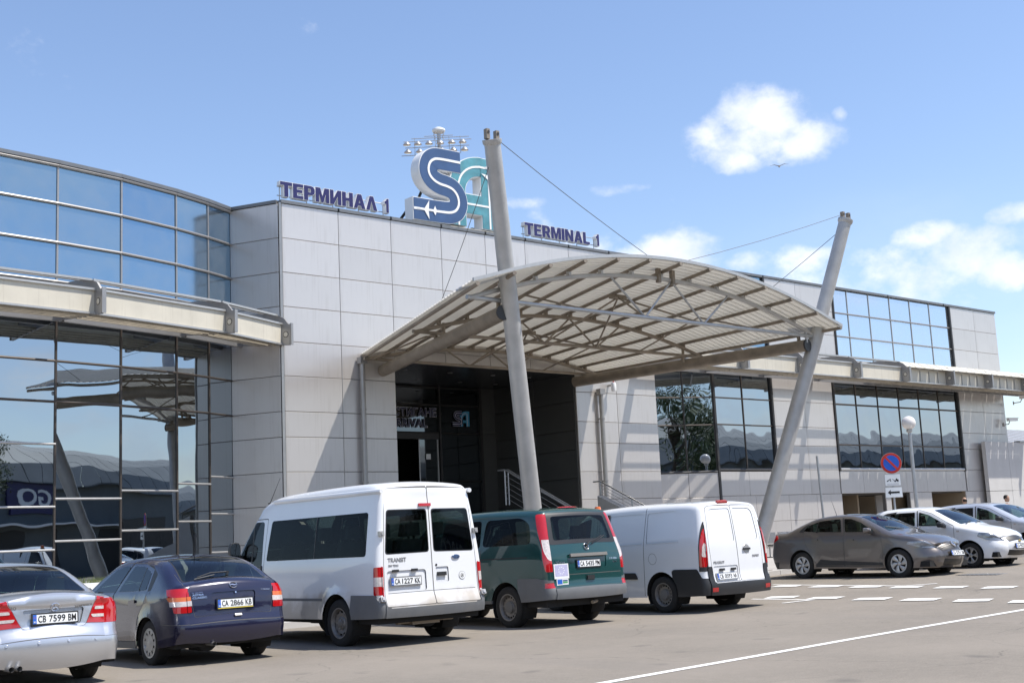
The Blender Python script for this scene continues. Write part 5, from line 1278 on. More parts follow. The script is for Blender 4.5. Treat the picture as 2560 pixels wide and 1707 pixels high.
def wiper(car,x,z,x2,z2,pivot_r=.02):
    o=empty('rear_wiper'); o.parent=car.root
    def P(x,z,off): p,_=car.on_ring(x,car.s_at_z(z),off); return p
    b=B(m_black); a=P(x,z,.03); c=P((x+x2)/2,(z+z2)/2,.045); e=P(x2,z2,.02)
    b.tube([a,P(x+(x2-x)*.2,z+(z2-z)*.3,.05),c,e],[.016,.012,.009,.006],8)
    b.tube([P(x+(x2-x)*.35,z+(z2-z)*.15,.014),P(x2+(x2-x)*.18,z2,.014)],.008,6); b.tube([P(x,z,-.01),P(x,z,.05)],.022,10); b.build('wiper_arm',o,True)
def exhaust(car,x,y,z,r=.03,n=1):
    for k in range(n):
        b=B(m_trim); xx=x+k*.09; b.lathe([(r,-.22),(r,.0),(r-.005,0),(r-.006,-.2)],(xx,y,z),'y',14)
        b.v=[(v[0],2*y-v[1] if False else v[1],v[2]) for v in b.v]; b.build('exhaust_pipe',car.root,True)
def paintm(name,col,metal=0,rough=.25,dirt=(.45,.35,(.30,.26,.20)),var=.02,bump=0):
    return mat(name,col,rough,metal,var=var,scale=2,coat=.9,dirt=dirt,back=(.03,.03,.03))
p_white=paintm('white_van_paint',(.74,.75,.76),dirt=(.75,.8,(.40,.34,.26)),rough=.3)
p_white2=paintm('clean_white_paint',(.74,.75,.76),dirt=(.3,.3,(.36,.32,.26)),rough=.3)
p_green=paintm('dark_green_paint',(.004,.052,.050),dirt=(.2,.15,(.10,.10,.08)),rough=.3,metal=.2)
p_navy=paintm('navy_paint',(.008,.0078,.032),dirt=(.2,.12,(.09,.085,.08)),metal=.15)
p_silver=paintm('silver_paint',(.58,.59,.61),metal=.75,dirt=(.1,.2,(.3,.28,.25)),rough=.3)
p_grey=paintm('dark_grey_paint',(.135,.12,.112),metal=.6,dirt=(.1,.3,(.2,.17,.15)),rough=.28)
p_silver2=paintm('silver_grey_paint',(.60,.62,.66),metal=.5,dirt=(.1,.3,(.2,.17,.15)),rough=.3)
def sstep(a,b,x): t=max(0,min(1,(x-a)/(b-a))); return t*t*(3-2*t)
def widthf(W,zb,tum,L,rear=.05,front=.10,rp=.8,fp=.9,low=.03,ztop=1.4,shoulder=.0):
    def w(y,z):
        v=W/2
        if z>zb: v-=tum*((z-zb)/(ztop-zb))**1.15+shoulder*sstep(zb,zb+.05,z)
        v-=low*max(0,(zb-.25-z)/(zb-.25))**2
        if y<rp: v-=rear*((rp-y)/rp)**2
        if y>L-fp: v-=front*((y-(L-fp))/fp)**2
        return v
    return w

# ================= white high minibus
def van_white():
    L=5.23
    sp=dict(L=L,W=1.974,paint=p_white,
      bottom=[(.02,.42),(.6,.40),(2.5,.38),(4.4,.36),(5.16,.30)],
      rear=[(.02,.42),(.0,.50),(.0,.62),(.05,.70),(.07,.9),(.09,1.3),(.13,1.95),(.17,2.28)],
      top=[(.17,2.28),(.25,2.335),(.6,2.365),(1.8,2.36),(3.0,2.325),(3.45,2.25),(3.72,2.10),(4.05,1.75),(4.42,1.38),(4.75,1.22),(5.02,1.05),(5.12,.96)],
      front=[(5.16,.30),(5.22,.42),(5.23,.62),(5.20,.80),(5.12,.96)],
      w=widthf(1.974,1.15,.17,L,.03,.16,.5,1.1,.02,2.36),rt=lambda y:.11 if y<3.6 else .16,rr=.075,rf=.22,H=1.9,
      crown=lambda y,z,q:.03 if y<.5 and z<2.2 else (.035 if z>2.1 else .06),
      arches=[(1.12,.36,.41),(4.30,.36,.41)],flare=.03)
    c=Car('white_minibus','tall white minibus with long dark side windows','minibus',(11.20,15.15,0),0,sp)
    c.root['label']='tall white minibus with long dark side windows left of the green van'
    # bumper + cladding
    bz=[(-.2,.2),(.64,.2),(.60,.745),(.28,.75),(.10,.70),(-.2,.70)]
    c.side([(-.2,.2),(.74,.2),(.74,.745),(.12,.745),(.06,.64),(-.2,.64)],'bumper',m_grey_pl,.012,rnd=.01)
    c.side([(1.56,.66),(3.86,.66),(3.86,.70),(1.56,.70)],'rub_line',m_grey_pl,.002,rnd=0)
    c.side([(4.7,.1),(5.4,.1),(5.4,.66),(4.72,.62)],'front_bumper',m_grey_pl,.01,rnd=.02)
    c.side([(.36,1.30),(3.28,1.29),(3.20,1.93),(.38,1.94)],'side_window',g_car2,.004,rnd=.05,skirt=True)
    c.side([(1.785,1.30),(1.805,1.30),(1.805,1.93),(1.785,1.93)],'window_divider',m_black,.006,rnd=0,parent='side_window')
    c.side([(3.36,.40),(4.00,.62),(4.28,1.12),(4.30,1.25),(3.80,1.98),(3.34,1.98)],'door_gap',m_joint,-.002,rnd=.03)
    c.side([(3.37,.42),(3.99,.64),(4.27,1.12),(4.28,1.24),(3.79,1.965),(3.35,1.965)],'front_door',p_white,0,rnd=.03)
    c.side([(3.42,1.20),(3.46,1.93),(3.78,1.93),(4.22,1.30),(4.05,1.17),(3.52,1.18)],'door_window',g_car,.003,parent='front_door',rnd=.05)
    c.side([(3.74,1.2),(3.77,1.2),(3.79,1.9),(3.76,1.9)],'window_bar',m_black,.006,rnd=0,parent='front_door')
    c.side([(3.40,1.02),(3.47,1.02),(3.47,1.22),(3.40,1.22)],'door_handle',m_black,.015,parent='front_door',rnd=.02)
    c.side([(-.1,.745),(.16,.745),(.145,1.14),(-.1,1.15)],'tail_light',m_red,.012,rnd=.02)
    c.side([(-.1,.87),(.15,.87),(.15,1.00),(-.1,1.00)],'reverse_lens',m_lens,.014,parent='tail_light',rnd=0)
    c.side([(4.55,.86),(5.3,.86),(5.3,1.10),(4.62,1.20)],'headlight',m_head,.008,rnd=.03)
    Z=c.zr
    hw=.985
    c.ring(Z([(-1.1,.40),(1.1,.40),(1.1,.66),(.80,.66),(.78,.55),(-.80,.55),(-.82,.66),(-1.1,.66)]),'bumper',m_grey_pl,.014,rnd=.02)
    c.ring(Z([(.875,.70),(1.1,.70),(1.1,1.15),(.865,1.15)]),'tail_light',m_red,.012,mirror=True,rnd=.02)
    c.ring(Z([(.88,.86),(1.1,.86),(1.1,1.0),(.88,1.0)]),'reverse_lens',m_lens,.014,mirror=True,parent='tail_light',rnd=.0)
    dl=[(-.855,.57),(-.004,.57),(-.004,2.28),(-.76,2.28,.08),(-.845,1.2)]
    dr=[(-p[0],)+p[1:] for p in dl]
    for d in (dl,dr): c.ring(grow(Z(d),.005),'door_gap',m_joint,-.002,rnd=.02)
    for d in (dl,dr): c.ring(grow(Z(d),-.004),'rear_door',p_white,0,rnd=.02)
    for sg in (-1,1):
        wn_=[(sg*.055,1.34),(sg*.055,1.95),(sg*.735,1.95),(sg*.80,1.33)]
        c.ring(grow(Z(wn_),.014),'window_seal',m_black,.002,parent='rear_door',rnd=.05)
        c.ring(Z(wn_),'rear_window',g_car,.004,parent='rear_door',rnd=.05)
    c.ring(Z([(-.82,.77),(-.12,.77),(-.12,1.08),(-.80,1.08)]),'plate_recess',p_white,-.018,parent='rear_door',rnd=.05,skirt=False)
    c.ring(Z([(.06,.88),(.30,.88),(.30,1.10),(.06,1.10)]),'handle_recess',p_white,-.015,parent='rear_door',rnd=.03,skirt=False)
    c.ring(Z([(-.80,.755),(-.01,.755),(-.01,.763),(-.80,.763)]),'panel_line',m_joint,.001,rnd=0,mirror=True)
    c.ring([(-.78,c.s_at_y(3.70)),(-.62,c.s_at_y(4.36)),(.62,c.s_at_y(4.36)),(.78,c.s_at_y(3.70)),(.66,c.s_at_y(3.55)),(-.66,c.s_at_y(3.55))] if False else [(-.76,c.s_at_y(4.36)),(-.70,c.s_at_y(3.66)),(.70,c.s_at_y(3.66)),(.76,c.s_at_y(4.36))],'windscreen',g_car3,.003,rnd=.06)
    fz=lambda p:c.zr(p,True)
    c.ring(fz([(-.45,.55),(.45,.55),(.50,.85),(-.50,.85)]),'grille',m_black,.004,rnd=.04)
    c.ring(fz([(-1,.28),(1,.28),(1,.50),(-1,.50)]),'front_bumper',m_grey_pl,.006,rnd=0)
    c.build()
    wheels(c,(1.12,4.30),.87,.35,.20,'steel')
    number_plate(c,-.485,.925,'CA 1227 KK',frame=m_trim,off=.004)
    badge(c,'TRANSIT',-.775,-.46,1.235,.062,m_trim,bold=.012); badge(c,'350 TDCi',-.77,-.60,1.155,.028,m_trim)
    o=empty('maker_badge'); c.place_rear(o,.45,1.235,.003); b=B(m_chrome); b.lathe([(.0,-.012),(.075,-.012),(.082,-.004),(.08,.0)],(0,0,0),'y',24); b.v=[(v[0],v[1],v[2]*.45) for v in b.v]; b.build('oval_rim',o); b=B(m_sblue); b.lathe([(0,-.016),(.066,-.016),(.07,-.012)],(0,0,0),'y',24); b.v=[(v[0],v[1],v[2]*.42) for v in b.v]; b.build('blue_oval',o)
    me=fit_text(text_mesh('Ford',1,m_chrome,.002,.0,.3),-.05,.05,-.014,.016); link('script',me,o,(0,-.019,0))
    o=empty('round_sticker'); c.place_rear(o,.555,.955,.003); 
    for r_,y_,mm in ((.062,-.001,m_trim),(.055,-.003,m_plate),(.034,-.005,m_grey_pl),(.026,-.007,m_plate)): b=B(mm); b.lathe([(0,y_-.001),(r_,y_-.001),(r_,y_)],(0,0,0),'y',28); b.build('sticker_ring',o)
    me=fit_text(text_mesh('n',1,m_ink,.001,.03),-.014,.014,-.018,.014); link('sticker_mark',me,o,(0,-.010,0))
    for x in (-.66,-.33):
        o=empty('plate_lamp'); c.place_rear(o,x,1.075,.0); b=B(m_black); b.box(-.05,.05,-.03,.01,-.015,.02); b.build('lamp_housing',o)
    o=empty('rear_door_handle'); c.place_rear(o,.17,1.0,-.012); b=B(m_black); b.box(-.08,.08,-.03,.0,-.03,.025); b.build('grip',o)
    b=B(m_black); o=empty('lock'); c.place_rear(o,.075,1.13,.002); b.lathe([(0,-.004),(.018,-.004),(.018,0)],(0,0,0),'y',12); b.build('cylinder',o)
    o=empty('third_brake_light'); c.place_rear(o,-.07,2.02,.004); b=B(m_red); b.box(-.11,.11,-.02,.0,-.022,.022); b.build('lens',o)
    for sg in (-1,1):
        for z in (1.62,.68):
            o=empty('hinge'); c.place_rear(o,sg*(.92 if z<1 else .865),z,.005); b=B(m_alu); b.box(-.04,.04,-.035,.02,-.035,.035); b.box(-.02,.02,-.05,-.034,-.02,.02); b.build('hinge_leaf',o)
    # raised roof moulding along the side
    for sg in (-1,1):
        b=B(p_white); pts=[]
        for y in [.12+.28*k for k in range(12)]: pts.append((sg*(c.half(y,2.24)+.012),y,2.235))
        b.tube(pts,.035,8); b.build('roof_gutter',c.root,True)
    interior(c,[.75,1.55,2.35,3.3],1.2,.78,dash=3.95,floor=.62,head=.66)
    mirror(c,-.93,4.12,1.38,m_black,-1,True); mirror(c,.93,4.12,1.38,m_black,1,True)
    antenna(c,-.72,3.6,2.22,.42,-.9)
    b=B(m_steelw); b.box(-.25,.25,.25,.6,.28,.42); b.tube([(-.5,.3,.33),(.6,.4,.33)],.035,8); b.build('tow_beam',c.root); b=B(m_under); b.lathe([(.0,.3),(.19,.31),(.19,.95),(0,.96)],(.1,0,.42),'y',16); b.build('silencer',c.root,True)
van_white()

# ================= green van
def van_green():
    L=5.0
    sp=dict(L=L,W=1.90,paint=p_green,
      bottom=[(.02,.46),(.6,.42),(2.5,.36),(4.2,.34),(4.92,.30)],
      rear=[(.02,.46),(.0,.52),(.0,.60),(.05,.66),(.06,.85),(.08,1.1),(.15,1.35),(.29,1.80),(.33,1.87)],
      top=[(.33,1.87),(.42,1.905),(.8,1.93),(2.0,1.945),(3.1,1.90),(3.35,1.84),(3.8,1.52),(4.15,1.24),(4.4,1.12),(4.75,.98),(4.88,.88)],
      front=[(4.92,.30),(4.99,.42),(5.0,.6),(4.96,.76),(4.88,.88)],
      w=widthf(1.90,1.10,.155,L,.05,.16,.55,1.1,.02,1.92),rt=.13,rr=.13,rf=.22,H=1.45,
      crown=lambda y,z,q:.045 if y<.6 and z<1.85 else (.03 if z>1.8 else .06),
      arches=[(1.06,.35,.40),(4.12,.35,.40)],flare=.02)
    c=Car('green_van','dark green van with tall tail lights and two paper stickers on its tailgate','van',(14.57,15.35,0),0,sp)
    c.side([(-.2,.2),(.70,.2),(.76,.80),(.30,.80),(.05,.76),(-.2,.76)],'bumper',m_grey_pl,.012,rnd=.02)
    c.side([(1.42,.2),(3.8,.2),(3.8,.42),(1.42,.44)],'sill',m_grey_pl,.004,rnd=.01)
    c.side([(-.2,.64),(.12,.64),(.12,.72),(-.2,.72)],'reflector',m_red,.016,rnd=0)
    c.side([(.44,1.36),(1.72,1.34),(1.66,1.79),(.75,1.80),(.52,1.70)],'side_window',g_car2,.003,rnd=.10)
    c.side([(1.78,1.33),(2.92,1.31),(2.86,1.78),(1.80,1.79)],'side_window',g_car2,.003,rnd=.06)
    c.side([(3.06,.45),(3.75,.60),(4.10,.98),(4.02,1.24),(3.50,1.74),(3.04,1.80)],'door_gap',m_joint,-.002,rnd=.03)
    c.side([(3.065,.46),(3.74,.61),(4.09,.98),(4.01,1.23),(3.49,1.73),(3.045,1.79)],'front_door',p_green,0,rnd=.03)
    c.side([(3.10,1.27),(3.90,1.22),(3.48,1.70),(3.10,1.76)],'door_window',g_car,.003,rnd=.04,parent='front_door')
    c.side([(.50,1.155),(3.6,1.12),(3.6,1.10),(.50,1.135)],'crease_line',m_black,.001,rnd=0)
    c.side([(1.74,.50),(1.755,.50),(1.755,1.3),(1.74,1.3)],'door_gap',m_joint,-.001,rnd=0)
    tl=[(-.2,.90),(.14,.90),(.20,1.30),(.33,1.62),(.38,1.85),(-.2,1.85)]
    c.side([(-.2,.90),(.11,.90),(.19,1.30),(.32,1.60),(.40,1.84),(-.1,1.86)],'tail_light',m_red,.012,rnd=.02)
    c.side([(-.2,1.02),(.05,1.02),(.16,1.25),(.22,1.42),(-.2,1.42)],'reverse_lens',m_lens,.016,parent='tail_light',rnd=.01)
    c.side([(4.45,.70),(5.2,.60),(5.2,.90),(4.5,1.04)],'headlight',m_head,.008,rnd=.03)
    Z=c.zr
    c.ring(Z([(-1.1,.46),(1.1,.46),(1.1,.80),(.82,.80),(.79,.62),(-.79,.62),(-.82,.80),(-1.1,.80)]),'bumper',m_grey_pl,.014,rnd=.02)
    c.ring(Z([(.81,.90),(1.1,.90),(1.1,1.84),(.72,1.84),(.80,1.40),(.83,1.10)]),'tail_light',m_red,.012,mirror=True,rnd=.02)
    c.ring(Z([(.845,1.02),(1.1,1.02),(1.1,1.40),(.84,1.40)]),'reverse_lens',m_lens,.016,mirror=True,parent='tail_light',rnd=.01)
    tg=[(-.77,.64),(.77,.64),(.80,1.1),(.77,1.40),(.70,1.855),(-.70,1.855),(-.77,1.40),(-.80,1.1)]
    c.ring(grow(Z(tg),.006),'tailgate_gap',m_joint,-.002,rnd=.04)
    c.ring(Z(tg),'tailgate',p_green,0,rnd=.04)
    c.ring(Z([(-.755,1.33),(.755,1.33),(.685,1.845),(-.685,1.845)]),'rear_window_frame',m_black,.003,parent='tailgate',rnd=.05)
    c.ring(Z([(-.66,1.40),(.66,1.40),(.60,1.79),(-.60,1.79)]),'rear_window',g_car,.005,parent='tailgate',rnd=.05,skirt=False)
    c.ring(Z([(-.76,.835),(.76,.835),(.76,.845),(-.76,.845)]),'crease',m_joint,.001,rnd=0)
    c.ring(Z([(-.45,.93),(.40,.93),(.43,1.15),(-.47,1.15)]),'plate_recess',p_green,-.012,parent='tailgate',rnd=.05)
    c.ring([(-.72,c.s_at_y(4.08)),(-.64,c.s_at_y(3.40)),(.64,c.s_at_y(3.40)),(.72,c.s_at_y(4.08))],'windscreen',g_car3,.003,rnd=.06)
    fz=lambda p:c.zr(p,True); c.ring(fz([(-.45,.62),(.45,.62),(.42,.82),(-.42,.82)]),'grille',m_black,.004,rnd=.04)
    c.build()
    wheels(c,(1.06,4.12),.83,.345,.21,'steelcap')
    number_plate(c,-.01,1.0,'CA 5435 PM',off=.004)
    o=empty('grab_bar'); c.place_rear(o,.0,1.13,.006); b=B(m_grey_pl); b.box(-.42,.42,-.035,.0,-.022,.03); b.build('bar',o)
    o=empty('tailgate_handle'); c.place_rear(o,.0,.775,.0); b=B(m_black); b.box(-.08,.08,-.03,.0,-.035,.035); b.build('grip',o); b=B(p_green); b.box(-.095,.095,-.012,.0,-.045,.045); b.build('surround',o)
    badge(c,'Vito',-.72,-.53,1.04,.058,m_chrome,bold=.01); badge(c,'115 CDI',.50,.68,1.06,.032,m_chrome); badge(c,'4x4',.57,.68,1.01,.025,m_chrome)
    o=empty('star_badge'); c.place_rear(o,.0,1.265,.008); b=B(m_chrome); b.tube([(.052*math.cos(a*math.pi/12),-.006,.052*math.sin(a*math.pi/12)) for a in range(24)],.006,6,close=True)
    for k in range(3): a=math.pi/2+k*2*math.pi/3; b.tube([(0,-.006,0),(.05*math.cos(a),-.006,.05*math.sin(a))],[.009,.002],6)
    b.build('star',o,True)
    wiper(c,.0,1.285,.42,1.44)
    for (x,z,w_,h_,kind) in ((-.615,.90,.30,.24,0),(-.605,.70,.24,.16,1)):
        o=empty('paper_sticker'); c.place_rear(o,x,z,.004); b=B(m_plate); b.box(-w_/2,w_/2,-.002,.0,-h_/2,h_/2); b.build('paper',o)
        if kind==0:
            b=B(mat('sticker_lilac',(.45,.44,.62),.6,var=.15,scale=12)); b.box(-w_/2+.02,w_/2-.02,-.0035,-.002,-h_/2+.04,h_/2-.015); b.build('print_field',o)
            b=B(m_plate)
            for k in range(9): a=k*2*math.pi/9; b.box(.055*math.cos(a)-.008,.055*math.cos(a)+.008,-.0045,-.0035,.012+.055*math.sin(a)-.008,.012+.055*math.sin(a)+.008)
            b.build('star_ring',o)
        else:
            b=B(m_pblue); b.box(-.105,-.005,-.0035,-.002,-.01,.065); b.build('blue_flag',o)
            b=B(mat('sticker_green',(.08,.30,.12),.6)); b.box(.005,.105,-.0035,-.002,.0,.03); b.build('green_band',o)
            b=B(m_sblue); b.box(.005,.105,-.0035,-.002,.035,.055); b.build('blue_band',o)
            b=B(MATS['fine_print'])
            for k in range(3): b.box(-.09,.09,-.0035,-.002,-.035-.014*k,-.030-.014*k)
            b.build('small_print',o)
    o=empty('third_brake_light'); p,_=c.on_ring(0,c.s_at_y(.50),.004); o.parent=c.root; o.location=p; b=B(m_red); b.lathe([(0,.022),(.2,.012),(.24,.0)],(0,0,0),'z',20); b.v=[(v[0],v[1]*.35,v[2]) for v in b.v]; b.build('lens',o,True)
    interior(c,[.95,1.9,3.0],1.2,.76,dash=3.55,floor=.55,head=.60)
    mirror(c,-.90,3.80,1.20,m_black,-1,True); mirror(c,.90,3.80,1.20,m_black,1,True)
    b=B(m_steelw); b.box(-.3,.35,.2,.5,.33,.46); b.tube([(.1,.1,.36),(.6,.3,.40)],.03,8); b.build('tow_beam',c.root); b=B(m_under); b.box(-.72,-.52,.9,.95,.12,.42); b.box(.52,.72,.9,.95,.12,.42); b.build('mud_flap',c.root)
van_green()

# ================= white panel van
def van_panel():
    L=4.81
    sp=dict(L=L,W=1.895,paint=p_white2,
      bottom=[(.02,.30),(.6,.28),(2.4,.26),(4.1,.26),(4.74,.26)],
      rear=[(.02,.30),(.0,.40),(.0,.50),(.04,.58),(.06,.9),(.08,1.2),(.15,1.7),(.19,1.88)],
      top=[(.19,1.88),(.27,1.925),(.7,1.95),(2.0,1.955),(2.9,1.91),(3.15,1.84),(3.6,1.50),(3.95,1.22),(4.25,1.08),(4.6,.92),(4.70,.82)],
      front=[(4.74,.26),(4.80,.38),(4.81,.55),(4.78,.70),(4.70,.82)],
      w=widthf(1.895,1.15,.15,L,.03,.16,.5,1.1,.02,1.94),rt=.12,rr=.10,rf=.22,H=1.6,
      crown=lambda y,z,q:.035 if y<.5 and z<1.85 else (.035 if z>1.8 else .06),
      arches=[(1.06,.34,.39),(4.06,.34,.39)],flare=.012)
    c=Car('white_panel_van','windowless white panel van with black bumper and orange roof beacon','van',(17.98,15.0,.01),0,sp)
    c.side([(-.2,.1),(.68,.1),(.80,.74),(.74,.765),(.20,.765),(.10,.60),(-.2,.60)],'bumper',m_blk_pl,.012,rnd=.03)
    c.side([(1.66,.60),(1.72,.715),(3.4,.715),(3.4,.60)],'side_moulding',m_blk_pl,.018,rnd=.03)
    c.side([(-.2,.72),(.15,.72),(.135,1.60),(-.2,1.60)],'light_surround',m_black,.008,rnd=.01)
    c.side([(-.2,.80),(.13,.80),(.115,1.50),(-.2,1.50)],'tail_light',m_red,.016,rnd=.02)
    c.side([(-.2,.97),(.09,.97),(.08,1.30),(-.2,1.30)],'reverse_lens',m_lens,.02,parent='tail_light',rnd=.04)
    c.side([(1.50,.30),(1.512,.30),(1.47,1.90),(1.458,1.90)],'door_gap',m_joint,-.001,rnd=0)
    c.side([(2.75,.30),(2.762,.30),(2.762,1.88),(2.75,1.88)],'door_gap',m_joint,-.001,rnd=0)
    c.side([(.62,1.255),(1.42,1.235),(1.42,1.245),(.62,1.265)],'panel_crease',MATS['clean_white_paint'],.006,rnd=0)
    c.side([(1.55,1.235),(2.70,1.215),(2.70,1.225),(1.55,1.245)],'panel_crease',MATS['clean_white_paint'],.006,rnd=0)
    pan1=[(.60,1.27,.05),(1.42,1.25,.03),(1.42,1.80,.05),(.66,1.82,.12)]; pan2=[(1.53,1.245,.03),(2.70,1.225,.03),(2.70,1.78,.05),(1.53,1.80,.05)]
    c.side(pan1,'pressed_panel',p_white2,-.008); c.side(pan2,'pressed_panel',p_white2,-.008)
    fc=[(1.27+.10*math.cos(k*math.pi/10),.965+.10*math.sin(k*math.pi/10)) for k in range(20)]
    c.side(grow(fc,.003),'fuel_flap_gap',m_joint,-.001,rnd=0,which='L'); c.side(grow(fc,-.003),'fuel_flap',p_white2,0,rnd=0,which='L')
    c.side([(2.90,.42),(3.6,.60),(3.95,.95),(3.86,1.22),(3.32,1.74),(2.86,1.82)],'door_gap',m_joint,-.002,rnd=.03)
    c.side([(2.905,.43),(3.59,.61),(3.94,.95),(3.85,1.21),(3.31,1.73),(2.865,1.81)],'front_door',p_white2,0,rnd=.03)
    c.side([(2.94,1.22),(3.76,1.20),(3.30,1.69),(2.93,1.77)],'door_window',g_car,.003,rnd=.04,parent='front_door')
    c.side([(4.25,.68),(5.0,.60),(5.0,.86),(4.3,1.0)],'headlight',m_head,.008,rnd=.03)
    Z=c.zr
    c.ring(Z([(-1.1,.29),(1.1,.29),(1.1,.80),(.72,.80),(.69,.50),(-.69,.50),(-.72,.80),(-1.1,.80)]),'bumper',m_blk_pl,.02,rnd=.03)
    c.ring(Z([(.80,.755),(1.1,.755),(1.1,1.62),(.76,1.62)]),'light_surround',m_black,.008,mirror=True,rnd=.02)
    c.ring(Z([(.815,.82),(1.1,.82),(1.1,1.50),(.785,1.50)]),'tail_light',m_red,.016,mirror=True,rnd=.02)
    c.ring(Z([(.83,.97),(1.1,.97),(1.1,1.30),(.815,1.30)]),'reverse_lens',m_lens,.02,mirror=True,parent='tail_light',rnd=.04)
    c.ring(Z([(-.80,.36),(-.66,.36),(-.66,.43),(-.80,.43)]),'reflector',m_red,.024,mirror=True,rnd=.0)
    dl=[(-.70,.515),(-.004,.515),(-.004,1.875),(-.66,1.875,.10),(-.73,1.2)]; dr=[(-p[0],)+p[1:] for p in dl]
    for d in (dl,dr): c.ring(grow(Z(d),.005),'door_gap',m_joint,-.002,rnd=.03)
    for d in (dl,dr): c.ring(grow(Z(d),-.004),'rear_door',p_white2,0,rnd=.03)
    for sg in (-1,1):
        c.ring(Z([(sg*.04,1.23),(sg*.04,1.82),(sg*.61,1.82,.12),(sg*.66,1.24,.1)]),'pressed_panel',p_white2,-.010,rnd=.05,parent='rear_door')
    c.ring(Z([(-.67,.52),(-.04,.52),(-.04,.80),(-.67,.80)]),'plate_recess',p_white2,-.010,rnd=.04,parent='rear_door')
    c.ring([(-.70,c.s_at_y(3.90)),(-.62,c.s_at_y(3.20)),(.62,c.s_at_y(3.20)),(.70,c.s_at_y(3.90))],'windscreen',g_car3,.003,rnd=.06)
    fz=lambda p:c.zr(p,True); c.ring(fz([(-.5,.40),(.5,.40),(.45,.70),(-.45,.70)]),'grille',m_black,.004,rnd=.04)
    c.build()
    wheels(c,(1.06,4.06),.83,.33,.20,'steelcap')
    number_plate(c,-.36,.61,'CB 0593 AA',off=.006,frame=m_alu)
    badge(c,'PEUGEOT',-.66,-.38,.865,.045,m_trim,bold=.01); badge(c,'EXPERT',.42,.62,.945,.04,m_trim,bold=.01)
    for x in (-.47,-.17):
        o=empty('plate_lamp'); c.place_rear(o,x,.735,.0); b=B(m_black); b.box(-.055,.055,-.03,.005,-.02,.02); b.build('lamp_housing',o)
    o=empty('rear_door_handle'); c.place_rear(o,.26,1.08,.002); b=B(m_alu); b.lathe([(0,-.006),(.10,-.006),(.11,.0)],(0,0,0),'y',24); b.v=[(v[0]*.9,v[1],v[2]*.75) for v in b.v]; b.build('round_escutcheon',o); b=B(m_black); b.box(-.11,.09,-.03,-.006,-.022,.012); b.build('grip',o)
    o=empty('third_brake_light'); c.place_rear(o,-.14,1.905,.006); b=B(m_red); b.box(-.13,.13,-.03,.02,-.03,.03); b.build('lens',o)
    o=empty('roof_beacon'); o.parent=c.root; o.location=(-.55,3.05,1.86); b=B(m_black); b.lathe([(0,0),(.075,0),(.075,.045),(.06,.05)],n=18); b.build('beacon_base',o); b=B(m_orange); b.lathe([(.065,.045),(.065,.12),(.05,.15),(0,.155)],n=18); b.build('beacon_lens',o,True)
    interior(c,[2.75],1.2,.76,dash=3.4,ny0=2.4,floor=.5,head=.60)
    b=B(m_dash); b.box(-.86,.86,2.42,2.46,.4,1.82); b.build('bulkhead',c.root)
    mirror(c,-.90,3.66,1.18,m_black,-1,True); mirror(c,.90,3.66,1.18,m_black,1,True)
van_panel()

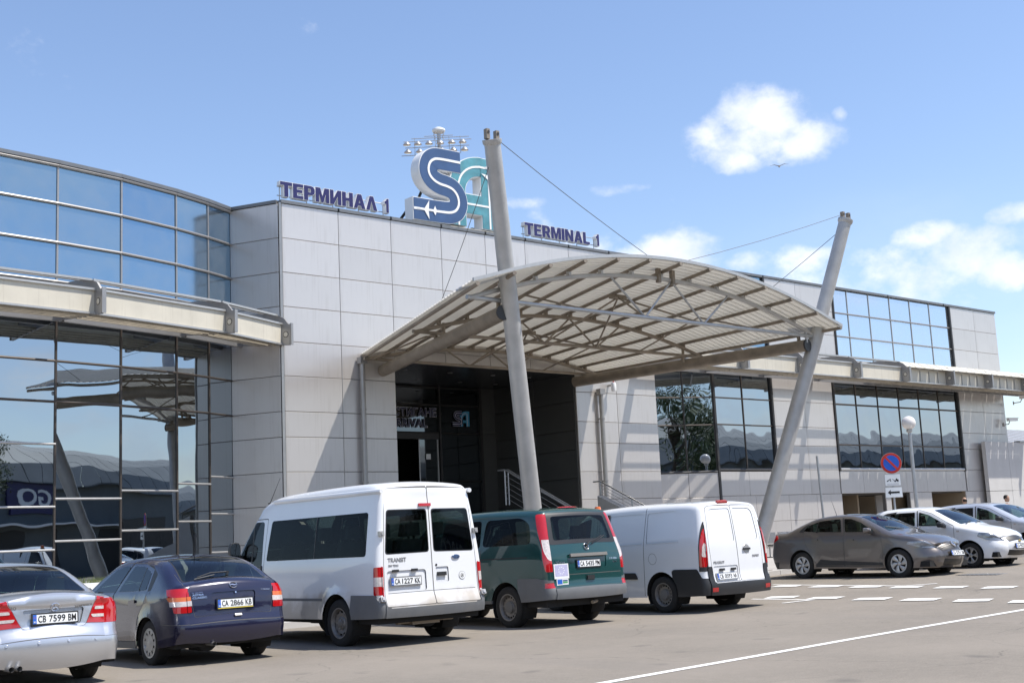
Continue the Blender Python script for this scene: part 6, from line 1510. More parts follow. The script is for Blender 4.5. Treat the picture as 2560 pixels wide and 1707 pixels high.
# ================= dark blue hatchback
def hatch_navy():
    L=4.11
    sp=dict(L=L,W=1.709,paint=p_navy,
      bottom=[(.04,.30),(.5,.24),(2.0,.20),(3.5,.20),(4.05,.22)],
      rear=[(.04,.30),(.0,.42),(.0,.54),(.05,.62),(.07,.80),(.10,.95),(.13,1.02)],
      top=[(.13,1.02),(.19,1.05),(.34,1.10),(.55,1.22),(.80,1.335),(1.05,1.39),(1.5,1.425),(1.95,1.42),(2.3,1.37),(2.65,1.22),(3.05,1.00),(3.25,.93),(3.7,.83),(3.98,.72)],
      front=[(4.05,.22),(4.10,.35),(4.11,.48),(4.08,.60),(3.98,.72)],
      w=widthf(1.709,.92,.20,L,.05,.16,.6,1.0,.03,1.42,.012),rt=lambda y:.11,rr=.16,rf=.22,H=1.0,
      crown=lambda y,z,q:.075 if y<.25 and z<1.06 else (.055 if z<1.3 else .035),
      arches=[(.86,.30,.345),(3.46,.30,.345)],flare=.025)
    c=Car('navy_hatchback','dark navy five door hatchback with three colour tail lights and a rear wiper','hatchback',(8.17,15.6,0),0,sp)
    c.side([(.86+.40,.20),(3.06,.20),(3.06,.285),(1.27,.31)],'sill_trim',m_grey_pl,.006,rnd=0)
    c.side([(-.2,.535),(.45,.54),(.45,.546),(-.2,.541)],'bumper_seam',m_joint,.001,rnd=0)
    tl=[(-.2,.69),(.14,.69),(.17,.80),(.27,.92),(.36,1.0),(-.2,1.02)]
    c.side(tl,'tail_light',m_red,.010,rnd=.02)
    c.side([(-.2,.775),(.20,.775),(.22,.84),(-.2,.84)],'reverse_lens',m_lens,.013,parent='tail_light',rnd=0)
    c.side([(-.2,.84),(.22,.84),(.29,.895),(-.2,.895)],'indicator_lens',m_orange,.013,parent='tail_light',rnd=0)
    gh=[(.84,1.00),(.80,1.20),(1.02,1.30),(1.30,1.345),(1.95,1.355),(2.28,1.29),(2.60,1.12),(2.86,.95),(2.4,.935),(1.3,.965)]
    c.side(grow(gh,.012),'window_surround',m_black,.001,rnd=.03)
    c.side([(1.28,.30),(2.06,.29),(2.02,.95),(1.70,1.37),(1.30,1.36),(.93,1.28),(.92,.92),(1.20,.62)],'door_gap',m_joint,-.002,rnd=.03)
    c.side([(1.285,.31),(2.052,.30),(2.012,.95),(1.69,1.36),(1.31,1.352),(.94,1.27),(.93,.92),(1.21,.625)],'rear_door',p_navy,0,rnd=.03)
    c.side([(2.06,.29),(2.95,.28),(3.02,.55),(2.98,.93),(2.62,1.14),(2.30,1.32),(1.96,1.375),(1.72,1.37),(2.03,.95)],'door_gap',m_joint,-.002,rnd=.03)
    c.side([(2.067,.30),(2.94,.29),(3.01,.55),(2.97,.925),(2.61,1.13),(2.29,1.31),(1.96,1.367),(1.73,1.362),(2.038,.95)],'front_door',p_navy,0,rnd=.03)
    c.side([(.99,1.00),(1.00,1.235),(1.30,1.315),(1.64,1.325),(1.90,.975),(1.3,.985)],'door_window',g_car3,.004,rnd=.03,parent='rear_door')
    c.side([(2.00,.97),(1.77,1.325),(1.96,1.33),(2.25,1.27),(2.56,1.10),(2.80,.955)],'door_window',g_car3,.004,rnd=.03,parent='front_door')
    c.side([(1.205,.985),(1.22,.985),(1.22,1.30),(1.205,1.30)],'window_bar',m_black,.006,rnd=0,parent='rear_door')
    c.side([(1.26,.825),(1.40,.825),(1.40,.865),(1.26,.865)],'door_handle',p_navy,.022,parent='rear_door',rnd=.012)
    c.side([(2.10,.805),(2.24,.805),(2.24,.845),(2.10,.845)],'door_handle',p_navy,.022,parent='front_door',rnd=.012)
    c.side([(3.60,.55),(4.3,.50),(4.3,.72),(3.62,.76)],'headlight',m_head,.006,rnd=.03)
    Z=c.zr
    c.ring(Z([(-1,.53),(1,.53),(1,.538),(-1,.538)]),'bumper_seam',m_joint,.001,rnd=0)
    c.ring(Z([(.60,.69),(1,.69),(1,1.012),(.64,1.012)]),'tail_light',m_red,.010,mirror=True,rnd=.02)
    c.ring(Z([(.60,.775),(1,.775),(1,.84),(.60,.84)]),'reverse_lens',m_lens,.013,mirror=True,parent='tail_light',rnd=0)
    c.ring(Z([(.61,.84),(1,.84),(1,.895),(.61,.895)]),'indicator_lens',m_orange,.013,mirror=True,parent='tail_light',rnd=0)
    sw0,sw1=c.s_at_y(.30),c.s_at_y(.98)
    tg=Z([(-.56,.625),(.56,.625)])+[(.615,c.s_at_z(.97)),(.66,c.s_at_z(1.045)),(.64,c.s_at_y(.25)),(.60,sw1+.03),(-.60,sw1+.03),(-.64,c.s_at_y(.25)),(-.66,c.s_at_z(1.045)),(-.615,c.s_at_z(.97))]
    c.ring(grow(tg,.006),'tailgate_gap',m_joint,-.002,rnd=.03)
    c.ring(tg,'tailgate',p_navy,0,rnd=.03)
    wn_=[(-.61,sw0-.02),(.61,sw0-.02),(.50,sw1),(-.50,sw1)]
    c.ring(grow(wn_,.018),'window_seal',m_black,.001,parent='tailgate',rnd=.06)
    c.ring(wn_,'rear_window',g_car3,.003,parent='tailgate',rnd=.06,skirt=False)
    c.ring(Z([(-.30,.70),(.30,.70),(.33,.92),(-.33,.92)]),'plate_recess',p_navy,-.014,parent='tailgate',rnd=.04)
    c.ring([(-.66,c.s_at_y(3.02)),(-.56,c.s_at_y(2.28)),(.56,c.s_at_y(2.28)),(.66,c.s_at_y(3.02))],'windscreen',g_car3,.003,rnd=.06)
    fz=lambda p:c.zr(p,True); c.ring(fz([(-.4,.34),(.4,.34),(.4,.46),(-.4,.46)]),'grille',m_black,.004,rnd=.03)
    c.build()
    wheels(c,(.86,3.46),.735,.305,.19,'cover')
    number_plate(c,.0,.775,'CA 2866 KB',extra=m_orange if False else mat('plate_strip_yellow',(.62,.48,.06),.5),off=.004)
    o=empty('round_badge'); c.place_rear(o,.0,.99,.004); b=B(m_chrome); b.tube([(.050*math.cos(a*math.pi/12),-.006,.042*math.sin(a*math.pi/12)) for a in range(24)],.006,6,close=True); b.add([(-.068,-.010,.006),(-.0,-.010,.010),(.0,-.010,-.003),(-.02,-.010,-.004)],[(0,1,2,3)]); b.add([(.068,-.010,-.006),(0,-.010,-.010),(0,-.010,.003),(.02,-.010,.004)],[(0,1,2,3)]); b.build('ring_and_flash',o,True)
    o=empty('tailgate_lock'); c.place_rear(o,.02,.905,.004); b=B(m_chrome); b.lathe([(0,-.006),(.012,-.006),(.014,0)],(0,0,0),'y',12); b.build('cylinder',o)
    badge(c,'Сафари Авто',-.585,-.44,.935,.018,m_chrome,bold=0); badge(c,'ASTRA',-.585,-.43,.908,.026,m_chrome); badge(c,'CLASSIC',-.585,-.39,.872,.026,m_chrome); badge(c,'1.4 TWINPORT',.42,.575,.925,.018,m_chrome,bold=0)
    o=empty('tailgate_catch'); c.place_rear(o,.02,.585,.0); b=B(m_trim); b.box(-.05,.05,-.03,.01,-.012,.016); b.build('catch',o)
    def WP(x,s,off): p,_=c.on_ring(x,s,off); return p
    o=empty('rear_wiper'); o.parent=c.root; b=B(m_black); b.tube([WP(-.42,sw0-.01,.03),WP(-.2,sw0+.05,.045),WP(.06,sw0+.06,.04)],[.008,.011,.012],8); b.tube([WP(-.46,sw0-.02,.014),WP(-.15,sw0+.03,.02)],.007,6); b.tube([WP(.04,sw0+.03,-.0),WP(.06,sw0+.06,.05)],.02,8); b.build('wiper_arm',o,True)
    interior(c,[1.15,2.0],.95,.62,dash=2.72,floor=.32,head=.44)
    b=B(m_black); b.box(-.60,.60,.42,.95,.86,.90); b.build('parcel_shelf',c.root)
    mirror(c,-.80,2.78,.95,m_black,-1); mirror(c,.80,2.78,.95,m_black,1)
    antenna(c,.0,1.22,1.425,.36,-.3)
    exhaust(c,-.33,.16,.27,.028)
    b=B(m_under); b.lathe([(0,.2),(.14,.21),(.14,.62),(0,.63)],(-.3,0,.30),'y',14); b.build('silencer',c.root,True)
hatch_navy()

# ================= silver saloon
def saloon_silver():
    L=4.53
    sp=dict(L=L,W=1.728,paint=p_silver,
      bottom=[(.06,.27),(.6,.22),(2.2,.20),(3.9,.20),(4.46,.22)],
      rear=[(.06,.27),(.02,.36),(.0,.50),(.02,.58),(.09,.66),(.11,.80),(.12,.93),(.10,.985)],
      top=[(.10,.985),(.16,1.005),(.45,1.035),(.68,1.045),(.90,1.13),(1.25,1.29),(1.55,1.375),(1.95,1.415),(2.4,1.42),(2.75,1.36),(3.1,1.20),(3.45,1.02),(3.65,.96),(4.1,.87),(4.38,.76)],
      front=[(4.46,.22),(4.52,.35),(4.53,.5),(4.50,.62),(4.38,.76)],
      w=widthf(1.728,.90,.20,L,.07,.16,.7,1.0,.03,1.42,.012),rt=lambda y:.12,rr=.20,rf=.24,H=1.0,
      crown=lambda y,z,q:.10 if y<.2 and z<.99 else (.05 if z<1.3 else .035),
      arches=[(1.05,.31,.34),(3.77,.31,.34)],flare=.015)
    c=Car('silver_saloon','silver saloon cut off by the left edge, with a chrome star and parking sensors','saloon',(5.42,14.72,0),0,sp)
    c.side([(-.2,.545),(.66,.555),(.66,.560),(-.2,.550)],'bumper_seam',m_joint,.001,rnd=0)
    c.side([(-.2,.70),(.20,.70),(.34,.93),(.30,.985),(-.2,.99)],'tail_light',m_red,.008,rnd=.03)
    gh=[(1.10,1.05),(1.32,1.22),(1.62,1.335),(2.35,1.345),(2.72,1.27),(3.16,1.01),(2.4,.99)]
    c.side(grow(gh,.012),'window_surround',m_black,.001,rnd=.05)
    c.side([(1.42,.30),(2.22,.28),(2.20,1.0),(2.16,1.36),(1.70,1.36),(1.30,1.20),(1.18,1.02),(1.30,.66)],'door_gap',m_joint,-.002,rnd=.03)
    c.side([(1.425,.31),(2.212,.29),(2.192,1.0),(2.152,1.352),(1.71,1.352),(1.31,1.19),(1.19,1.02),(1.31,.665)],'rear_door',p_silver,0,rnd=.03)
    c.side([(2.225,.29),(3.2,.27),(3.28,.55),(3.22,.99),(2.74,1.28),(2.36,1.37),(2.17,1.37),(2.21,1.0)],'front_door',p_silver,0,rnd=.03)
    c.side([(1.28,1.06),(1.36,1.19),(1.66,1.31),(2.11,1.32),(2.15,1.02)],'door_window',g_car,.004,rnd=.03,parent='rear_door')
    c.side([(2.22,1.02),(2.19,1.32),(2.35,1.32),(2.70,1.245),(3.05,1.03)],'door_window',g_car,.004,rnd=.03,parent='front_door')
    c.side([(4.0,.58),(4.7,.50),(4.7,.78),(4.02,.80)],'headlight',m_head,.006,rnd=.04)
    Z=c.zr
    c.ring(Z([(-1,.548),(1,.548),(1,.555),(-1,.555)]),'bumper_seam',m_joint,.001,rnd=0)
    c.ring(Z([(.345,.70),(1,.70),(1,.995),(.53,.99)]),'tail_light',m_red,.008,mirror=True,rnd=.02)
    c.ring(Z([(.46,.77),(.9,.77),(.9,.805),(.44,.805)]),'reverse_lens',m_lens,.012,mirror=True,parent='tail_light',rnd=.015)
    c.ring(Z([(.49,.86),(.9,.86),(.9,.895),(.50,.895)]),'reverse_lens',m_lens,.012,mirror=True,parent='tail_light',rnd=.015)
    sw0,sw1=c.s_at_y(.72),c.s_at_y(1.52)
    tg=Z([(-.30,.645),(.30,.645),(.36,.67),(.52,.995)])+[(.56,c.s_at_y(.25)),(.62,sw0-.03),(-.62,sw0-.03),(-.56,c.s_at_y(.25))]+Z([(-.52,.995),(-.36,.67)])
    c.ring(grow(tg,.006),'boot_gap',m_joint,-.002,rnd=.03)
    c.ring(tg,'boot_lid',p_silver,0,rnd=.03)
    wn_=[(-.64,sw0+.02),(.64,sw0+.02),(.50,sw1),(-.50,sw1)]
    c.ring(grow(wn_,.016),'window_seal',m_black,.001,rnd=.08)
    c.ring(wn_,'rear_window',g_car,.003,rnd=.08,skirt=False)
    c.ring(Z([(-.30,.69),(.30,.69),(.36,.90),(-.36,.90)]),'plate_recess',p_silver,-.018,parent='boot_lid',rnd=.04)
    c.ring([(-.66,c.s_at_y(3.42)),(-.56,c.s_at_y(2.75)),(.56,c.s_at_y(2.75)),(.66,c.s_at_y(3.42))],'windscreen',g_car3,.003,rnd=.06)
    fz=lambda p:c.zr(p,True); c.ring(fz([(-.4,.52),(.4,.52),(.36,.72),(-.36,.72)]),'grille',m_black,.004,rnd=.03)
    c.build()
    wheels(c,(1.05,3.77),.745,.312,.20,'spoke5')
    number_plate(c,.0,.785,'CB 7599 BM',off=.004)
    badge(c,'C180',-.60,-.42,.945,.034,m_trim,bold=.015); badge(c,'KOMPRESSOR',.24,.47,.935,.026,m_trim,bold=.01)
    o=empty('star_badge'); c.place_rear(o,.0,.955,.006); b=B(m_chrome); b.tube([(.046*math.cos(a*math.pi/12),-.006,.046*math.sin(a*math.pi/12)) for a in range(24)],.0055,6,close=True)
    for k in range(3): a=math.pi/2+k*2*math.pi/3; b.tube([(0,-.006,0),(.044*math.cos(a),-.006,.044*math.sin(a))],[.008,.002],6)
    b.build('star',o,True)
    o=empty('third_brake_light'); p,_=c.on_ring(0,c.s_at_z(.985)+.05,.004); o.parent=c.root; o.location=p; b=B(m_red); b.hexa([(-.18,.0,-.008),(.18,.0,-.008),(.18,.02,-.008),(-.18,.02,-.008),(-.18,.0,.012),(.18,.0,.012),(.18,.02,.012),(-.18,.02,.012)]); b.build('lens',o)
    for x in (-.55,-.21,.13,.47):
        o=empty('parking_sensor'); c.place_rear(o,x,.52,.002); b=B(p_silver); b.lathe([(0,-.004),(.015,-.004),(.018,0)],(0,0,0),'y',14); b.build('sensor_face',o)
    interior(c,[1.35,2.45],1.0,.62,dash=3.1,floor=.32,head=.44,ny0=.9)
    b=B(m_seat); b.box(-.60,.60,.78,1.25,.99,1.02); b.build('parcel_shelf',c.root)
    mirror(c,-.82,3.05,1.0,p_silver,-1); mirror(c,.82,3.05,1.0,p_silver,1)
    exhaust(c,-.52,.12,.27,.03,2)
    b=B(m_under); b.box(-.7,-.3,.2,.5,.2,.34); b.build('silencer',c.root)
saloon_silver()

# ================= dark grey saloon (seen from its front corner)
def front_grey():
    L=4.62
    sp=dict(L=L,W=1.809,paint=p_grey,
      bottom=[(.10,.28),(.6,.24),(2.2,.22),(4.0,.21),(4.50,.20)],
      rear=[(.10,.28),(.03,.42),(.0,.58),(.03,.75),(.08,.95),(.10,1.05)],
      top=[(.10,1.05),(.16,1.10),(.42,1.115),(.62,1.14),(.95,1.28),(1.35,1.42),(1.75,1.475),(2.25,1.48),(2.65,1.42),(3.05,1.25),(3.48,1.05),(3.70,.98),(4.15,.90),(4.40,.78),(4.47,.68)],
      front=[(4.50,.20),(4.58,.30),(4.62,.42),(4.58,.56),(4.47,.68)],
      w=widthf(1.809,.95,.22,L,.09,.20,.8,1.1,.03,1.48,.015),rt=lambda y:.13,rr=.22,rf=.34,H=1.05,
      crown=lambda y,z,q:.07 if y<.2 else (.13*sstep(.18,.45,z) if y>4.35 and z<.72 else (.06 if z<1.3 else .035)),
      arches=[(1.06,.33,.36),(3.76,.33,.36)],flare=.015)
    c=Car('dark_grey_saloon','dark grey metallic saloon parked nose out beside the right mast','saloon',(26.35,20.33,.17),math.pi,sp)
    c.root.rotation_euler=(0,R(-1.2),math.pi)
    c.side([(.88,.28),(3.38,.27),(3.34,.34),(2.6,.40),(1.5,.46),(1.42,.40)] if False else [(1.46,.27),(3.36,.26),(3.36,.345),(1.9,.42),(1.62,.46)],'sill_moulding',m_blk_pl,.006,rnd=.01)
    c.side([(-.2,.86),(.12,.84),(.36,.96),(.30,1.06),(-.2,1.08)],'tail_light',m_red,.010,rnd=.04)
    c.side([(-.2,.24),(.30,.24),(.34,.40),(-.2,.42)],'rear_valance',m_blk_pl,.006,rnd=.01)
    gh=[(1.00,1.13),(1.15,1.26),(1.48,1.375),(1.95,1.42),(2.45,1.40),(2.78,1.30),(3.30,1.05),(3.0,1.035),(1.5,1.09)]
    c.side(grow(gh,.014),'window_surround',m_black,.001,rnd=.05)
    c.side([(1.50,.30),(2.30,.28),(2.31,1.07),(2.20,1.44),(1.80,1.43),(1.30,1.34),(1.10,1.10),(1.20,.80)],'door_gap',m_joint,-.002,rnd=.04)
    c.side([(1.51,.31),(2.292,.29),(2.302,1.07),(2.19,1.432),(1.80,1.422),(1.31,1.33),(1.11,1.10),(1.21,.80)],'rear_door',p_grey,0,rnd=.04)
    c.side([(2.30,.28),(3.36,.26),(3.38,.6),(3.34,1.03),(2.82,1.32),(2.48,1.44),(2.22,1.445),(2.32,1.07)],'door_gap',m_joint,-.002,rnd=.03)
    c.side([(2.308,.29),(3.35,.27),(3.37,.6),(3.33,1.03),(2.815,1.31),(2.48,1.432),(2.23,1.437),(2.328,1.07)],'front_door',p_grey,0,rnd=.03)
    c.side([(1.46,.31),(3.34,.28),(3.34,.345),(1.9,.42),(1.62,.45)],'sill_moulding',m_blk_pl,.008,rnd=.01)
    c.side([(1.12,1.135),(1.22,1.255),(1.52,1.355),(1.95,1.39),(2.15,1.395),(2.24,1.08),(1.5,1.105)],'door_window',g_car,.004,rnd=.03,parent='rear_door')
    c.side([(1.50,1.11),(1.518,1.11),(1.518,1.35),(1.50,1.35)],'window_bar',m_black,.006,rnd=0,parent='rear_door')
    c.side([(2.34,1.075),(2.25,1.395),(2.44,1.385),(2.74,1.285),(3.14,1.075),(2.98,1.06)],'door_window',g_car,.004,rnd=.03,parent='front_door')
    c.side([(1.40,.90),(1.58,.905),(1.58,.935),(1.40,.93)],'door_handle',p_grey,.026,parent='rear_door',rnd=.012)
    c.side([(2.42,.87),(2.60,.875),(2.60,.905),(2.42,.90)],'door_handle',p_grey,.026,parent='front_door',rnd=.012)
    c.side([(3.98,.745),(4.3,.66),(4.8,.60),(4.8,.74),(4.3,.81),(4.02,.80)],'headlight',m_head,.010,rnd=.03)
    Z=c.zr; fz=lambda p:c.zr(p,True)
    c.ring([(-.70,c.s_at_y(3.46)),(-.58,c.s_at_y(2.62)),(.58,c.s_at_y(2.62)),(.70,c.s_at_y(3.46))],'windscreen',g_car3,.003,rnd=.06)
    c.ring([(-.60,c.s_at_y(.75)),(.60,c.s_at_y(.75)),(.52,c.s_at_y(1.45)),(-.52,c.s_at_y(1.45))],'rear_window',g_car,.003,rnd=.06)
    c.ring(Z([(.45,.86),(1,.86),(1,1.03),(.50,1.03)]),'tail_light',m_red,.010,mirror=True,rnd=.03)
    c.ring(fz([(.60,.60),(.95,.60),(.95,.74),(.66,.70)]),'headlight',m_head,.010,mirror=True,rnd=.02)
    c.ring(fz([(-.30,.555),(.30,.555),(.52,.61),(.54,.655),(-.54,.655),(-.52,.61)]),'upper_grille',m_black,.003,rnd=.02)
    c.ring(fz([(-.36,.26),(.36,.26),(.40,.40),(-.40,.40)]),'lower_grille',m_black,-.006,rnd=.03)
    c.ring(fz([(.46,.27),(.84,.29),(.86,.45),(.60,.44)]),'fog_lamp_recess',m_black,.004,mirror=True,rnd=.03)
    hs0,hs1=c.s_at_y(3.52),c.s_at_z(.69,True)
    for sg in (-1,1):
        c.ring([(sg*.70,hs0),(sg*.715,hs0),(sg*.56,hs1),(sg*.545,hs1)],'bonnet_gap',m_joint,.001,rnd=0)
    c.build()
    wheels(c,(1.06,3.76),.785,.325,.205,'twist')
    number_plate(c,.0,.485,'CA 5751 XM',True,off=.006)
    o=empty('front_badge'); c.place_rear(o,.0,.62,.012,True); b=B(m_chrome); 
    b.add([(0,-.02,.085),(.055,-.02,0),(0,-.02,-.085),(-.055,-.02,0),(0,-.026,.045),(.022,-.026,0),(0,-.026,-.045),(-.022,-.026,0)],[(0,1,5,4),(1,2,6,5),(2,3,7,6),(3,0,4,7)]); b.add([(0,0,.09),(.06,0,0),(0,0,-.09),(-.06,0,0),(0,-.02,.085),(.055,-.02,0),(0,-.02,-.085),(-.055,-.02,0)],[(0,1,5,4),(1,2,6,5),(2,3,7,6),(3,0,4,7)]); b.build('diamond',o)
    for x0,x1 in ((-.42,-.07),(.07,.42)):
        o=empty('grille_trim'); c.place_rear(o,(x0+x1)/2,.615,.004,True); b=B(m_rimd); b.box(-.14,.14,-.006,.0,-.004,.004); b.build('chrome_bar',o)
    interior(c,[1.35,2.45],1.05,.66,dash=3.15,floor=.34,head=.48)
    mirror(c,-.87,3.08,1.06,p_grey,-1); mirror(c,.87,3.08,1.06,p_grey,1)
    antenna(c,.0,1.55,1.47,.40,-.35)
    for sg,x0 in ((1,-.55),(1,.1)):
        b=B(m_black); a,_=c.on_ring(x0+.1,c.s_at_y(3.50),.02); e,_=c.on_ring(x0-.35 if x0<0 else x0+.5,c.s_at_y(3.28),.02); b.tube([a,e],.010,6); b.build('windscreen_wiper',c.root)
front_grey()

# ================= white small hatchback
def front_white(name,label,loc,paint,rot,L=3.92,W=1.68,h=1.0,plate='CA 9527 XH',plain=False):
    sp=dict(L=L,W=W,paint=paint,
      bottom=[(.06,.27),(.6,.24),(2.0,.22),(3.4,.21),(3.82,.20)],
      rear=[(.06,.27),(.02,.42),(.0,.58),(.04,.75),(.10,.95),(.16,1.10)],
      top=[(.16,1.10),(.28,1.30),(.45,1.43),(.75,1.485),(1.3,1.505),(1.75,1.495),(2.1,1.42),(2.5,1.22),(2.88,1.03),(3.1,.97),(3.5,.88),(3.72,.76),(3.78,.68)],
      front=[(3.82,.20),(3.89,.32),(3.92,.45),(3.88,.58),(3.78,.68)],
      w=widthf(W,.95,.20,L,.07,.17,.6,.9,.03,1.5,.015),rt=lambda y:.12,rr=.18,rf=.28,H=1.1,
      crown=lambda y,z,q:.05 if y<.35 else (.11*sstep(.18,.45,z) if y>3.65 and z<.72 else (.06 if z<1.3 else .035)),
      arches=[(.66,.31,.345),(3.14,.31,.345)],flare=.02,step=.13)
    if L!=3.92:
        k=L/3.92
        for q in ('bottom','rear','top','front'): sp[q]=[(a*k,b*h) for a,b in sp[q]]
        sp['arches']=[(a*k,b,r) for a,b,r in sp['arches']]
    else: k=1
    c=Car(name,label,'hatchback' if not plain else 'car',loc,math.pi,sp); c.root.rotation_euler=(0,R(-1.2),math.pi+rot)
    S=lambda P:[(p[0]*k,p[1]*h)+tuple(p[2:]) for p in P]
    gh=[(.52,1.12),(.58,1.28),(.78,1.385),(1.2,1.425),(1.72,1.415),(2.05,1.34),(2.72,1.02),(2.3,1.005),(1.2,1.06)]
    c.side(S(grow(gh,.014)),'window_surround',m_black,.001,rnd=.05)
    c.side(S([(.95,.30),(1.72,.28),(1.73,1.04),(1.66,1.45),(1.1,1.44),(.86,1.10),(.98,.70)]),'rear_door',paint,0,rnd=.04)
    c.side(S([(1.735,.28),(2.70,.26),(2.76,.6),(2.76,1.0),(2.1,1.35),(1.74,1.45),(1.68,1.45),(1.75,1.04)]),'door_gap',m_joint,-.002,rnd=.03)
    c.side(S([(1.745,.29),(2.69,.27),(2.75,.6),(2.75,1.0),(2.095,1.34),(1.74,1.442),(1.69,1.442),(1.76,1.04)]),'front_door',paint,0,rnd=.03)
    c.side(S([(.60,1.13),(.66,1.26),(.80,1.34),(.86,1.35),(.84,1.12)]),'quarter_window',g_car,.004,rnd=.03)
    c.side(S([(.90,1.09),(.92,1.37),(1.2,1.395),(1.62,1.395),(1.67,1.05)]),'door_window',g_car,.004,rnd=.03,parent='rear_door')
    c.side(S([(1.77,1.045),(1.74,1.395),(2.02,1.315),(2.54,1.05),(2.3,1.03)]),'door_window',g_car,.004,rnd=.03,parent='front_door')
    c.side(S([(1.84,.84),(2.0,.845),(2.0,.875),(1.84,.87)]),'door_handle',paint,.024,parent='front_door',rnd=.012)
    c.side(S([(1.02,.88),(1.18,.885),(1.18,.915),(1.02,.91)]),'door_handle',paint,.024,parent='rear_door',rnd=.012)
    c.side(S([(3.36,.74),(3.6,.64),(4.1,.58),(4.1,.76),(3.62,.82),(3.40,.83)]),'headlight',m_head,.010,rnd=.03)
    c.side(S([(2.83,.86),(2.90,.86),(2.90,.90),(2.83,.90)]),'side_repeater',m_lens,.008,rnd=.0)
    c.side(S([(-.2,.80),(.14,.80),(.22,1.10),(-.2,1.12)]),'tail_light',m_red,.01,rnd=.02)
    c.ring([(a,c.s_at_z(b,True)) for a,b in ((.46,.30),(.70,.30),(.72,.40),(.54,.40))],'fog_lamp_recess',m_black,.003,mirror=True,rnd=.02)
    c.ring([(-.64,c.s_at_y(2.86*k)),(-.55,c.s_at_y(2.08*k)),(.55,c.s_at_y(2.08*k)),(.64,c.s_at_y(2.86*k))],'windscreen',g_car3,.003,rnd=.06)
    c.ring([(-.56,c.s_at_z(1.14*h)),(.56,c.s_at_z(1.14*h)),(.50,c.s_at_z(1.42*h)),(-.50,c.s_at_z(1.42*h))],'rear_window',g_car,.003,rnd=.06)
    fz=lambda p:c.zr(S(p) if False else [(a[0],a[1]*h) for a in p],True)
    c.ring(fz([(.58,.56),(.9,.57),(.9,.72),(.62,.69)]),'headlight',m_head,.010,mirror=True,rnd=.02)
    c.ring(fz([(-.34,.57),(.34,.57),(.38,.665),(-.38,.665)]),'upper_grille',m_black,.003,rnd=.02)
    c.ring(fz([(-.42,.27),(.42,.27),(.40,.40),(-.40,.40)]),'lower_grille',m_black,-.004,rnd=.03)
    c.build()
    wheels(c,(.66*k,3.14*k),.725,.30,.19,'spoke5')
    if plate: number_plate(c,.0,.47,plate,True,off=.006)
    if not plain:
        o=empty('front_badge'); c.place_rear(o,.0,.555,.014,True); b=B(mat('gold_badge',(.6,.42,.1),.25,.8)); b.prism([(-.06,-.018),(.06,-.018),(.06,.018),(-.06,.018)],.006,'xz',-.008); b.prism([(-.022,-.03),(.022,-.03),(.022,.03),(-.022,.03)],.008,'xz',-.010); b.build('cross_badge',o)
    interior(c,[1.0*k,1.85*k],1.0*h,.60,dash=2.55*k,floor=.32,head=.50)
    mirror(c,-.82,2.50*k,1.02*h,m_black,-1); mirror(c,.82,2.50*k,1.02*h,m_black,1)
    for x0,x1 in ((.1,-.35),(.55,.1)):
        b=B(m_black); a,_=c.on_ring(x0,c.s_at_y(2.92*k),.02); e,_=c.on_ring(x1,c.s_at_y(2.78*k),.02); b.tube([a,e],.010,6); b.build('windscreen_wiper',c.root)
    return c
front_white('white_hatchback','small white hatchback with black grille behind the dark grey saloon',(29.25,19.62,zg(29)-.01),p_white2,0)
front_white('silver_estate','silver estate car cut off by the right edge of the picture',(34.3,20.9,zg(34)-.02),p_silver2,R(-6),L=4.45,W=1.75,h=1.0,plate='',plain=True)

# ---------------------------------------------------------------- planter by the curved glass
o=empty('planter',(10.2,26.6,.12)); tag(o,'white concrete planter with grass in front of the curved glass wall','planter')
b=B(m_white); 
for x0,x1,y0,y1 in ((-1.9,1.9,-.7,-.56),(-1.9,1.9,.56,.7),(-1.9,-1.76,-.56,.56),(1.76,1.9,-.56,.56)): b.box(x0,x1,y0,y1,0,.86)
b.build('planter_wall',o); b=B(mat('soil',(.08,.06,.04),.95)); b.box(-1.75,1.75,-.55,.55,.4,.78); b.build('soil',o)
m_grass=mat('grass',(.10,.13,.035),.8,var=.3,scale=5); b=B(m_grass)
for i in range(2200):
    x=random.uniform(-1.72,1.72); y=random.uniform(-.53,.53); hgt=random.uniform(.08,.24); dx=random.uniform(-.06,.06); dy=random.uniform(-.06,.06)
    b.add([(x-.006,y,.77),(x+.006,y,.77),(x+dx,y+dy,.77+hgt)],[(0,1,2)])
g_=b.build('planter_grass',o,fix=False); g_['kind']='stuff'

# ---------------------------------------------------------------- trees (across the road, seen mirrored in the glass)
m_bark=mat('bark',(.09,.07,.05),.9,var=.3,scale=6,bump=.5,bscale=12)
m_leaf=mat('leaves',(.055,.085,.025),.6,var=.35,scale=1.2)
def leafy(n,cl,size,seed):
    rd=random.Random(seed); b=B(m_leaf)
    for i in range(n):
        c=rd.choice(cl); u=Vector((rd.gauss(0,1),rd.gauss(0,1),rd.gauss(0,1))).normalized()*(rd.random()**.4)
        p=Vector(c[:3])+Vector((u.x*c[3],u.y*c[3],u.z*c[3]*.75)); a=Vector((rd.uniform(-1,1),rd.uniform(-1,1),rd.uniform(-1,1))).normalized(); d=a.cross(Vector((rd.random(),rd.random(),rd.random()+.1))).normalized(); s_=size*rd.uniform(.6,1.3)
        b.add([p-a*s_,p+d*s_*.5,p+a*s_,p-d*s_*.5],[(0,1,2,3)])
    return b
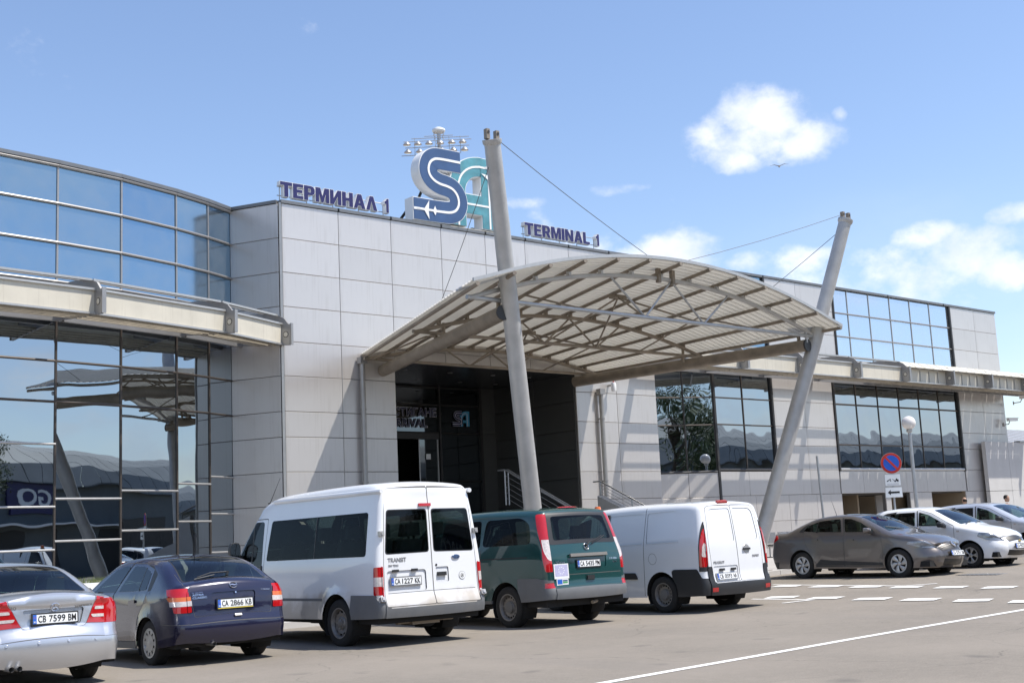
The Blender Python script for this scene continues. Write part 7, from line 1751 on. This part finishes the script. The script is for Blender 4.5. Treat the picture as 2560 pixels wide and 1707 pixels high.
def tree(x,y,h,r,label,seed):
    o=empty('broadleaf_tree',(x,y,zg(x) if x>0 else 0)); tag(o,label,'tree','trees across the road'); rd=random.Random(seed)
    b=B(m_bark); b.tube([(0,0,0),(.1,.05,h*.3),(.0,.1,h*.55),(.1,0,h*.85)],[.22,.17,.11,.03],10)
    cl=[]
    for k in range(14):
        a=rd.uniform(0,6.28); zz=rd.uniform(.38,.92)*h; q=r*rd.uniform(.3,.75)*(1-abs(zz/h-.6)); c=(q*math.cos(a),q*math.sin(a),zz,r*rd.uniform(.3,.5)); cl.append(c)
        b.tube([(0,.05,zz*.7),(c[0]*.6,c[1]*.6,zz*.92),(c[0],c[1],zz)],[.07,.04,.015],6)
    b.build('trunk',o,True); leafy(int(2400*r*r/4),cl,.11,seed).build('crown',o,fix=False)
for k,(x,y,h,r) in enumerate(((34.0,-20,13,4.4),(29,-20,7.5,2.8),(24,-16,6,2.4),(38.5,-21,10,3.4))):
    tree(x,y,h,r,['tallest leafy tree across the road, mirrored in the slanting window','medium leafy tree in front of the freight hall','smallest leafy tree left of the freight hall door','second tallest leafy tree, at the right of the row before the freight hall'][k],40+k)
# freight hall across the road with a ribbed vaulted roof
o=empty('freight_hall',(20,-34,0)); tag(o,'long grey freight hall with vaulted ribbed roof across the road','hall')
m_hw=mat('hall_cladding',(.12,.135,.14),.6,var=.12,scale=.6,streak=.2); m_hr=mat('hall_roof',(.20,.21,.205),.6,.1,var=.15,scale=.5)
b=B(m_hw); b.box(0,62,-22,0,0,8.0); b.build('wall',o)
for k in range(41):
    b=B(m_hr); x=-1+k*1.54; n=9; vs=[]
    for i in range(n):
        a=math.pi*(i/(n-1)); yy=-11+11.8*math.cos(a); zz=8.0+4.0*math.sin(a); vs+=[(x,yy,zz),(x+1.48,yy,zz),(x,yy*1.0,zz-.08),(x+1.48,yy,zz-.08)]
    b.add(vs,[(4*i,4*i+1,4*i+5,4*i+4) for i in range(n-1)]+[(4*i+2,4*i+6,4*i+7,4*i+3) for i in range(n-1)]+[(4*i,4*i+4,4*i+6,4*i+2) for i in range(n-1)]); b.build('roof_panel',o)
b=B(m_navy); b.box(30,39,.05,.25,5.6,7.9); s_=b.build('cargo_sign',o); me=fit_text(text_mesh('CARGO',1,m_plate,.01,.02),30.6,38.4,6.1,7.4); l_=link('lettering',me,s_)
me.transform(Matrix.Rotation(math.pi,4,'Z')); l_.location=(69,.28,0)
for k in range(7):
    b=B(m_dark); b.box(3+k*8,7+k*8,.0,.06,0,4.2); b.build('roller_door',o)
b=B(m_white); b.box(0,62,0.0,1.8,4.55,4.75); b.build('door_canopy',o)
o=empty('low_block',(14,-13,0)); tag(o,'low dark glazed block opposite the curved wall','building')
b=B(m_hw); b.box(-22,0,-18,0,3.4,5.6); b.build('fascia',o); b=B(g_door); b.box(-21.8,-.2,-17,-.3,0,3.4); b.build('glazing',o)
for k in range(8): b=B(m_dark); b.box(-22+k*2.75,-21.85+k*2.75,-.28,-.1,0,3.4); b.build('mullion',o)
o=empty('repair_hangar',(84,-22,0)); tag(o,'high dark grey hangar with vaulted roof far down the road','hangar')
b=B(m_hw); b.box(0,150,-26,0,0,8.0); b.build('wall',o)
for k in range(60):
    b=B(m_hr); x=-1+k*2.52; n=11; vs=[]
    for i in range(n):
        a=math.pi*(i/(n-1)); yy=-13+13.8*math.cos(a); zz=8+4.6*math.sin(a); vs+=[(x,yy,zz),(x+2.44,yy,zz),(x,yy,zz-.1),(x+2.44,yy,zz-.1)]
    b.add(vs,[(4*i,4*i+1,4*i+5,4*i+4) for i in range(n-1)]+[(4*i+2,4*i+6,4*i+7,4*i+3) for i in range(n-1)]+[(4*i,4*i+4,4*i+6,4*i+2) for i in range(n-1)]); b.build('roof_panel',o)
for k in range(14):
    b=B(m_dark); b.box(3+k*10.5,11+k*10.5,.0,.08,0,5.6); b.build('hangar_door',o)
o=empty('yard_wall',(62,-9,.3)); tag(o,'long dark yard wall with white coping beyond the road','wall')
for k in range(32): b=B(m_dk); b.box(k*4,k*4+3.97,-.1,.1,0,3.4); b.build('wall_panel',o)
b=B(m_white); b.box(0,128,-.16,.16,3.41,3.55); b.build('coping',o)
# rental sign on the opposite pavement and parking sign
o=empty('rental_sign',(21,-8,0)); tag(o,'small navy car rental sign on posts, seen only mirrored in the glass','sign')
b=B(m_navy); b.box(-1.1,1.1,-.04,.04,1.0,2.7); pb=b.build('board',o)
for k,(t,z,h_) in enumerate((('Choice',2.2,.3),('RENT A CAR',1.75,.22),)):
    me=fit_text(text_mesh(t,1,m_plate,.003,.01),-.85,.85,z,z+h_); me.transform(Matrix.Rotation(math.pi,4,'Z')); l_=link('lettering',me,pb,(0,.05,0))
for x in (-1,1): b=B(m_galv); b.tube([(x,0,0),(x,0,2.7)],.04,8); b.build('post',o)
o=empty('parking_sign',(15.5,-3.5,0)); tag(o,'blue parking sign on a post, seen only mirrored in the glass','road sign')
b=B(m_sbl); b.box(-.3,.3,-.01,.01,2.0,2.6); pb=b.build('board',o); me=fit_text(text_mesh('P',1,m_plate,.003,.03),-.12,.12,2.1,2.5); me.transform(Matrix.Rotation(math.pi,4,'Z')); link('lettering',me,pb,(0,.012,0))
b=B(m_galv); b.tube([(0,-.03,0),(0,-.03,2.6)],.03,8); b.build('post',o)

# ---------------------------------------------------------------- people behind the cars at the right edge
m_skin=mat('skin',(.42,.25,.17),.55,var=.05); m_shirt=mat('light_shirt',(.55,.56,.58),.85,var=.08,bump=.2,bscale=30); m_trous=mat('dark_trousers',(.04,.045,.06),.85); m_hair=mat('dark_hair',(.02,.015,.012),.7); m_shirt2=mat('olive_shirt',(.14,.13,.09),.85)
def skinmesh(joints,edges,rad,m,name,parent,sub=1):
    me=bpy.data.meshes.new(name); me.from_pydata(joints,edges,[]); ob=bpy.data.objects.new(name,me); COL.objects.link(ob)
    sk=ob.modifiers.new('s','SKIN'); 
    for v,r in zip(me.skin_vertices[0].data,rad): v.radius=(r,r) if not isinstance(r,tuple) else r
    me.skin_vertices[0].data[0].use_root=True
    sb=ob.modifiers.new('b','SUBSURF'); sb.levels=sub; sb.render_levels=sub
    dg=bpy.context.evaluated_depsgraph_get(); m2=bpy.data.meshes.new_from_object(ob.evaluated_get(dg)); bpy.data.objects.remove(ob)
    m2.materials.clear(); m2.materials.append(m); m2.polygons.foreach_set('use_smooth',[True]*len(m2.polygons)); return link(name,m2,parent)
def person(x,y,rz,label,shirt,bald,h=1.0):
    o=empty('person',(x,y,zg(x)+.11),rz); tag(o,label,'person','people behind the cars')
    J=[(0,0,.95),(0,0,1.18),(0,.0,1.38),(0,-.01,1.50),(-.18,0,1.40),(.18,0,1.40),(-.24,-.02,1.12),(.24,-.02,1.12),(-.22,-.12,.90),(.22,-.14,.92),(-.10,0,.90),(.10,0,.90),(-.11,-.02,.50),(.11,.02,.50),(-.12,.02,.08),(.12,.05,.08),(-.13,-.13,.04),(.13,-.10,.04)]
    E_=[(0,1),(1,2),(2,3),(2,4),(2,5),(4,6),(5,7),(6,8),(7,9),(0,10),(0,11),(10,12),(11,13),(12,14),(13,15),(14,16),(15,17)]
    r_=[(.15,.11),(.14,.10),(.15,.10),.055,.06,.06,.045,.045,.035,.035,.09,.09,.065,.065,.045,.045,.04,.04]
    skinmesh(J,E_,r_,m_skin,'body',o)
    skinmesh([(0,0,.93),(0,0,1.18),(0,0,1.36),(0,0,1.43),(-.18,0,1.39),(.18,0,1.39),(-.22,-.01,1.20),(.22,-.01,1.20)],[(0,1),(1,2),(2,3),(2,4),(2,5),(4,6),(5,7)],[(.175,.13),(.165,.12),(.17,.12),.07,.075,.075,.06,.06],shirt,'shirt',o)
    skinmesh([(0,0,.98),(-.10,0,.88),(.10,0,.88),(-.11,-.02,.50),(.11,.02,.50),(-.12,.02,.12),(.12,.05,.12)],[(0,1),(0,2),(1,3),(2,4),(3,5),(4,6)],[(.165,.125),.105,.105,.08,.08,.065,.065],m_trous,'trousers',o)
    b=B(m_skin); n=14; pr=[(.0,1.52),(.05,1.525),(.072,1.56),(.080,1.62),(.082,1.67),(.074,1.72),(.045,1.755),(.001,1.765)]
    b.lathe(pr,(0,0,0),'z',16); b.v=[(v[0]*.92,v[1]*1.12-.01,v[2]) for v in b.v]
    b.add([(0,-.115,1.615),(-.014,-.09,1.61),(.014,-.09,1.61),(0,-.085,1.66)],[(0,1,2),(0,2,3),(0,3,1)])
    for sx in (-1,1): b.box(sx*.078-.008,sx*.078+.008,-.015,.02,1.61,1.66)
    hd=b.build('head',o,True)
    for sx in (-1,1): e=B(m_ink); e.lathe([(0,1.642),(.009,1.647),(0,1.654)],(sx*.03,-.092,0),'z',8); e.build('eye',hd)
    e=B(m_red if False else m_skin); e.box(-.022,.022,-.097,-.085,1.575,1.583); e.build('mouth',hd)
    hb=B(m_hair)
    if bald: hb.lathe([(.082,1.60),(.084,1.66),(.080,1.69)],(0,.012,0),'z',16)
    else: hb.lathe([(.084,1.63),(.088,1.68),(.080,1.735),(.05,1.772),(.001,1.782)],(0,.012,0),'z',16)
    hb.v=[(v[0]*.94,max(v[1]*1.12,-.07 if not bald else .0),v[2]) for v in hb.v]; hb.build('hair',hd,True)
    o.scale=(h,h,h); return o
person(42.6,24.7,R(150),'balding person in a light shirt standing behind the silver estate car',m_shirt,True)
person(43.6,23.6,R(10),'dark haired person at the very right edge behind the silver estate car',m_shirt2,False)

# ---------------------------------------------------------------- birds in the sky
for k,(x,y,z,s_,lab,m_) in enumerate(((72.5,54,27.5,.8,'pale bird gliding in the sky below the large cloud',m_white),(12.3,29,10.2,.0,'',m_ink))):
    if s_==0: continue
    o=empty('bird',(x,y,z),R(40)); tag(o,lab,'bird'); o.scale=(s_,s_,s_)
    b=B(mat('bird_feathers',(.35,.33,.31),.7)); b.lathe([(.0,-.3),(.05,-.22),(.09,-.05),(.07,.15),(.02,.35),(0,.36)],(0,0,0),'x',10); b.build('body',o,True)
    for sg in (-1,1):
        b=B(MATS['bird_feathers']); b.add([(-.10,sg*.05,.02),(.12,sg*.05,.02),(.02,sg*.45,.16),(-.10,sg*.45,.16),(-.14,sg*.95,.05),(-.10,sg*.05,.04),(.12,sg*.05,.04),(.02,sg*.45,.175),(-.10,sg*.45,.175)],[(0,1,2,3),(3,2,4),(5,6,7,8),(8,7,4)]); b.build('wing',o)
